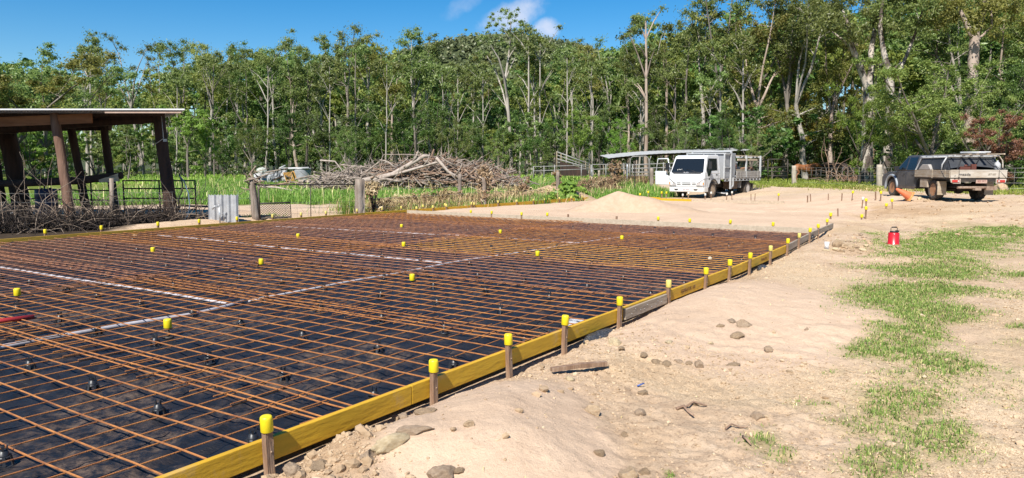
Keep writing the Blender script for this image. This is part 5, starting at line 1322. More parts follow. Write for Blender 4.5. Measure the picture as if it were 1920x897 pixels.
for k in range(-nlk, nlk):
    def pt(u, v): return ch[0] * (1 - u) * (1 - v) + ch[1] * u * (1 - v) + ch[2] * u * v + ch[3] * (1 - u) * v
    for sgn in (1, -1):
        q = []
        for j in range(13):
            v = j / 12; u = (k / nlk + v * .55 * sgn) + (0.0 if sgn > 0 else .45)
            if 0 <= u <= 1: q.append(pt(u, v))
        if len(q) > 1: mb.tube([q[0], q[-1]], .0055, 3)
mb.build('chain_link', M_darksteel, fr)
mb = MB()
for z in (.12, .28, .44): mb.tube([Vector((0, 0, z)), (gb2 - o0) + Vector((0, 0, z))], .004, 3)
for k in range(1, 9): q = (gb2 - o0) * (k / 9); mb.tube([q + Vector((0, 0, .02)), q + Vector((0, 0, .44))], .003, 3)
mb.build('wire_netting', M_wire, GATE)

# weedy fence from the gate to the truck
fence_px = [(748, 398), (835, 391), (910, 386), (1048, 372), (1153, 362)]
for i, (px, pyb, pyt, r, lab) in enumerate(((908, 388, 333, .085, 'old fence post wrapped in dead brown weeds beside the brush heap'), (1046, 374, 322, .09, 'old fence post hung with dead vine behind the leafy green weed'), (1153, 358, 322, .085, 'old fence post swallowed by a column of dead brown creeper'), (862, 384, 326, .08, 'thin grey fence post standing against the brush heap'))):
    rough_post(px, pyb, pyt, r, M_post, 'fence_post', lab, group='old posts of the weedy fence')
fp = [G(674, 404), G(908, 388), G(1046, 374), G(1153, 359)]
wire_fence([(p.x, p.y) for p in fp], (.2, .5, .8, 1.05), M_wire, 'slack wires strung between the weedy old fence posts', r=.006)
for (px, pyb, pyt, r, m_, lab, name) in ((1123, 338, 320, .09, M_palepost, 'short white painted post in the tall green grass', 'short_post'), (1035, 334, 323, .07, M_palepost, 'pale stub post at the edge of the tall grass by the ramp', 'short_post'), (1222, 356, 316, .13, M_post, 'grey log post just ahead of the open truck door', 'gate_post'), (1190, 359, 302, .03, M_darksteel, 'black steel star picket beside the sand heap', 'star_picket'),
                                          (1110, 353, 318, .03, M_steel, 'thin pale steel picket standing in the tall grass', 'star_picket'), (1176, 345, 308, .05, M_steel, 'pale steel upright behind the star picket', 'steel_post'),
                                          (1489, 345, 311, .16, M_palepost, 'pale squared post beside the red cow', 'strainer_post'), (1649, 351, 309, .17, M_palepost, 'pale squared strainer post in front of the ute', 'strainer_post')):
    o, _, _ = rough_post(px, pyb, pyt, r, m_, name, lab, n=8)
b_ = P(1652, 351); mb = MB(); mb.tube([W(1652, 325, b_.y), W(1664, 343, b_.y - .4)], .045, 6); tag(mb.build('brace_rail', M_palepost), 'thin diagonal brace rail against the strainer post by the ute', 'brace')
q0, q1, q2, q3 = P(1430, 350), P(1489, 347), P(1649, 353), P(1930, 362)
wire_fence([(p.x, p.y) for p in (q1, q2, q3)], (.2, .45, .7, .95, 1.15), M_wire, 'netting stock fence along the paddock behind the ute', vert=.45, r=.007)

# ---------------------------------------------------------------- yards, ramp and iron roof behind the truck
M_pale_rail = mat('pale_grey_rail', (.20, .19, .175), (.32, .31, .29), 6, .6)
Yy = 58.0
def rails(name, x0p, x1p, ys, Yd, m_, lab, posts, zb=330, r=.035):
    t = thing(name, lab, 'yard panel', W((x0p + x1p) / 2, 330, Yd), group='cattle yard rails'); o0 = t.location.copy()
    for (ya, yb) in ys: mb = MB(); mb.tube([W(x0p, ya, Yd) - o0, W(x1p, yb, Yd) - o0], r, 6); mb.build('rail', m_, t)
    for (px, yt) in posts: mb = MB(); mb.tube([W(px, 340, Yd) - o0, W(px, yt, Yd) - o0], r * 1.25, 6); mb.build('upright', m_, t)
rails('yard_panel', 1000, 1110, ((313, 310), (321, 317)), 60, M_pale_rail, 'pale yard rails to the low end of the loading ramp', ((1000, 312), (1020, 311), (1040, 309), (1090, 309), (1108, 309)))
rails('yard_panel', 1110, 1180, ((309, 308), (318, 316)), 59, M_pale_rail, 'pale yard rails between the ramp and the bent gate frame', ((1110, 309), (1136, 309), (1170, 307), (1180, 307)))
rails('yard_panel', 1186, 1330, ((309, 304), (316, 313), (324, 322), (330, 329)), 57, M_pale_rail, 'pale yard rails under the low iron roof, behind the truck', ((1186, 308), (1244, 305), (1290, 304)))
rails('cattle_gate', 1440, 1477, ((299, 299), (315, 313), (322, 322), (330, 330)), 56, M_darksteel, 'dark steel cattle gate at the tail of the truck', ((1440, 299), (1477, 299)))
rails('cattle_gate', 1330, 1440, ((304, 301), (316, 314), (324, 322)), 57.5, M_darksteel, 'dark yard rails seen behind the truck tray', ((1380, 302), (1410, 301)))
t = thing('gate_arch', 'tall pale bent-pipe gate frame beside the open truck door', 'gate frame', W(1200, 330, 54)); o0 = t.location.copy()
mb = MB(); mb.tube([W(x, y, 54) - o0 for x, y in ((1182, 345), (1182, 298), (1186, 294), (1211, 293), (1216, 297), (1217, 345))], .035, 6); mb.build('bent_pipe', M_pale_rail, t)
mb = MB()
for y in (309, 316, 322, 328): mb.tube([W(1182, y + 1, 54) - o0, W(1217, y, 54) - o0], .025, 5)
mb.build('bars', M_pale_rail, t)
mb = MB(); mb.tube([W(x, y, 53.5) - o0 for x, y in ((1219, 346), (1218, 300), (1221, 293))], .035, 6); mb.build('hinge_post', M_pale_rail, t)
# loading ramp
t = thing('loading_ramp', 'sloping pale railed cattle loading ramp at the edge of the tall grass', 'ramp', W(1075, 332, 62)); o0 = t.location.copy()
for Yd in (61.5, 63.0):
    for k, (ya, yb) in enumerate(((285, 308), (291, 313), (298, 316), (304, 319))):
        mb = MB(); mb.tube([W(1044, ya, Yd) - o0, W(1105, yb, Yd) - o0], .055 if k % 2 == 0 else .04, 6); mb.build('side_rail', M_pale_rail, t)
    for px, yt in ((1044, 284), (1052, 287), (1098, 303), (1105, 307)): mb = MB(); mb.tube([W(px, 334, Yd) - o0, W(px, yt, Yd) - o0], .045, 6); mb.build('upright', mat('rusty_upright', (.22, .17, .10), (.34, .27, .18), 8, .8), t)
mb = MB(); a_ = W(1044, 306, 61.5) - o0; b_ = W(1105, 326, 61.5) - o0; mb.slab([a_, b_, b_ + Vector((0, 1.5, 0)), a_ + Vector((0, 1.5, 0))], (0, 0, -.1)); mb.build('deck', M_chassis, t, recalc=True)
mb = MB(); mb.slab([W(1050, 302, 61.3) - o0, W(1100, 319, 61.3) - o0, W(1100, 330, 61.3) - o0, W(1050, 330, 61.3) - o0], (0, -.06, 0)); mb.build('side_board', M_shedpost, t, recalc=True)
# low iron roof
t = thing('iron_roof_shed', 'low open shed with long pale iron roof behind the truck', 'shed', W(1275, 332, 62)); o0 = t.location.copy()
Yr = 60.0
edge = [(1141, 294.5), (1160, 292), (1200, 288), (1240, 285.5), (1415, 279)]
top = [W(x, y, Yr) - o0 for x, y in edge]
def lift(p, dy, dz): return p + Vector((0, dy, dz))
mb = MB(); n = len(top)
front = [lift(p, 0, -.10) for p in top]; back = [lift(p, 6.0, .20) for p in top]
vs_ = []; sub = []
for i in range(n - 1):
    m2 = max(2, int((top[i + 1] - top[i]).length / .18))
    for k in range(m2): sub.append((front[i].lerp(front[i + 1], k / m2), back[i].lerp(back[i + 1], k / m2)))
sub.append((front[-1], back[-1]))
for k, (a_, b_) in enumerate(sub): dz = .018 * (k % 2); vs_ += [a_ + Vector((0, 0, dz)), b_ + Vector((0, 0, dz))]
mb._add(vs_, [(2 * i, 2 * i + 2, 2 * i + 3, 2 * i + 1) for i in range(len(sub) - 1)]); o = mb.build('roof_sheet', mat('pale_roof_iron', (.40, .41, .42), (.54, .54, .54), 1.5, .6), t); so = o.modifiers.new('t', 'SOLIDIFY'); so.thickness = .03
for i in (0, 2, 4):
    for dy in (.4, 5.5):
        p = front[i] + Vector((.3 if i == 0 else -.2, dy, 0)); mb = MB(); mb.tube([p + Vector((0, 0, -.05)), Vector((p.x, p.y, -.3))], .07, 7); mb.build('post', M_post, t)
mb = MB(); mb.tube([f_ + Vector((0, .4, -.10)) for f_ in front], .07, 6); mb.build('purlin', M_shedpost, t)
mb = MB(); mb.tube([f_ + Vector((0, 5.5, .15)) for f_ in front], .07, 6); mb.build('purlin', M_shedpost, t)

# ---------------------------------------------------------------- scrap heap beside the brush heap
Ys = 52.0
def scrap(name, pts, m_, lab, thick=.06, Yd=Ys, cat='scrap'):
    mb = MB(); o0 = W(pts[0][0], 345, Yd); mb.slab([W(x, y, Yd) - o0 for x, y in pts], (0, thick, 0)); return tag(mb.build(name, m_, None, o0, recalc=True), lab, cat, 'scrap beside the brush heap')
M_zinc = mat('old_zinc', (.24, .25, .26), (.40, .41, .42), 1.6, .6); M_zincl = mat('pale_zinc', (.42, .42, .41), (.58, .57, .55), 1.6, .6)
def bent_sheet(px0, py0, px1, py1, Yd, m_, lab, seed, slant=.3):
    rg = np.random.default_rng(seed); a_ = W(px0, py1, Yd); w_ = W(px1, py1, Yd).x - a_.x; h_ = W(px0, py0, Yd).z - a_.z
    n = 26; mb = MB(); vs_ = []
    for j in range(7):
        for i in range(n):
            x = w_ * i / (n - 1); z = h_ * j / 6
            vs_.append((x + .04 * rg.normal(), slant * z + .05 * math.sin(i * 2.1) + .18 * float(vnoise(np.array([i * .3]), np.array([j * .7 + seed]), seed)[0]), z * (1 - .12 * float(vnoise(np.array([i * .4]), np.array([seed * 1.0]), 3)[0]))))
    mb._add(vs_, [(j * n + i, j * n + i + 1, (j + 1) * n + i + 1, (j + 1) * n + i) for j in range(6) for i in range(n - 1)])
    o = mb.build('iron_sheet', m_, None, a_); so = o.modifiers.new('t', 'SOLIDIFY'); so.thickness = .012
    return tag(o, lab, 'iron sheet', 'scrap beside the brush heap')
bent_sheet(500, 319, 520, 342, 51.0, M_zinc, 'bent grey iron sheet standing in the middle of the scrap heap', 4)
bent_sheet(517, 318, 536, 340, 51.4, M_zincl, 'paler bent iron sheet next to the orange crate in the scrap', 7)
bent_sheet(474, 324, 500, 340, 51.8, M_zincl, 'crumpled white iron sheet at the end of the scrap heap', 12, .6)
bent_sheet(484, 314, 498, 332, 52.6, mat('pinkish_iron', (.52, .38, .34), (.66, .58, .54), 2, .6), 'pinkish rusty iron sheet behind the white one in the scrap', 15)
cT = W(560, 345, 53); t = thing('water_tank', 'grey round water tank with pale top at the end of the scrap heap', 'tank', (cT.x, cT.y + .9, cT.z))
mb = MB(); hh = W(560, 318, 53).z - cT.z; mb.lathe([(.64, 0)] + [(.64 + .02 * (k % 2), hh * k / 12) for k in range(1, 13)], 28); mb.build('tank_wall', M_zinc, t)
mb = MB(); mb.lathe([(.68, hh), (.68, hh + .06), (.25, hh + .13), (0, hh + .13)], 28); mb.tube([(-1.5, -.5, hh + .04), (.7, -.6, hh + .10)], .08, 8); mb.build('tank_lid', M_zincl, t)
mb = MB(); c0 = W(543, 333, 51.0); 
for k in range(7): mb.box((c0.x - c0.x + .09 * k - .25, 0, .05 + .004 * k), (.05, .5, .62), rot=Matrix.Rotation(R(-18), 3, 'Y'))
mb.box((0, .2, .05), (.75, .05, .6), rot=Matrix.Rotation(R(-18), 3, 'Y'))
tag(mb.build('orange_crate', mat('orange_slats', (.55, .27, .05), (.62, .36, .10), 8, .7), None, c0), 'orange slatted crate leaning among the grey scrap', 'crate')
for k, (x0, y0, x1, y1, m_, lab) in enumerate(((524, 316, 535, 311, M_zincl, 'pale pipe sticking up out of the scrap heap'), (498, 324, 540, 316, M_post, 'brown bar lying over the scrap sheets'), (535, 330, 552, 338, M_darksteel, 'dark bar leaning under the orange crate'), (512, 338, 530, 331, M_shedpost, 'dark beam in front of the grey scrap sheet'))):
    p0 = W(x0, y0, 50.6); p1 = W(x1, y1, 50.9); mb = MB(); mb.tube([(0, 0, 0), p1 - p0], .06, 7); tag(mb.build('scrap_bar', m_, None, p0), lab, 'bar', 'scrap beside the brush heap')
crumpled('pale_rubbish', W(491, 322, 51.5), .34, .3, .26, mat('pale_green_rubbish', (.36, .40, .33), (.56, .56, .50), 5, .8), 'pale greenish rubbish bundle on top of the scrap heap', 21)

# ---------------------------------------------------------------- brush heap
M_stick = [mat('grey_dead_wood', (.17, .13, .10), (.42, .345, .285), 5, .9, .5, 30, stretch=(1, 1, 1)), mat('brown_dead_wood', (.17, .10, .065), (.40, .265, .18), 5, .9), mat('pale_dead_wood', (.32, .25, .20), (.50, .42, .36), 5, .9)]
def heap_profile(x):             # height of the heap in metres against its length, 0..1
    return np.interp(x, [0, .08, .2, .32, .45, .52, .57, .63, .75, .85, .93, 1], [.1, .75, 1.2, 1.3, 1.3, 1.65, 1.95, 1.85, 1.5, 1.2, .75, .1])
hL = P(588, 362); hR = P(975, 362)
HY = 45.5
def heap_pt(f): return Vector((W(590, 360, HY).x * (1 - f) + W(972, 360, HY).x * f, HY, .05))
def brush(name, n, m_, lab, seed, r0, r1, l0, l1, x0=0, x1=1, core=False):
    rg = np.random.default_rng(seed); mb = MB()
    for k in range(n):
        f = rg.uniform(x0, x1); h = float(heap_profile(f)); c = heap_pt(f)
        ry = rg.uniform(-1, 1); hy = h * math.sqrt(max(0, 1 - ry * ry * .9)); 
        c = c + Vector((0, ry * 2.2, hy * rg.random() ** .42))
        L_ = rg.uniform(l0, l1); az = rg.uniform(0, math.pi); el = rg.normal(0, .28)
        d = Vector((math.cos(az) * math.cos(el), .6 * math.sin(az) * math.cos(el), math.sin(el))).normalized()
        bend = Vector((rg.normal(0, .14), rg.normal(0, .14), rg.normal(0.02, .12))) * L_
        r = rg.uniform(r0, r1)
        p = [c - d * L_ * .5, c - d * L_ * .17 + bend * .6, c + d * L_ * .17 + bend, c + d * L_ * .5 + bend * .2]
        for q in p: q.z = max(q.z, .03)
        mb.tube(p, [r, r * .9, r * .7, r * .35], 5, caps=True)
        if rg.random() < .5:
            q = p[2]; d2 = (d + Vector((rg.normal(0, .6), rg.normal(0, .4), rg.normal(.15, .5)))).normalized(); mb.tube([q, q + d2 * L_ * .25, q + d2 * L_ * .42 + bend * .2], [r * .5, r * .35, r * .15], 4, caps=False)
    return tag(mb.build(name, m_), lab, 'brush heap', kind='stuff')
brush('brush_pile', 1500, M_stick[1], 'heap of brown dead branches bulldozed together in the grass', 31, .012, .05, .6, 2.6, .34, .97)
brush('brush_sticks', 950, M_stick[0], 'grey dead sticks mixed through the brush heap', 32, .012, .06, .7, 3.4)
brush('pale_sticks', 300, M_stick[2], 'pale bleached sticks on the surface of the brush heap', 33, .012, .04, .7, 2.2)
# earthy core so that the heap is not see-through
bm = bmesh.new(); bmesh.ops.create_grid(bm, x_segments=60, y_segments=24, size=1)
for v in bm.verts:
    f = (v.co.x + 1) / 2; ry = v.co.y; c = heap_pt(f); h = float(heap_profile(f)) * .72 * math.sqrt(max(0, 1 - ry * ry))
    x = c.x; y = c.y + ry * 2.1; v.co = (x, y, -.05 + h * (.7 + .6 * float(fbm(np.array([x * 1.5]), np.array([y * 1.5]), 5, 3)[0])))
me = bpy.data.meshes.new('brush_earth'); bm.to_mesh(me); bm.free(); me.materials.append(mat('heap_litter', (.035, .024, .018), (.13, .09, .06), 6, .95, .8, 20))
tag(link_mesh('brush_earth', me), 'dark soil and litter inside the brush heap', 'soil', kind='stuff')
logs = [((676, 340), (735, 328), (795, 293), (806, 293), .16, 43.4, 2, 'long pale forked log slanting up to the top of the brush heap'), ((700, 338), (760, 322), (815, 306), (830, 303), .09, 43.3, 2, 'thinner pale log lying under the long slanting one'),
        ((690, 345), (720, 336), (748, 340), (768, 334), .10, 43.0, 0, 'grey log low in the heap near the split post'), ((680, 352), (700, 360), (720, 363), (730, 366), .12, 43.2, 2, 'short pale log rolled out at the foot of the heap'),
        ((818, 296), (840, 322), (862, 334), (885, 344), .09, 43.2, 2, 'pale branch running down the far shoulder of the heap'), ((600, 301), (628, 303), (640, 318), (646, 334), .05, 44.0, 2, 'thin bleached branch arching up at the low end of the heap'),
        ((855, 312), (838, 303), (830, 297), (826, 293), .06, 43.6, 0, 'grey branch sticking up beside the top of the heap'), ((745, 318), (730, 306), (722, 302), (712, 300), .05, 43.8, 2, 'pale broken branch pointing up from the middle of the heap'),
        ((484, 350), (520, 352), (545, 357), (560, 360), .06, 40.0, 2, 'white dead limb lying in the grass behind the leaning gate post'), ((560, 340), (610, 343), (650, 341), (690, 344), .08, 44.0, 0, 'long grey pole lying between the scrap and the brush heap'),
        ((500, 352), (525, 346), (545, 342), (575, 343), .07, 44.5, 1, 'dark crooked limb in the grass in front of the scrap'), ((905, 346), (925, 338), (950, 340), (970, 350), .06, 44.0, 2, 'bundle end of bleached branches at the far tip of the heap')]
for (a_, b_, c_, d_, r, Yd, mi, lab) in logs:
    p = [W(q[0], q[1], Yd) for q in (a_, b_, c_, d_)]; o0 = p[0].copy(); mb = MB(); pp = [q - o0 for q in p]
    mb.tube(pp, [r, r * .92, r * .75, r * .5], 9)
    q = pp[1].lerp(pp[2], .6); mb.tube([q, q + Vector((.3, -.15, .35)), q + Vector((.45, -.2, .75))], [r * .5, r * .35, r * .2], 6)
    tag(mb.build('dead_log', M_stick[mi], None, o0), lab, 'log', 'logs of the brush heap')
s_ = P(785, 358); 

# ================================================================ stones
def rock_mesh(seed, m_, sub=3, angular=.5):
    bm = bmesh.new(); bmesh.ops.create_icosphere(bm, subdivisions=sub, radius=1)
    rg = np.random.default_rng(seed); pl = []
    for k in range(9):
        n = rg.normal(0, 1, 3); n /= np.linalg.norm(n); pl.append((Vector(n), rg.uniform(.62, .95)))
    for v in bm.verts:
        q = v.co.copy()
        for n, d in pl:
            e = q.dot(n) - d
            if e > 0: q -= n * e * angular * 1.6 if angular > .6 else n * e * angular
        k = float(fbm(np.array([q.x * 2.3 + seed]), np.array([q.y * 2.3 + q.z * 1.9]), seed, 4)[0])
        k2 = float(fbm(np.array([q.x * 6 + seed]), np.array([q.y * 6 + q.z * 5]), seed + 50, 3)[0])
        v.co = q * (.72 + .42 * k + .16 * k2)
    me = bpy.data.meshes.new('stone'); bm.to_mesh(me); bm.free(); me.materials.append(m_)
    me.polygons.foreach_set('use_smooth', [True] * len(me.polygons)); return me
M_stone = [mat('tan_stone', (.40, .27, .155), (.56, .41, .26), 4, .9, .6, 30), mat('grey_brown_stone', (.30, .205, .13), (.46, .34, .23), 4, .9, .6, 30), mat('pale_stone', (.50, .375, .215), (.68, .55, .35), 4, .9, .6, 30), mat('brown_clod', (.35, .235, .135), (.52, .37, .23), 5, .95, .8, 25)]
ROCKS = {(mi, k): rock_mesh(10 * mi + k, M_stone[mi], 4, .95 if k % 2 else .75) for mi in range(4) for k in range(3)}
stones = [  # px, py of the middle, half width px, flatness, material, label
    (735, 826, 36, .62, 2, 'long cream lump of rock or clay, the biggest by the nearest pegs'), (692, 851, 19, .8, 1, 'broken grey brown stone touching the end of the long cream lump'),
    (778, 804, 30, .42, 1, 'flat brown stone right behind the long cream lump'), (758, 781, 11, .8, 1, 'dark squarish stone under the board near the second peg'), (741, 784, 10, .8, 0, 'round tan pebble stone beside the dark squarish one'),
    (800, 770, 22, .5, 3, 'long clod under the board just before the second peg'), (546, 880, 17, .8, 1, 'round stone at the foot of the nearest peg'), (604, 872, 22, .45, 3, 'low clod next to the stone at the nearest peg'),
    (830, 886, 30, .55, 1, 'big brown stone at the bottom edge beside the sand heap'), (861, 882, 10, .7, 3, 'small clod touching the big brown stone at the bottom edge'), (880, 795, 10, .9, 0, 'lone round tan stone half sunk in the front sand heap'),
    (1112, 769, 18, .75, 0, 'angular tan stone on the gravel beyond the front sand heap'), (1200, 774, 12, .8, 1, 'oval red brown stone alone on the gravel'), (1172, 814, 9, .7, 3, 'small brown clod below the angular tan stone'),
    (1123, 848, 12, .8, 3, 'brown clod between the sand heap and the bottom edge'), (1180, 886, 24, .7, 0, 'tan lump at the bottom edge, the larger of two'), (1208, 884, 11, .8, 3, 'smaller tan lump at the bottom edge beside the larger'),
    (1420, 780, 12, .85, 1, 'round grey stone standing alone near the grass tuft'), (1441, 655, 10, .75, 1, 'brown oval stone alone on the pale gravel'), (1395, 606, 14, .8, 1, 'grey brown stone, biggest of the group above the broad sand fan'),
    (1372, 602, 12, .4, 1, 'flat dark stone beside the biggest of the sand fan group'), (1383, 629, 15, .45, 3, 'sunken clod in front of the sand fan stones'), (1350, 610, 9, .5, 3, 'small half-buried clod at the side of the sand fan stones'),
    (1152, 641, 14, .75, 2, 'pale angular stone just outside the splice plate'), (1165, 653, 8, .6, 3, 'small clod in front of the pale angular stone'),
    (1232, 678, 13, .5, 3, 'brown lump at one end of the row of clods'), (1250, 681, 11, .6, 3, 'dark clod second in the row of clods'), (1272, 678, 10, .5, 1, 'flat stone in the middle of the row of clods'), (1293, 681, 9, .6, 3, 'small clod fourth in the row of clods'), (1312, 683, 11, .9, 1, 'upright grey stone ending the row of clods'),
    (1375, 683, 12, .3, 3, 'flat sunken clod right of the row of clods'), (1481, 697, 7, .6, 0, 'small tan pebble stone past the row of clods'), (1207, 665, 9, .5, 3, 'reddish clod behind the row of clods'), (1068, 710, 11, .6, 2, 'pale stone under the broken timber stick'),
    (1017, 686, 7, .6, 0, 'small stone between the third peg and the stick'), (1205, 735, 12, .5, 3, 'low grey clod below the row of clods'), (1177, 731, 6, .8, 1, 'small round stone by the low grey clod'), (1307, 757, 12, .35, 0, 'flat tan stone beside the forked root'),
    (1666, 831, 10, .55, 2, 'pale flat stone lying in the near grass patch'), (1254, 641, 10, .3, 2, 'flat pale stone behind the row of clods'), (1332, 643, 6, .6, 2, 'white chip stone on the sand before the fan stones'), (1512, 617, 6, .6, 1, 'tiny stone by the dry twigs near the grass'),
    (1226, 420, 6, .6, 1, 'grey stone by the stakes in the far sand'), (1216, 422, 6, .5, 2, 'paler stone touching the grey one by the stakes'), (1700, 374, 6, .6, 2, 'white stone under the flank of the ute'), (1724, 373, 6, .7, 2, 'white stone between the cone and the rear wheel'), (1738, 376, 7, .6, 0, 'tan stone next to the rear wheel of the ute'),
    (1876, 352, 13, .95, 0, 'big round tan boulder behind the tail of the ute'), (785, 362, 10, .9, 2, 'pale boulder in the green grass before the brush heap'),
    (1161, 357, 9, .7, 2, 'pale rubble lump on top of the sand heap back'), (1148, 360, 10, .6, 0, 'tan rubble lump behind the sand heap top'), (1176, 364, 8, .6, 0, 'rubble lump at the shoulder of the sand heap'), (1171, 352, 5, .8, 2, 'white chip on the rubble behind the sand heap'),
    (1640, 346, 5, .7, 3, 'brown clod by the strainer post')]
rub = [(1572, 458, 11, .9, 3, 'rusty orange lump'), (1583, 462, 9, .7, 0, 'tan lump'), (1566, 467, 8, .5, 2, 'pale flat lump'), (1575, 470, 8, .6, 0, 'tan cracked lump'), (1606, 463, 9, .5, 3, 'brown clod'), (1618, 468, 7, .5, 2, 'cream lump'), (1611, 474, 8, .6, 0, 'tan wedge'), (1624, 460, 6, .6, 2, 'cream chip'),
       (1636, 468, 5, .5, 3, 'reddish clod'), (1597, 470, 5, .5, 3, 'brown chip'), (1549, 469, 7, .3, 2, 'white flat lump'), (1628, 472, 5, .6, 0, 'small tan lump'), (1604, 455, 5, .5, 1, 'grey lump'), (1590, 452, 5, .5, 1, 'dark lump'), (1614, 440, 7, .4, 1, 'grey sod'), (1622, 446, 5, .4, 1, 'small grey sod')]
for i, (x, y, s_, f, mi, w) in enumerate(rub): stones.append((x, y, s_, f, mi, '%s in the rubble between the board end and the red jug' % w))
for i, (px, py, hw_, flat, mi, lab) in enumerate(stones):
    p = P(px, py + hw_ * flat * .45); r = hw_ / F_PX * math.hypot(p.y, CAM_H) * 1.02
    rg = random.Random(i)
    o = link_mesh('boulder' if 'boulder' in lab else ('clod' if 'clod' in lab else 'stone'), ROCKS[(mi, i % 3)], None, (p.x, p.y, p.z + r * flat * .16), (rg.uniform(-.2, .2), rg.uniform(-.2, .2), (_az * -1 + .25) if i in (0, 2, 5) else rg.uniform(0, 6)), (r * (1.15 if i == 0 else 1), r * .75 if i not in (0, 2) else r * .5, r * flat))
    if i in (0, 2, 5): o.rotation_euler = (0, 0, R(38) if i == 0 else R(5)); o.scale = (r * 1.1, r * .5, r * flat * .75)
    tag(o, lab, 'boulder' if 'boulder' in lab else 'stone', 'stones and clods on the dirt')

# gravel and crumbs: one mass nobody could count
def gravel(n, name, m_, lab, region, smin, smax, seed, far_only=False):
    rg = np.random.default_rng(seed)
    bm = bmesh.new(); bmesh.ops.create_icosphere(bm, subdivisions=1, radius=1); ph = np.array([v.co for v in bm.verts]); tri = np.array([[v.index for v in f.verts] for f in bm.faces]); bm.free(); nv = len(ph)
    # draw in depth so that nearer ground gets more
    Y = region[2] * (region[3] / region[2]) ** rg.random(n * 3); half = .74 * Y
    X = region[0] + (region[1] - region[0]) * rg.random(n * 3)
    a, b = toAB(X, Y); d = right_b(a) - b
    dens = fbm(X * .9, Y * .9, 51, 4)
    keep = (d > .10) & (np.abs(X) < half + 1) & (rg.random(len(X)) < np.clip((dens - .30) * 2.4 + .8 * np.exp(-((d - .5) / .5) ** 2), .04, 1) * (1 - .97 * sstep(.2, .6, 1.6 * blob(X, Y, 938, 810, .62, .95) + 1.3 * blob(X, Y, 1430, 585, 1.7, 1.9))))
    if far_only: keep = (d > .2) & (rg.random(len(X)) < sstep(.42, .62, fbm(X * .8, Y * .8, 53, 4)) * sstep(4, 8, X + (Y > 24) * 3))
    X, Y = X[keep][:n], Y[keep][:n]; k = len(X); Z = hg(X, Y)
    s_ = smin + (smax - smin) * rg.random(k) ** (2.2 if n > 20000 else 4)
    an = rg.random(k) * 6.28; c, s2 = np.cos(an), np.sin(an)
    base = ph[None] * (1 + .35 * rg.normal(0, .55, (k, nv, 1))) * s_[:, None, None] * np.array([1, .8, .65])
    V = np.stack([base[..., 0] * c[:, None] - base[..., 1] * s2[:, None] + X[:, None], base[..., 0] * s2[:, None] + base[..., 1] * c[:, None] + Y[:, None], base[..., 2] + Z[:, None] + s_[:, None] * .22], -1)
    Fq = tri[None] + (np.arange(k) * nv)[:, None, None]
    tag(link_mesh(name, np_mesh(name, V.reshape(-1, 3), Fq.reshape(-1, 3), [m_], False)), lab, 'gravel', kind='stuff')
def grav_mat(name, cols):
    m_, nt, b, out = new_mat(name); N = nt.nodes.new; g_ = N('ShaderNodeNewGeometry'); cr = N('ShaderNodeValToRGB')
    cols = [tuple(v * .8 for v in c) for c in cols]; cr.color_ramp.elements[0].color = (*cols[0], 1); cr.color_ramp.elements[1].color = (*cols[-1], 1)
    for i, c in enumerate(cols[1:-1]): e = cr.color_ramp.elements.new((i + 1) / (len(cols) - 1)); e.color = (*c, 1)
    nt.links.new(g_.outputs['Random Per Island'], cr.inputs[0]); nt.links.new(cr.outputs[0], b.inputs['Base Color']); b.inputs['Roughness'].default_value = .92; b.inputs['Specular IOR Level'].default_value = .2
    return m_
M_grav = grav_mat('gravel_stones', [(.36, .245, .145), (.48, .345, .22), (.56, .41, .265), (.63, .48, .32), (.42, .30, .185)])
gravel(46000, 'gravel', M_grav, 'fine gravel and dirt crumbs over the bare ground', (-3, 9, 2.0, 14), .0035, .012, 3)
gravel(3200, 'dirt_crumbs', M_grav, 'bigger dirt crumbs and chips along the boards', (-3, 9, 2.2, 16), .008, .028, 4)

gravel(1500, 'dirt_clods', mat('clay_clods', (.38, .25, .145), (.54, .38, .24), 3, .95), 'clay clods scattered round the far stakes', (4, 24, 15, 34), .015, .07, 6, True)
gravel(900, 'dirt_clods', M_stone[3], 'broken clods of spoil at the foot of the nearest boards', (-1.5, .35, 2.6, 5.0), .008, .045, 12)
# sand heap by the truck
def sand_heap():
    c = P(1160, 396); n = 90; m2 = 44; V = []
    for j in range(m2 + 1):
        for i in range(n):
            a = 2 * math.pi * i / n; f = j / m2; R_ = 1.35 + .22 * math.sin(a * 2 + 1) + (1.9 * max(0, math.cos(a + .25)) ** 3) + .5 * max(0, -math.cos(a)) ** 2
            x = c.x + R_ * f * math.cos(a); y = c.y + .75 * R_ * f * math.sin(a)
            h = .74 * (1 - f) ** 1.3 if f > .05 else .74 * (1 - .5 * .05 - f * .5) ** 1.3
            h *= (1 + .3 * (float(vnoise(np.array([x * 1.7]), np.array([y * 1.7]), 8)[0]) - .5))
            V.append((x, y, float(hg(np.array([x]), np.array([y]))[0]) + h + .02 * (float(vnoise(np.array([x * 7]), np.array([y * 7]), 9)[0]) - .5) - .03 * f ** 6 * 2))
    Fq = [(j * n + i, j * n + (i + 1) % n, (j + 1) * n + (i + 1) % n, (j + 1) * n + i) for j in range(m2) for i in range(n)]
    me = np_mesh('sand_pile', V, [tuple(reversed(f)) for f in Fq], [mat('pink_sand', (.50, .35, .235), (.57, .415, .29), 6, .95, .5, 90, spec=.15)], True)
    tag(link_mesh('sand_pile', me), 'smooth pinkish sand heap in front of the white truck', 'sand heap')
sand_heap()
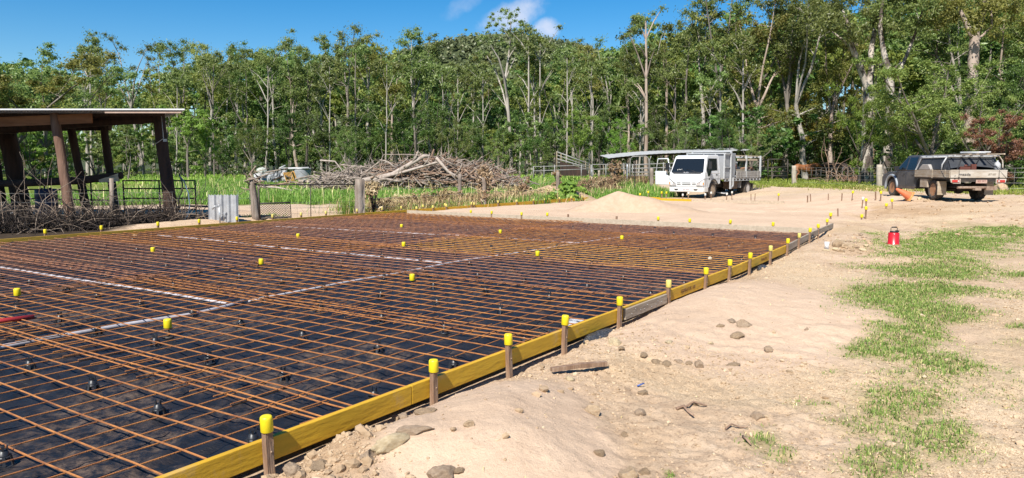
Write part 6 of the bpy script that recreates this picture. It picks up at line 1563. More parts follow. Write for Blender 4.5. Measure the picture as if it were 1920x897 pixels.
# small earth mound in the weeds
bm = bmesh.new(); c = P(1015, 374); bmesh.ops.create_grid(bm, x_segments=40, y_segments=24, size=1)
for v in bm.verts:
    r = math.hypot(v.co.x, v.co.y); x = c.x + v.co.x * 2.4 + .35; y = c.y + v.co.y * 1.4
    h = .75 * max(0, 1 - r) ** .8 * (1 + .5 * (float(fbm(np.array([x * 1.3]), np.array([y * 1.3]), 3, 3)[0]) - .5) + .35 * v.co.x)
    v.co = (x, y, float(hg(np.array([x]), np.array([y]))[0]) - .04 + h)
me = bpy.data.meshes.new('earth_mound'); bm.to_mesh(me); bm.free(); me.materials.append(mat('tan_earth', (.33, .22, .12), (.50, .36, .22), 4, .95, .8, 25)); me.polygons.foreach_set('use_smooth', [True] * len(me.polygons))
tag(link_mesh('earth_mound', me), 'low tan earth mound among the dry weeds beside the green weed', 'mound')

# ---------------------------------------------------------------- jug
p = P(1675, 459.5); JS = 35 / F_PX * p.y / .40
J = thing('water_jug', 'red insulated water jug with black lid and wire handle at the grass edge', 'jug', p, rz=.2); J.scale = (JS, JS, JS)
M_jug = mat('red_jug', (.62, .012, .018), (.58, .012, .018), 4, .35, coat=.4)
mb = MB(); mb.lathe([(.118, .0), (.124, .008), (.124, .018), (.113, .026), (.112, .24), (.106, .258), (.088, .268), (.0, .268)], 28); mb.build('jug_body', M_jug, J)
mb = MB(); mb.lathe([(.080, .268), (.083, .272), (.083, .292), (.075, .296), (.0, .297)], 24); mb.box((.055, -.03, .30), (.05, .06, .03)); mb.build('lid', M_blackpl, J)
mb = MB(); mb.tube([(-.078, 0, .282), (-.078, 0, .36), (-.066, 0, .382), (.066, 0, .382), (.078, 0, .36), (.078, 0, .282)], .0065, 7); hd_ = mb.build('handle', M_darksteel, J)
mb = MB(); mb.cyl((-.05, 0, .382), (.05, 0, .382), .014, n=10); mb.build('grip', M_blackpl, hd_)
mb = MB(); mb.lathe([(.1245, .004), (.1255, .010), (.1245, .016)], 24); mb.build('base_ring', mat('pale_ring', (.5, .42, .36), rough=.5), J)
# clear cup
p = P(1550, 467); mb = MB(); mb.lathe([(.034, 0), (.048, .13), (.046, .13), (.032, .006), (0, .006)], 18); m_, nt, b, out = new_mat('clear_plastic'); b.inputs['Base Color'].default_value = (.8, .82, .85, 1); b.inputs['Roughness'].default_value = .15; b.inputs['Alpha'].default_value = .30
tag(mb.build('plastic_cup', m_, None, p), 'clear plastic cup standing by the rubble at the board end', 'cup')
# traffic cone, tipped over
p = P(1704, 378)
M_or = mat('faded_orange_plastic', (.78, .16, .05), (.70, .20, .09), 6, .55)
tip = W(1683, 361.5, p.y + .1); ctr = p + Vector((0, 0, .19)); dirv = (W(1681, 360.5, p.y) - W(1705, 374, p.y)); 
CN = thing('traffic_cone', 'faded orange traffic cone tipped over near the ute', 'cone', ctr); CN.rotation_euler = dirv.to_track_quat('Z', 'Y').to_euler()
L_ = max(.5, dirv.length)
mb = MB(); mb.lathe([(.155, 0), (.15, .02), (.045, L_ - .02), (.035, L_), (0, L_)], 24); mb.build('cone_body', M_or, CN)
mb = MB(); mb.lathe([(.17, -.035), (.175, -.02), (.165, .01), (.12, .012)], 8); mb.box((0.0, 0, -.025), (.36, .36, .03)); mb.build('base', mat('dirty_orange_rubber', (.55, .20, .07), (.75, .45, .14), 5, .7), CN)
# broken stick, root, twigs
p0 = P(1034, 701); p1 = P(1137, 690); mb = MB(); d = p1 - p0
mb.bar((0, 0, .03), d * .5 + Vector((0, 0, .04)), .045, .03); mb.bar(d * .49 + Vector((0, 0, .04)), d + Vector((0, 0, .035)), .05, .034)
tag(mb.build('broken_stick', M_peg, None, p0), 'broken brown timber stick half buried on the dirt', 'stick')
for (pts, r, lab) in (([(1268, 770), (1282, 768), (1290, 775), (1300, 786)], .012, 'forked dry root lying on the gravel'), ([(1282, 768), (1300, 760), (1325, 764)], .008, 'thin root lying across the forked one'), ([(1360, 808), (1372, 802), (1388, 805), (1402, 808)], .007, 'dry brown twig beside the grass tuft'),
                      ([(1393, 822), (1400, 832), (1408, 838)], .008, 'short dark twig under the grass tuft'), ([(1125, 718), (1138, 716)], .006, 'blue chip of plastic')):
    q = [P(x, y, .012) for x, y in pts]; o0 = q[0].copy(); mb = MB(); mb.tube([v - o0 + Vector((0, 0, .012 * (i % 2))) for i, v in enumerate(q)], [r * (1 - .15 * i) for i in range(len(q))], 6)
    if 'blue' in lab:
        q0 = P(1195, 727, .012); tag(mb.build('plastic_chip', mat('blue_plastic', (.05, .12, .4), rough=.4), None, q0), 'tiny blue plastic chip on the gravel', 'chip')
    else: tag(mb.build('dry_twig', M_stick[1], None, o0), lab, 'twig')
# rag in the mesh
crumpled('paper_scrap', AB(11.65, 3.95, .10), .03, .02, .03, M_timberpale, 'pale crumpled scrap caught in the mesh by the near board', 33)

# ================================================================ cattle
def cow(loc, rz, m_body, m_leg, lab, size=1.0, head_down=False):
    V = {}; E_ = []; Rr = {}
    def add(k, p, r): V[k] = Vector(p); Rr[k] = r
    add('hip', (0, 0, 1.12), .30); add('rump', (0, -.42, 1.16), .27); add('belly', (0, .45, 1.02), .36); add('chest', (0, .95, 1.05), .33); add('shoulder', (0, 1.15, 1.18), .26)
    hz = .75 if head_down else 1.38
    add('neck', (0, 1.45, (1.18 + hz) / 2 + .02), .19); add('poll', (0, 1.72, hz), .15); add('face', (0, 1.95, hz - .16), .11); add('muzzle', (0, 2.08, hz - .26), .085)
    add('tail', (0, -.64, 1.20), .045); add('tail2', (0, -.72, .85), .028); add('tail3', (0, -.70, .50), .035)
    E_ += [('hip', 'rump'), ('hip', 'belly'), ('belly', 'chest'), ('chest', 'shoulder'), ('shoulder', 'neck'), ('neck', 'poll'), ('poll', 'face'), ('face', 'muzzle'), ('rump', 'tail'), ('tail', 'tail2'), ('tail2', 'tail3')]
    for s in (-1, 1):
        n = 'l' if s < 0 else 'r'
        add(n + 'h1', (s * .20, -.40, .88), .17); add(n + 'h2', (s * .22, -.22, .66), .105); add(n + 'h3', (s * .22, -.46, .40), .062); add(n + 'h4', (s * .22, -.40, .10), .055); add(n + 'h5', (s * .22, -.36, .02), .065)
        add(n + 'f1', (s * .17, 1.0, .80), .125); add(n + 'f2', (s * .18, 1.02, .46), .07); add(n + 'f3', (s * .18, 1.0, .12), .05); add(n + 'f4', (s * .18, 1.03, .02), .06)
        add(n + 'e', (s * .24, 1.68, hz + .02), .04)
        E_ += [('rump', n + 'h1'), (n + 'h1', n + 'h2'), (n + 'h2', n + 'h3'), (n + 'h3', n + 'h4'), (n + 'h4', n + 'h5'), ('chest', n + 'f1'), (n + 'f1', n + 'f2'), (n + 'f2', n + 'f3'), (n + 'f3', n + 'f4'), ('poll', n + 'e')]
    ks = list(V); me = bpy.data.meshes.new('cow'); me.from_pydata([V[k] * size for k in ks], [(ks.index(a), ks.index(b)) for a, b in E_], []); me.materials.append(m_body)
    o = link_mesh('cow', me, None, loc, (0, 0, rz))
    sk = o.modifiers.new('skin', 'SKIN'); me.skin_vertices.new() if not me.skin_vertices else None
    for i, k in enumerate(ks):
        d = me.skin_vertices[0].data[i]; d.radius = (Rr[k] * size * (.86 if k in ('belly', 'chest', 'hip', 'rump') else 1), Rr[k] * size); d.use_root = (k == 'hip')
    sk.use_smooth_shade = True
    ss = o.modifiers.new('sub', 'SUBSURF'); ss.levels = 2; ss.render_levels = 2
    return tag(o, lab, 'cow', 'cattle in the shade')
M_cowr = mat('red_brown_hide', (.20, .065, .02), (.32, .12, .035), 3, .7); M_cowd = mat('dark_brown_hide', (.025, .016, .012), (.06, .035, .022), 3, .7)
def wg(px, Y): 
    x = (px - CX) / F_PX * (Y * math.cos(PITCH)); return Vector((x, Y, float(hg(np.array([x]), np.array([Y]))[0])))
cow(wg(1500, 60), R(-78), M_cowr, M_cowr, 'red brown cow beside the pale squared post', .95)
cow(wg(1578, 59), R(18), M_cowd, M_cowd, 'dark brown cow seen from behind under the big gum', 1.0)
cow(wg(1535, 61), R(-60), M_cowd, M_cowd, 'black cow with lowered head in the shade between the other two', .95, True)

# ================================================================ trees
M_bark = dict(pale=mat('pale_gum_bark', (.28, .245, .205), (.50, .45, .39), 1.6, .85, .3, 12, stretch=(1, 1, .25)), grey=mat('grey_gum_bark', (.13, .105, .085), (.28, .24, .20), 2.2, .9, .5, 14, stretch=(1, 1, .2)),
              dark=mat('dark_bark', (.05, .04, .032), (.13, .105, .085), 3, .9, .6, 14, stretch=(1, 1, .2)), pink=mat('pinkish_gum_bark', (.30, .22, .17), (.50, .40, .33), 1.5, .85, .3, 12, stretch=(1, 1, .25)),
              patch=mat('patchy_gum_bark', (.10, .075, .06), (.52, .45, .38), 1.7, .9, .4, 12, stretch=(1, 1, .5), lo=.46, hi=.54))
LEAF = dict(gum=leaf_mat('gum_leaf', (.078, .108, .024), (.185, .215, .062), (.29, .32, .14), .48, .42), olive=leaf_mat('olive_leaf', (.125, .132, .026), (.235, .23, .055), (.30, .28, .10), .48),
            dark=leaf_mat('dark_leaf', (.045, .075, .016), (.105, .150, .036), (.18, .24, .07), .44, .4), bright=leaf_mat('bright_leaf', (.085, .155, .020), (.19, .28, .045), (.26, .36, .08), .42),
            yellow=leaf_mat('yellow_leaf', (.15, .13, .02), (.27, .21, .03), (.33, .22, .05), .35), red=leaf_mat('red_leaf', (.085, .034, .02), (.165, .065, .038), (.20, .12, .06), .3),
            light=leaf_mat('light_leaf', (.11, .15, .03), (.23, .255, .07), (.32, .33, .13), .40), dry=leaf_mat('dry_leaf', (.20, .14, .07), (.36, .27, .15), (.45, .36, .22), .25))

def leaves(rg, centres, radii, n_per, length, width, droop=.5, flat=.75, out=.75):
    """clumps of leaf-sized faces; returns quads (N,4,3)"""
    C_ = np.repeat(np.asarray(centres), n_per, 0); R_ = np.repeat(np.asarray(radii), n_per)
    N_ = len(C_); d = rg.normal(0, 1, (N_, 3)); d /= np.linalg.norm(d, axis=1)[:, None]
    rad = R_ * np.clip(np.abs(rg.normal(0, .62, N_)), 0, 1.5)
    d2 = d * np.array([1, 1, flat]); P_ = C_ + d2 * rad[:, None]
    nrm = d * out + rg.normal(0, .55, (N_, 3)) + np.array([-.12, -.35, .35]); nrm /= np.linalg.norm(nrm, axis=1)[:, None]
    t = rg.normal(0, .6, (N_, 3)) + np.array([0, 0, -droop]); t -= nrm * (t * nrm).sum(1)[:, None]; t /= np.linalg.norm(t, axis=1)[:, None]
    s = np.cross(nrm, t); L_ = length * rg.uniform(.65, 1.35, N_)[:, None]; W_ = width * rg.uniform(.65, 1.35, N_)[:, None]
    return np.stack([P_ - t * L_ / 2, P_ + s * W_ / 2 - t * L_ * .05, P_ + t * L_ / 2, P_ - s * W_ / 2 - t * L_ * .05], 1)

def skeleton(rg, H, kind):
    """limbs [(points, radii)], clump centres, clump radii"""
    K = dict(
        gum=dict(hf=(.36, .54), nl=(2, 4), tilt=(10, 26), side=8, slen=.115, cr=(.55, 1.0), low=7, r0=.0125, shrink=.75),
        slim=dict(hf=(.50, .66), nl=(2, 3), tilt=(6, 18), side=7, slen=.090, cr=(.45, .85), low=5, r0=.0095, shrink=.75),
        airy=dict(hf=(.40, .55), nl=(3, 5), tilt=(14, 32), side=5, slen=.11, cr=(.40, .80), low=0, r0=.0125, shrink=.7),
        bushy=dict(hf=(.18, .30), nl=(4, 6), tilt=(18, 48), side=8, slen=.15, cr=(.75, 1.25), low=6, r0=.016, shrink=.8),
        tall=dict(hf=(.30, .42), nl=(3, 4), tilt=(10, 26), side=9, slen=.115, cr=(.65, 1.15), low=10, r0=.015, shrink=.8),
        sapling=dict(hf=(.25, .4), nl=(2, 4), tilt=(8, 28), side=7, slen=.16, cr=(.40, .75), low=6, r0=.013, shrink=.8),
        shrub=dict(hf=(.05, .12), nl=(5, 8), tilt=(12, 55), side=5, slen=.20, cr=(.5, .85), low=5, r0=.02, shrink=.8))[kind]
    limbs = []; cc = []; cr = []
    u = lambda a: rg.uniform(*a)
    hf = u(K['hf']) * H; r0 = K['r0'] * H
    pts = [np.array([0, 0, -.3])]; n = 7; off = np.zeros(2); dr = rg.normal(0, .010 * H / 3, 2)
    for i in range(1, n + 1):
        off = off + dr + rg.normal(0, .004 * H, 2); pts.append(np.array([off[0], off[1], hf * i / n]))
    limbs.append((pts, [r0 * (1.15 - .45 * i / n) for i in range(n + 1)]))
    top = pts[-1]; nl = int(rg.integers(K['nl'][0], K['nl'][1] + 1)); a0 = rg.uniform(0, 6.28)
    for j in range(nl):
        az = a0 + j * 2 * math.pi / nl + rg.normal(0, .35); tilt = R(u(K['tilt'])) * (.5 if j == 0 else 1)
        L_ = (H - hf) / max(.6, math.cos(tilt)) * (1.0 if j == 0 else rg.uniform(.66, .98)); d = np.array([math.sin(tilt) * math.cos(az), math.sin(tilt) * math.sin(az), math.cos(tilt)])
        p = top.copy(); lp = [p.copy()]; m2 = 6
        for i in range(m2):
            d = d + rg.normal(0, .10, 3) + np.array([0, 0, .05]); d /= np.linalg.norm(d); p = p + d * L_ / m2; lp.append(p.copy())
        rl = r0 * .62 * rg.uniform(.7, 1); limbs.append((lp, [rl * (1 - .82 * i / m2) for i in range(m2 + 1)]))
        cc.append(lp[-1]); cr.append(u(K['cr']) * H / 16 * .85)
        for q in range(K['side']):
            t = rg.uniform(.22, 1.0); i0 = min(int(t * m2), m2 - 1); b0 = lp[i0] + (lp[i0 + 1] - lp[i0]) * (t * m2 - i0)
            az2 = rg.uniform(0, 6.28); h = np.array([math.cos(az2), math.sin(az2), rg.uniform(-.05, .75)]); h /= np.linalg.norm(h)
            sl = K['slen'] * H * rg.uniform(.55, 1.35) * (1.15 - t * .5)
            b1 = b0 + h * sl * .55 + np.array([0, 0, .02 * H * rg.random()]); b2 = b0 + h * sl + np.array([0, 0, rg.uniform(-.01, .035) * H])
            limbs.append(([b0, b1, b2], [rl * .42 * (1 - .5 * t), rl * .26, rl * .10]))
            s_ = (1.1 - .4 * t) if kind in ('bushy', 'tall') else 1
            cc.append(b2); cr.append(u(K['cr']) * H / 16 * s_)
            if rg.random() < .7: cc.append(b1 + rg.normal(0, .025 * H, 3)); cr.append(u(K['cr']) * H / 16 * .75)
    for q in range(K['low']):
        t = rg.uniform(.35, 1.0); i0 = min(int(t * n), n - 1); b0 = pts[i0]; az2 = rg.uniform(0, 6.28); sl = K['slen'] * H * rg.uniform(.5, 1.1)
        b2 = b0 + np.array([math.cos(az2) * sl, math.sin(az2) * sl, rg.uniform(.1, .5) * sl]); limbs.append(([b0, (b0 + b2) / 2 + np.array([0, 0, .05]), b2], [r0 * .3, r0 * .2, r0 * .07]))
        cc.append(b2); cr.append(u(K['cr']) * H / 16 * .85)
    return limbs, cc, cr
def limb_mesh(name, limbs, m_, n=6):
    mb = MB()
    for pts, rs in limbs: mb.tube(pts, rs, n if rs[0] > .06 else 4, caps=False)
    return mb.mesh(name, m_)
def quads_mesh(name, Q, m_):
    return np_mesh(name, Q.reshape(-1, 3), np.arange(len(Q) * 4).reshape(-1, 4), [m_], False)
TREE = {}
def tree_type(key, kind, seed, leaf, bark, H=16, n_per=80, ll=.34, lw=.13, flat=.75, droop=.5):
    rg = np.random.default_rng(seed); limbs, cc, cr = skeleton(rg, H, kind)
    Q = leaves(rg, cc, cr, int(n_per * 1.8), ll * .74, lw * .74, droop, flat)
    TREE[key] = dict(H=float(np.max(np.array([c[2] for c in cc]) + np.array(cr) * .6)), trunk=limb_mesh('trunk', limbs, M_bark[bark]), crown=quads_mesh('crown', Q, LEAF[leaf]), cc=cc, cr=cr)
for i in range(5): tree_type('gum%d' % i, 'gum', 100 + i, 'gum', ('grey', 'pale', 'grey', 'pink', 'pale')[i], 16, 90)
for i in range(3): tree_type('olivegum%d' % i, 'gum', 120 + i, 'olive', ('pale', 'grey', 'pink')[i], 16, 80)
for i in range(3): tree_type('slim%d' % i, 'slim', 140 + i, ('gum', 'olive', 'gum')[i], ('pale', 'pale', 'pale')[i], 16, 75)
for i in range(3): tree_type('airy%d' % i, 'airy', 160 + i, ('gum', 'gum', 'olive')[i], 'pale', 16, 48, .32, .11)
for i in range(4): tree_type('dark%d' % i, 'bushy', 180 + i, 'dark', 'dark', 14, 120, .34, .16)
for i in range(3): tree_type('green%d' % i, 'bushy', 200 + i, ('gum', 'bright', 'light')[i], 'grey', 14, 120, .34, .15)
for i in range(3): tree_type('tall%d' % i, 'tall', 210 + i, ('gum', 'olive', 'gum')[i], ('grey', 'pink', 'pale')[i], 18, 105, .30, .13)
for i in range(3): tree_type('sapling%d' % i, 'sapling', 220 + i, ('bright', 'gum', 'light')[i], 'grey', 8, 110, .26, .10)
for i in range(4): tree_type('shrub%d' % i, 'shrub', 240 + i, ('dark', 'bright', 'gum', 'olive')[i], 'dark', 5, 110, .26, .11)
tree_type('yellow', 'bushy', 260, 'yellow', 'dark', 10, 110, .26, .12)
tree_type('redleaf', 'bushy', 261, 'red', 'dark', 7, 130, .24, .10)
tree_type('lightbush', 'bushy', 263, 'light', 'grey', 10, 190, .20, .085)
tree_type('brightbush', 'bushy', 264, 'bright', 'dark', 9, 170, .22, .10)
tree_type('wattle', 'bushy', 265, 'olive', 'grey', 11, 150, .28, .11)

def plant(key, px, top_py, Y, name, lab, group=None, wscale=1.0, rz=None, base_py=None, cat='tree'):
    T_ = TREE[key]; b_ = wg(px, Y)
    Ht = W(px, top_py, Y).z - b_.z; s_ = Ht / T_['H']
    t = thing(name, lab, cat, b_, rz if rz is not None else random.uniform(0, 6.28), group)
    t.scale = (s_ * wscale, s_ * wscale, s_)
    link_mesh('trunk', T_['trunk'], t); link_mesh('crown', T_['crown'], t)
    return t
random.seed(77)
# hand-built gums with their own trunks
def own_tree(name, lab, limbs, centres, radii, bark, leaf, base, n_per=80, ll=.34, lw=.12, seed=1, flat=.75):
    rg = np.random.default_rng(seed); t = thing(name, lab, 'tree', base)
    o0 = np.array(base); mb = limb_mesh('trunk', [([np.array(p) - o0 for p in pts], rs) for pts, rs in limbs], M_bark[bark], 9); link_mesh('trunk', mb, t)
    Q = leaves(rg, np.asarray(centres) - o0, radii, int(n_per * 1.7), ll * .76, lw * .76, .5, flat); link_mesh('crown', quads_mesh('crown', Q, LEAF[leaf]), t); return t
def photo_limbs(Y, spec, k, tw=1.0):
    """spec: lists of (px, py, half width px[, dy]) ; k metres per pixel"""
    out = []
    for line in spec:
        pts = []; rs = []
        for q in line:
            dy = q[3] if len(q) > 3 else 0.0; pts.append(tuple(W(q[0], q[1], Y + dy))); rs.append(q[2] * k * tw)
        out.append((pts, rs))
    return out
def clumps(Y, lst, k, rg, spread=1.4):
    cc = []; cr = []
    for (px, py, r) in lst:
        cc.append(tuple(W(px, py, Y + rg.normal(0, spread)))); cr.append(r * k)
    return cc, cr
rg = np.random.default_rng(5)
# 1 tall white gum in the middle (top against the little cloud)
Yh = 84; k = Yh / F_PX; b_ = wg(958, Yh)
spec = [[(960, 338, 6), (957, 270, 5.5), (954, 225, 5), (951, 185, 4.5), (947, 150, 3.8), (953, 110, 3, 1), (957, 75, 2.2, 1), (958, 40, 1.2)], [(951, 185, 3.5), (944, 140, 2.8, -1), (935, 110, 2.2, -1.5), (920, 85, 1.2, -2)], [(953, 215, 3), (942, 170, 2.4), (930, 135, 2, 2), (910, 100, 1.2, 2)], [(947, 150, 2), (965, 110, 1.6, 1), (985, 80, 1, 1)],
        [(953, 110, 1.6), (975, 75, 1.2), (985, 55, .7)], [(953, 205, 1.5), (920, 165, 1.2, 1), (890, 130, .7, 1)], [(957, 75, 1.2), (940, 50, .8), (922, 36, .5)]]
tops = [(957, 30, 11), (948, 25, 8), (968, 28, 9), (938, 35, 7), (925, 36, 6), (918, 48, 5), (980, 42, 8), (988, 48, 7), (975, 58, 9), (942, 56, 7), (930, 68, 9), (955, 60, 8), (905, 70, 8), (898, 82, 6), (920, 78, 9), (945, 82, 9), (965, 85, 10), (985, 80, 9), (995, 68, 7), (884, 66, 4), (1000, 92, 9), (912, 100, 9), (930, 100, 8), (900, 110, 8), (890, 130, 9), (975, 110, 9), (990, 120, 8), (925, 125, 8), (905, 140, 9), (960, 128, 7)]
tops = tops + [(x + rg.normal(0, 9), y + rg.normal(0, 8), r * .6) for x, y, r in tops for _ in range(2)]
cc, cr = clumps(Yh, tops, k, rg); own_tree('gum_tree', 'tallest white trunked gum in mid forest, its thin crown standing against the small cloud', photo_limbs(Yh, spec, k, .62), cc, cr, 'pale', 'gum', b_, 42, .34, .12, 3)
# forked big gums by the cattle
Yh = 54; k = Yh / F_PX; b_ = wg(1628, Yh)
spec = [[(1626, 350, 12), (1625, 300, 10.5), (1626, 230, 9), (1629, 165, 9), (1627, 150, 8)], [(1625, 162, 6.5), (1612, 125, 6), (1602, 100, 5, -1), (1594, 75, 4, -1), (1590, 45, 3, -1.5), (1580, 20, 2)], [(1630, 160, 6), (1635, 125, 5.5), (1633, 95, 5), (1640, 60, 4, 1), (1648, 20, 3, 1), (1650, -30, 2)], [(1602, 100, 2.5), (1580, 75, 2.2, -1), (1560, 60, 1.5, -1)], [(1635, 130, 2.5), (1655, 120, 2), (1672, 112, 1)]]
def ell_clumps(cx, cy, rx, ry, n, r0, r1, rg):
    out = []
    for _ in range(n):
        a = rg.uniform(0, 6.28); q = rg.random() ** .5; out.append((cx + rx * q * math.cos(a), cy + ry * q * math.sin(a), rg.uniform(r0, r1)))
    return out
tops = ell_clumps(1600, 20, 95, 55, 62, 11, 22, rg) + ell_clumps(1650, -40, 90, 50, 45, 12, 22, rg) + ell_clumps(1560, 45, 40, 25, 14, 8, 14, rg)
cc, cr = clumps(Yh, tops, k, rg, 2.6); own_tree('gum_tree', 'big gum with forked brown trunk standing over the cattle', photo_limbs(Yh, spec, k), cc, cr, 'patch', 'gum', b_, 95, .30, .12, 4)
Yh = 51; k = Yh / F_PX; b_ = wg(1663, Yh)
spec = [[(1660, 352, 10), (1664, 300, 8.5), (1667, 240, 7.5), (1669, 170, 7.5), (1668, 140, 7), (1660, 112, 5.5), (1655, 88, 4.5), (1650, 50, 3.5), (1655, 0, 2.5)], [(1668, 145, 5), (1675, 130, 2.5), (1690, 118, 1.5)], [(1668, 150, 4), (1690, 128, 3.4, 1), (1708, 85, 3, 1), (1715, 66, 2.4, 1), (1730, 20, 1.6)]]
tops = ell_clumps(1700, 0, 80, 60, 60, 11, 20, rg) + ell_clumps(1735, -30, 60, 40, 25, 11, 20, rg)
cc, cr = clumps(Yh, tops, k, rg, 2.6); own_tree('gum_tree', 'pale mottled gum with bare straight trunk just behind the bonnet of the ute', photo_limbs(Yh, spec, k), cc, cr, 'patch', 'gum', b_, 95, .30, .12, 6)
Yh = 50; k = Yh / F_PX; b_ = wg(1822, Yh)
spec = [[(1818, 352, 12), (1820, 290, 11), (1818, 230, 10), (1822, 160, 9.5), (1826, 95, 9), (1828, 60, 8)], [(1826, 75, 6), (1812, 45, 4.5), (1800, 20, 3)], [(1828, 65, 6), (1842, 30, 5), (1850, -10, 3.5)], [(1828, 80, 2.5), (1860, 50, 2), (1858, 10, 1.2)]]
tops = ell_clumps(1840, 10, 110, 60, 75, 12, 22, rg) + ell_clumps(1800, -40, 80, 40, 30, 12, 22, rg)
cc, cr = clumps(Yh, tops, k, rg, 2.6); own_tree('gum_tree', 'thick pale gum trunk rising behind the canopy of the ute', photo_limbs(Yh, spec, k), cc, cr, 'pink', 'olive', b_, 95, .30, .12, 8)

# the front of the forest, tree by tree: px, top py, Y, type, width, label
edge_trees = [
    (-70, 70, 60, 'tall0', 1.0), (25, 92, 58, 'wattle', 1.35), (92, 86, 62, 'green0', 1.15), (165, 55, 76, 'airy0', .95), (205, 92, 80, 'olivegum1', .9), (268, 62, 86, 'airy1', .95), (300, 80, 90, 'airy2', .8), (352, 66, 88, 'gum0', 1.0), (395, 78, 84, 'olivegum0', 1.0),
    (440, 76, 86, 'gum1', .95), (478, 78, 82, 'gum2', .95), (520, 84, 85, 'slim0', 1.1), (560, 56, 80, 'gum3', 1.05), (602, 66, 83, 'gum4', 1.0), (655, 47, 80, 'gum0', 1.1), (690, 58, 84, 'slim1', 1.1), (735, 84, 82, 'olivegum2', 1.0), (778, 43, 80, 'gum1', 1.1),
    (808, 62, 84, 'slim2', 1.0), (845, 128, 86, 'olivegum0', .9), (880, 120, 84, 'slim0', 1.0), (918, 100, 88, 'olivegum1', .9), (1008, 68, 85, 'slim1', 1.0), (1040, 75, 88, 'gum2', .95), (1075, 72, 84, 'slim2', 1.1), (1106, 80, 82, 'olivegum0', .95), (1140, 66, 86, 'airy0', 1.0),
    (1172, 60, 84, 'gum3', .9), (1207, 26, 78, 'gum4', 1.05), (1250, 48, 80, 'olivegum2', .95), (1282, 24, 76, 'gum0', 1.0), (1318, -22, 74, 'gum1', 1.05), (1352, -45, 72, 'olivegum1', 1.1), (1392, -50, 70, 'gum2', 1.1), (1428, -60, 66, 'tall1', 1.0), (1470, -50, 66, 'tall0', 1.0), (1512, -60, 64, 'tall2', 1.0), (1555, -30, 66, 'tall1', .9),
    (1750, -40, 62, 'tall0', 1.0), (1790, -50, 60, 'tall2', 1.0), (1880, -60, 56, 'tall1', 1.05), (1930, -50, 52, 'tall0', 1.1), (1990, -40, 50, 'tall2', 1.1)]
kindword = dict(gum='gum with clumped crown', olivegum='olive green gum', slim='slim gum with a bare trunk', airy='thin crowned pale gum', tall='dense leafed tall gum', wattle='broad yellowish wattle', green='broad dense tree', dark='dark leafy tree', yellow='x', sapling='young sapling', shrub='shrub')
for i, (px, tp2, Y, key, w_) in enumerate(edge_trees):
    kw = kindword[key.rstrip('0123456789')]
    place = 'the pole shed' if px < 330 else ('the scrap heap' if px < 590 else ('the brush heap' if px < 900 else ('the weedy fence' if px < 1130 else ('the iron roofed shed' if px < 1430 else ('the cattle' if px < 1700 else 'the ute')))))
    nn = 1 + sum(1 for q in edge_trees[:i] if (('a' if q[0] < 330 else 'b' if q[0] < 590 else 'c' if q[0] < 900 else 'd' if q[0] < 1130 else 'e' if q[0] < 1430 else 'f' if q[0] < 1700 else 'g') == ('a' if px < 330 else 'b' if px < 590 else 'c' if px < 900 else 'd' if px < 1130 else 'e' if px < 1430 else 'f' if px < 1700 else 'g')))
    plant(key, px, tp2, Y, 'gum_tree' if 'g' in key and 'green' not in key and key != 'wattle' or 'slim' in key or 'airy' in key or 'tall' in key else 'leafy_tree', '%s, %s from the left behind %s' % (kw, nth(nn), place), 'tall trees along the forest edge', w_)
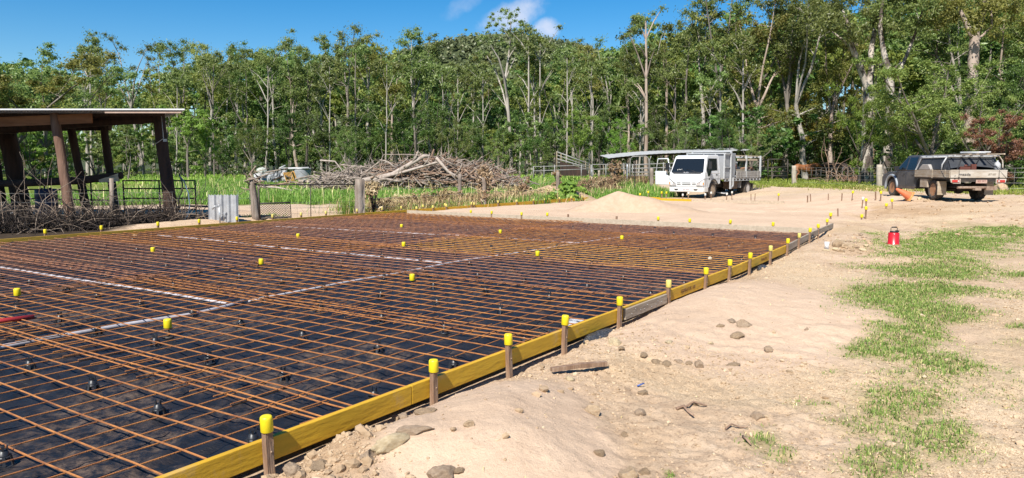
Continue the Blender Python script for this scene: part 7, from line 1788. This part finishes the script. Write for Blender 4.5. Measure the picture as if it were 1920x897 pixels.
# bare pale trunks that catch the sun in front of the dark wood
for i, (px, pb, pt_, hw_, bark, Y, lab) in enumerate(((988, 336, 70, 3.2, 'pale', 82, 'straight white gum trunk just right of the tallest white gum'), (1016, 335, 82, 2.8, 'pale', 82, 'thin white gum trunk behind the foot of the loading ramp'), (1211, 338, 36, 5.0, 'pink', 72, 'pinkish bare gum trunk rising over the low iron roof'),
                                                     (1331, 335, 150, 2.2, 'pale', 66, 'thin white trunk over the truck cab, the first of two'), (1348, 335, 95, 3.4, 'pale', 66, 'white trunk over the truck cabinet, the thicker of two'), (1391, 335, 80, 3.2, 'pale', 64, 'grey white gum trunk above the truck tray'), (1197, 335, 170, 2.6, 'pale', 76, 'thin white trunk beside the pinkish gum'),
                                                     (855, 334, 130, 2.2, 'pale', 84, 'thin pale trunk above the far tip of the brush heap'), (780, 332, 120, 3.0, 'grey', 80, 'grey forked trunk above the top of the brush heap'), (573, 332, 120, 2.8, 'dark', 80, 'dark trunk above the grey water tank'), (575, 332, 150, 2.0, 'pale', 81, 'pale trunk beside the dark one above the water tank'), (172, 330, 95, 3.0, 'pale', 72, 'white forked trunk above the shed roof'),
    (330, 332, 140, 1.8, 'pale', 70, 'thin white trunk just past the end of the shed roof'), (402, 332, 120, 2.2, 'grey', 72, 'thin grey trunk above the iron sheet'), (498, 332, 110, 2.2, 'pale', 70, 'thin pale trunk above the bent iron sheets'), (618, 332, 125, 2.0, 'pale', 70, 'thin white trunk above the bleached arching branch'),
    (668, 332, 100, 2.4, 'grey', 72, 'grey trunk right above the split gate post'), (722, 332, 120, 2.0, 'pale', 70, 'thin pale trunk above the long slanting log'), (826, 332, 140, 2.0, 'pale', 72, 'thin pale trunk above the shoulder of the brush heap'), (905, 332, 140, 2.2, 'pale', 74, 'thin pale trunk above the creeper wrapped post'), (1062, 332, 110, 2.4, 'pale', 74, 'pale trunk standing above the loading ramp rails'), (1112, 334, 125, 2.0, 'pale', 72, 'thin white trunk past the high ramp end'), (1262, 334, 120, 2.2, 'grey', 70, 'grey trunk above the truck windscreen'))):
    b_ = wg(px, Y); k = Y / F_PX; n = 8; pts = []; rs = []; bend = random.uniform(-5, 5)
    for j in range(n + 1):
        f = j / n; pts.append(tuple(W(px + bend * math.sin(f * 2.2) + random.uniform(-.8, .8), pb + (pt_ - pb) * f, Y))); rs.append(hw_ * k * .72 * (1.1 - .65 * f))
    limbs = [(pts, rs)]; cl = []
    for j in range(7):
        f = random.uniform(.45, .95); q = pts[int(f * n)]; sgn = random.choice((-1, 1)); L_ = random.uniform(15, 34)
        pxx = px + sgn * L_; pyy = pb + (pt_ - pb) * f - L_ * random.uniform(.8, 1.6); e = W(pxx, pyy, Y + random.uniform(-2, 2)); limbs.append(([q, tuple((Vector(q) + e) / 2 + Vector((0, 0, .25))), tuple(e)], [hw_ * k * .34, hw_ * k * .24, hw_ * k * .10])); cl.append((pxx, pyy, random.uniform(8, 13)))
    cl += ell_clumps(px, pt_ + 4, 24, 24, 16, 7, 12, rg)
    cc, cr = clumps(Y, cl, k, rg); own_tree('gum_tree', lab, limbs, cc, cr, bark, 'gum', b_, 70, .32, .12, 20 + i)

# lower trees and shrubs in front of the wood
low = [(-20, 205, 52, 'green1', 1.1, 'bright green bushy tree', 'seen between the thick shed posts'), (60, 228, 55, 'shrub1', 1.2, 'light green shrub', 'seen under the shed beam'), (125, 222, 56, 'sapling0', 1.3, 'bright sapling', 'seen between the shed posts'), (185, 245, 58, 'shrub2', 1.2, 'mid green shrub', 'seen through the shed'),
       (240, 238, 57, 'sapling1', 1.4, 'leafy sapling', 'between the last two shed posts'), (352, 178, 60, 'sapling0', 1.2, 'bright green upright sapling', 'beside the shed roof end'), (385, 214, 62, 'green1', .8, 'bright bushy young tree', 'behind the shed corner'), (418, 255, 58, 'dark0', .9, 'dark rounded tree with drooping side', 'above the iron sheet'), (470, 222, 66, 'green0', .8, 'mid green young tree', 'above the leaning gate post'),
       (505, 240, 68, 'sapling1', 1.3, 'loose sapling', 'behind the white scrap'), (545, 200, 70, 'dark1', .8, 'dark dense tree', 'behind the grey scrap'), (610, 190, 70, 'dark2', .85, 'dark dense tree', 'behind the thin end of the brush heap'), (650, 235, 66, 'green0', .8, 'mid green bush', 'above the long pale log'), (700, 180, 72, 'dark3', .85, 'tall dark tree', 'above the split gate post'),
       (742, 268, 62, 'sapling2', 1.2, 'pale green sapling', 'right above the brush heap top'), (760, 205, 72, 'dark0', .8, 'dark dense tree', 'behind the brush heap top'), (815, 180, 72, 'dark1', .85, 'dark dense tree', 'behind the far shoulder of the brush heap'), (855, 220, 70, 'green0', .9, 'mid green tree', 'at the far tip of the brush heap'), (905, 205, 70, 'dark2', .85, 'dark dense tree', 'left of the tallest white gum'),
       (940, 250, 68, 'green2', .75, 'pale leafed bush', 'at the foot of the tallest white gum'), (985, 205, 74, 'dark3', .85, 'dark dense tree', 'behind the straight white trunk'), (1040, 230, 72, 'dark0', .85, 'dark dense tree', 'behind the loading ramp'), (1085, 205, 68, 'green1', .85, 'bright green dense tree', 'right behind the loading ramp'), (1128, 195, 72, 'dark1', .9, 'tall dark tree', 'over the low end of the iron roof'),
       (1165, 215, 66, 'green1', .8, 'bright bushy tree', 'above the middle of the iron roof'), (1238, 190, 70, 'dark2', .9, 'dark dense tree', 'behind the truck cab'), (1280, 225, 66, 'green0', .85, 'mid green bushy tree', 'above the truck cab roof'), (1318, 205, 66, 'dark3', .8, 'dark dense tree', 'above the truck cabinet'), (1365, 195, 62, 'dark0', .85, 'dark dense tree', 'above the truck rack'),
       (1412, 235, 58, 'green0', .9, 'dark green bush', 'over the tail of the truck'), (1450, 190, 68, 'wattle', .8, 'olive wattle', 'above the cattle gate'), (1488, 240, 68, 'dark1', .8, 'low dark tree', 'above the red cow'), (1515, 165, 66, 'yellow', 1.0, 'yellow and orange leafed tree', 'above the cattle'), (1455, 130, 70, 'wattle', 1.0, 'tall olive wattle', 'beside the yellow leafed tree'), (1560, 130, 70, 'wattle', .9, 'tall olive tree', 'behind the yellow leafed tree'),
       (1545, 250, 69, 'dark2', .9, 'low dark shady tree', 'over the cattle'), (1612, 152, 50, 'brightbush', .62, 'bright green young tree', 'in front of the forked gum'), (1715, 165, 46, 'lightbush', 1.15, 'pale green bushy tree', 'above the cab of the ute'), (1765, 92, 44, 'lightbush', 1.35, 'big pale green bushy tree', 'above the canopy of the ute'), (1822, 150, 43, 'lightbush', 1.0, 'pale green spreading tree', 'over the tail of the ute'),
       (1690, 245, 46, 'green1', .7, 'bright low bush', 'over the bonnet of the ute'), (1872, 205, 39, 'redleaf', 1.0, 'red leafed small tree', 'behind the tail of the ute'), (1905, 120, 47, 'dark3', .95, 'dark tree', 'at the picture edge behind the boulder'), (1860, 90, 52, 'dark1', 1.0, 'tall dark tree', 'behind the red leafed tree'), (1930, 190, 44, 'dark0', .9, 'dark low tree', 'at the picture edge past the boulder'), (1895, 255, 43, 'shrub0', 1.6, 'dark shrub', 'beside the round boulder'),
       (1840, 262, 45, 'shrub2', 1.5, 'mid green shrub', 'just behind the ute tail'), (1770, 268, 46, 'shrub2', 1.5, 'leafy shrub', 'behind the ute canopy'), (1725, 275, 50, 'shrub0', 1.5, 'dark shrub', 'behind the ute cab'), (1600, 275, 68, 'shrub0', 1.6, 'dark twiggy shrub', 'beside the dark cow'), (1985, 60, 44, 'dark2', 1.1, 'tall dark tree', 'just out at the picture edge'),
       (1010, 290, 66, 'shrub2', 1.6, 'low green shrub', 'left of the loading ramp'), (830, 290, 70, 'shrub0', 1.6, 'low dark shrub', 'peeping over the brush heap shoulder'), (640, 292, 70, 'shrub2', 1.5, 'low green shrub', 'behind the bleached arching branch'), (350, 285, 66, 'shrub0', 1.5, 'low dark shrub', 'beside the shed corner post'), (440, 300, 66, 'shrub2', 1.5, 'low green shrub', 'behind the iron sheet')]
for i, (px, tp2, Y, key, w_, kw, place) in enumerate(low):
    nm = 'shrub' if 'shrub' in key else 'sapling' if 'sapling' in key else 'small_tree'
    plant(key, px, tp2, Y, nm, '%s %s' % (kw, place), 'lower trees before the forest', w_, cat='shrub' if nm == 'shrub' else 'tree')

# the wood behind: one mass
def forest_mass(name, spots, types, lab, leaf_scale=2.1, keep=.28, seed=3):
    rg = np.random.default_rng(seed); Qs = []; MI = []; mats_ = []; TB = MB()
    for (x, y, h, key) in spots:
        T_ = TREE[key]; me = T_['crown']; nv = len(me.vertices)
        co = np.empty(nv * 3, np.float32); me.vertices.foreach_get('co', co); q = co.reshape(-1, 4, 3)
        sel = rg.random(len(q)) < keep; q = q[sel]; c = q.mean(1, keepdims=True); q = c + (q - c) * leaf_scale
        s_ = h / T_['H']; a = rg.uniform(0, 6.28); ca, sa = math.cos(a), math.sin(a); w_ = s_ * rg.uniform(.9, 1.3)
        z = float(hg(np.array([x]), np.array([y]))[0])
        X = (q[..., 0] * ca - q[..., 1] * sa) * w_ + x; Y = (q[..., 0] * sa + q[..., 1] * ca) * w_ + y; Z = q[..., 2] * s_ + z
        Qs.append(np.stack([X, Y, Z], -1)); m_ = me.materials[0]
        if m_ not in mats_: mats_.append(m_)
        MI.append(np.full(len(q), mats_.index(m_)))
        TB.m = 0 if rg.random() < .45 else 1
        TB.tube([(x, y, z - .2), (x + rg.normal(0, .2), y, z + h * .35), (x + rg.normal(0, .5), y, z + h * .75)], [.012 * h, .010 * h, .004 * h], 5, caps=False)
    Q = np.concatenate(Qs); me = np_mesh(name, Q.reshape(-1, 3), np.arange(len(Q) * 4).reshape(-1, 4), mats_, False, mat_idx=np.concatenate(MI))
    tag(link_mesh(name, me), lab, 'forest', kind='stuff')
    tag(link_mesh(name + '_trunks', TB.mesh(name + '_trunks', [M_bark['pale'], M_bark['grey']])), 'trunks standing inside the wood behind the front trees', 'forest', kind='stuff')
rg = np.random.default_rng(9); spots = []
sky_x = [0, 60, 130, 190, 230, 270, 330, 400, 470, 560, 660, 740, 780, 830, 900, 1000, 1100, 1200, 1290, 1340, 1400, 1920]
sky_y = [100, 100, 110, 130, 170, 150, 105, 92, 90, 85, 80, 90, 100, 140, 140, 108, 90, 70, 45, 30, 10, -20]
for row, (Y0, n, frac) in enumerate(((92, 62, 1.0), (104, 62, 1.0), (118, 64, 1.0), (136, 60, .98))):
    for i in range(n):
        px = -120 + (2160) * (i + rg.uniform(.1, .9)) / n; Y = Y0 + rg.uniform(-5, 5); 
        if px > 1380: Y -= 18
        tp2 = float(np.interp(px, sky_x, sky_y)) + rg.uniform(0, 45); x = (px - CX) / F_PX * Y
        z = float(hg(np.array([x]), np.array([Y]))[0]); h = max(6, W(px, tp2, Y).z - z)
        key = rg.choice(['gum0', 'gum2', 'olivegum0', 'olivegum1', 'gum3', 'dark1', 'olivegum2', 'tall0', 'tall1', 'slim1', 'green0'])
        spots.append((x, Y, h, key))
for i in range(45):
    px = rg.uniform(-120, 1420); Y = rg.uniform(78, 92); x = (px - CX) / F_PX * Y
    spots.append((x, Y, rg.uniform(2, 5.5), rg.choice(['green0', 'green0', 'sapling1', 'sapling2', 'wattle', 'shrub2', 'olivegum0'])))
for i in range(110):                                              # undergrowth inside the wood
    px = rg.uniform(-120, 2040); Y = rg.uniform(80, 112) - (22 if px > 1380 else 0); x = (px - CX) / F_PX * Y
    spots.append((x, Y, rg.uniform(3, 7.5), rg.choice(['dark0', 'dark2', 'shrub0', 'shrub2', 'green0', 'dark3'])))
for sgn in (-1, 1):                                               # beyond both picture edges
    for i in range(14):
        Y = rg.uniform(45, 100); x = sgn * (Y * .72 + rg.uniform(3, 22)); spots.append((x, Y, rg.uniform(12, 19), rg.choice(['gum0', 'tall0', 'dark1', 'olivegum1'])))
forest_mass('forest', spots, None, 'dense mixed gum wood behind the front row of trees')
# trees all over the far hill
def hill_forest():
    rg = np.random.default_rng(21); n = 11000
    X = rg.uniform(-330, 330, n); Y = rg.uniform(330, 760, n); Z = hg(X, Y); keep = (Z > 8)
    X, Y, Z = X[keep], Y[keep], Z[keep]; n = len(X); m2 = 26
    C_ = np.stack([X, Y, Z + 4], -1); h = rg.uniform(2.5, 5, n)
    Q = leaves(rg, C_, h, m2, 2.6, 1.7, .2, .9, 1.0)
    m_ = leaf_mat('hill_leaf', (.055, .070, .028), (.11, .125, .05), (.16, .15, .08), .25)
    tag(link_mesh('hill_forest', quads_mesh('hill_forest', Q, m_)), 'grey green forest covering the far hill', 'forest', kind='stuff')
hill_forest()

# ================================================================ grass and weeds
def blades(X, Y, Z, hgt, wid, rg, bend=.5, name='grass', m_=None, lab='', cat='grass', az=None):
    n = len(X); a = rg.uniform(0, 6.28, n); lean = rg.uniform(.05, bend, n)
    dx, dy = np.cos(a), np.sin(a); px_, py_ = -dy, dx; b2 = a + rg.normal(0, .6, n)
    base = np.stack([X, Y, Z - .005], -1); side = np.stack([px_, py_, np.zeros(n)], -1) * wid[:, None] / 2
    mid = base + np.stack([dx * lean * hgt * .45, dy * lean * hgt * .45, hgt * .6], -1)
    tip = base + np.stack([dx * lean * hgt * 1.25, dy * lean * hgt * 1.25, hgt * (1 - .45 * lean)], -1)
    V = np.stack([base - side, base + side, mid + side * .8, mid - side * .8, tip], 1)
    i0 = (np.arange(n) * 5)[:, None]
    q = np.concatenate([i0 + np.array([[0, 1, 2]]), i0 + np.array([[0, 2, 3]]), i0 + np.array([[3, 2, 4]])], 0)
    me = np_mesh(name, V.reshape(-1, 3), q, [m_], False)
    return tag(link_mesh(name, me), lab, cat, kind='stuff')
G_lawn = leaf_mat('lawn_blade', (.10, .15, .025), (.20, .245, .055), (.44, .37, .17), .4, .6, .80)
G_tall = leaf_mat('meadow_blade', (.10, .17, .022), (.19, .27, .05), (.26, .32, .08), .42, .55)
G_pad = leaf_mat('paddock_blade', (.15, .22, .025), (.27, .32, .06), (.42, .38, .14), .4, .6)
G_dry = leaf_mat('dry_blade', (.34, .25, .12), (.54, .42, .23), (.60, .50, .30), .35, .8)
G_brown = leaf_mat('brown_weed', (.10, .055, .03), (.24, .155, .09), (.36, .26, .16), .2, .85)
rg = np.random.default_rng(41)
def near_grass(n, kind):
    Y = 2.2 * (19 / 2.2) ** rg.random(n); X = -.5 + 13.5 * rg.random(n); Z = hg(X, Y)
    return X, Y, Z, grass_mask(X, Y, Z)
X, Y, Z, m_ = near_grass(900000, 0)
clump = fbm(X * 7, Y * 7, 201, 3)
keep = rg.random(len(X)) < np.clip(m_ * .9 * sstep(.32, .68, clump + .22 * m_), 0, 1) * np.clip(Y / 7, .35, 1)
X, Y, Z, m_ = X[keep][:190000], Y[keep][:190000], Z[keep][:190000], m_[keep][:190000]
blades(X, Y, Z, (.016 + .036 * rg.random(len(X)) ** 1.5) * (.5 + .7 * m_), (.0026 + .0008 * Y) * rg.uniform(.7, 1.2, len(X)), rg, 1.1, 'grass', G_lawn, 'patchy short green grass growing over the dirt')
# loose straws round the patches
X, Y, Z, m_ = near_grass(60000, 0); keep = (rg.random(len(X)) < .35 * (m_ > .02) + .008); X, Y, Z = X[keep], Y[keep], Z[keep]
blades(X, Y, Z, rg.uniform(.008, .028, len(X)), .0025 + .0006 * Y, rg, 2.0, 'dry_straws', G_dry, 'dry straws strewn over the dirt near the grass')
# tall meadow
def meadow(n, x0, x1, y0, y1, h0, h1, wid, m2, name, lab, thr=.45, extra=None):
    X = x0 + (x1 - x0) * rg.random(n); Y = y0 + (y1 - y0) * rg.random(n); k = meadow_mask(X, Y) * (.55 + .9 * fbm(X * .5 + 5, Y * .5, 231, 4)) > thr + .35 * rg.random(n)
    if extra is not None: k &= extra(X, Y)
    X, Y = X[k], Y[k]; Z = hg(X, Y); hv = fbm(X * .6, Y * .6, 211, 3)
    blades(X, Y, Z, (h0 + (h1 - h0) * rg.random(len(X)) * (.3 + 1.2 * hv)), wid * rg.uniform(.6, 1.3, len(X)), rg, .7, name, m2, lab)
meadow(110000, -24, 11, 28, 56, .14, .52, .035, G_tall, 'tall_grass', 'lush tall green grass behind the wire gate and the weedy fence')
meadow(26000, -40, 14, 52, 80, .15, .5, .06, G_pad, 'tall_grass', 'paler grass running back to the edge of the wood')
meadow(70000, 9, 60, 30, 90, .05, .20, .05, G_pad, 'paddock_grass', 'short bright grass of the paddock and road edge')
meadow(1300, -24, 11, 28, 52, .5, 1.05, .03, G_dry, 'seed_heads', 'dry seed stalks standing in the tall grass')
# dry weeds along the old fence
def weeds(name, pts, n, h0, h1, m2, lab, wid=.02, sp=.5, seed=1):
    rg2 = np.random.default_rng(seed); i = rg2.integers(0, len(pts) - 1, n); f = rg2.random(n); pts = np.asarray([(p.x, p.y) for p in pts])
    q = pts[i] * (1 - f[:, None]) + pts[i + 1] * f[:, None] + rg2.normal(0, sp, (n, 2)); Z = hg(q[:, 0], q[:, 1]); cl = fbm(q[:, 0] * 1.1, q[:, 1] * 1.1, 221, 3); k = rg2.random(n) < sstep(.32, .58, cl)
    blades(q[k, 0], q[k, 1], Z[k], (h0 + (h1 - h0) * rg2.random(k.sum()) * (.35 + 1.1 * cl[k])), wid * rg2.uniform(.5, 1.3, k.sum()), rg2, 1.5, name, m2, lab, 'weeds')
fl = [G(678, 400), G(760, 392), G(850, 386), G(940, 381), G(1010, 376), G(1090, 368), G(1150, 360)]
weeds('dry_weeds', fl, 9000, .12, .70, G_dry, 'dry straw coloured weeds along the old fence line', .025, .75, 5)
weeds('brown_weeds', fl, 2600, .15, .75, G_brown, 'brown dead weeds standing along the old fence line', .028, .55, 6)
weeds('brown_weeds', [G(1080, 366), G(1120, 360), G(1160, 354), G(1190, 352)], 3500, .3, 1.0, G_brown, 'brown dead weeds massed behind the sand heap', .035, .9, 7)
weeds('green_weeds', fl, 6000, .1, .5, G_tall, 'fresh green grass coming up between the dry weeds', .022, .9, 15)
weeds('green_weeds', [G(642, 403), G(655, 402), G(668, 401)], 900, .25, .75, G_tall, 'green tuft growing at the split gate post', .02, .16, 8)
weeds('green_weeds', [G(462, 414), G(484, 412), G(512, 412)], 700, .1, .32, G_pad, 'low green weeds at the foot of the leaning gate post', .02, .2, 9)
weeds('road_edge_grass', [P(1430, 352), P(1500, 350), P(1580, 353), P(1640, 357), P(1760, 358), P(1920, 366)], 9000, .06, .28, G_pad, 'rough grass along the far side of the track', .035, .9, 10)
weeds('dry_verge', [P(1590, 352), P(1640, 356), P(1690, 358)], 4500, .05, .2, G_dry, 'dry grass verge in front of the strainer post', .03, .7, 11)
# creeper columns on the old posts, leafy weed
def leafy(name, base, h, r, n, m2, lab, ll, lw, seed, cat='weed', shape='column'):
    rg2 = np.random.default_rng(seed); cc = []; cr = []
    for k in range(n):
        z = h * rg2.random() ** (.9 if shape == 'column' else 1.3); rr = r * (1 if shape == 'column' else (1.1 - z / h)); a = rg2.uniform(0, 6.28); q = rr * rg2.random() ** .5
        cc.append((q * math.cos(a), q * math.sin(a), z + .05)); cr.append(r * .5)
    Q = leaves(rg2, cc, cr, 30, ll, lw, .4, .9, .6); t = thing(name, lab, cat, base); link_mesh('leaves', quads_mesh('leaves', Q, m2), t)
    mb = MB()
    for k in range(7): a = rg2.uniform(0, 6.28); mb.tube([(0, 0, -.05), (r * .3 * math.cos(a), r * .3 * math.sin(a), h * .5), (r * .7 * math.cos(a), r * .7 * math.sin(a), h * rg2.uniform(.7, 1))], [.02, .014, .006], 5, caps=False)
    link_mesh('stems', mb.mesh('stems', M_vined), t); return t
leafy('creeper', P(908, 387), 1.45, .28, 26, LEAF['dry'], 'column of dead brown creeper round the post by the brush heap', .16, .05, 3)
leafy('creeper', P(1046, 373), 1.25, .22, 18, G_brown, 'dead dark creeper hanging on the post behind the green weed', .16, .06, 4)
leafy('creeper', P(1153, 359), 1.75, .32, 34, G_brown, 'tall dead brown creeper swallowing the post by the sand heap', .18, .06, 5)
leafy('dry_bush', P(700, 400), .95, .30, 22, LEAF['dry'], 'dry tan bush leaning beside the split gate post', .16, .05, 6)
leafy('dry_bush', P(822, 388), .75, .42, 20, G_brown, 'dark brown dead bush in the weeds by the yellow board', .16, .06, 7)
leafy('dry_bush', P(985, 372), .95, .34, 20, G_brown, 'dark dead bush beside the earth mound', .18, .06, 8)
for i, (px, py, h_, r_, mk, w) in enumerate(((722, 398, .5, .35, 'dry', 'first'), (752, 394, .4, .4, 'dry', 'second'), (790, 391, .55, .4, 'brown', 'third'), (858, 385, .5, .35, 'dry', 'fourth'), (888, 384, .4, .4, 'brown', 'fifth'), (945, 380, .45, .4, 'dry', 'sixth'), (962, 377, .6, .35, 'brown', 'seventh'), (1008, 376, .5, .45, 'dry', 'eighth'), (1098, 366, .8, .5, 'brown', 'ninth'), (1120, 362, .9, .5, 'dry', 'tenth'), (1138, 360, .8, .5, 'brown', 'eleventh'))):
    leafy('dry_bush', P(px, py), h_, r_, 14, LEAF['dry'] if mk == 'dry' else G_brown, '%s low dead bush, %s from the split gate post along the boards' % ('tan' if mk == 'dry' else 'brown', w), .14, .045, 40 + i)
leafy('leafy_weed', P(1066, 375), .75, .55, 26, LEAF['bright'], 'broad leafed bluish green weed by the sand bay board', .26, .15, 9, shape='mound')
leafy('leafy_weed', P(1092, 374), .45, .40, 14, LEAF['bright'], 'smaller leafy green weed between the big weed and sand heap', .22, .12, 10, shape='mound')
leafy('leafy_weed', P(1040, 379), .30, .5, 12, LEAF['bright'], 'low green weed at the back of the yellow board', .2, .1, 11, shape='mound')
# bare fallen limbs and twigs under the right-hand trees
tangle('dead_branches', [tuple(wg(1540, 57).xy), tuple(wg(1590, 56).xy), tuple(wg(1625, 55).xy), tuple(wg(1700, 52).xy)], 60, M_stick[1], 'bare dead branches in the shade round the big gums', 1.2, 4.0, .035, 13, .8, 'branches')
o = P(1603, 341); mb = MB(); mb.tube([(-.9, 0, .16), (-.2, .05, .22), (.5, 0, .17), (1.0, .1, .1)], [.16, .2, .17, .1], 9); tag(mb.build('fallen_log', mat('red_brown_log_wood', (.14, .06, .035), (.28, .15, .09), 5, .9), None, o), 'red brown fallen log on the paddock beside the dark cow', 'log')
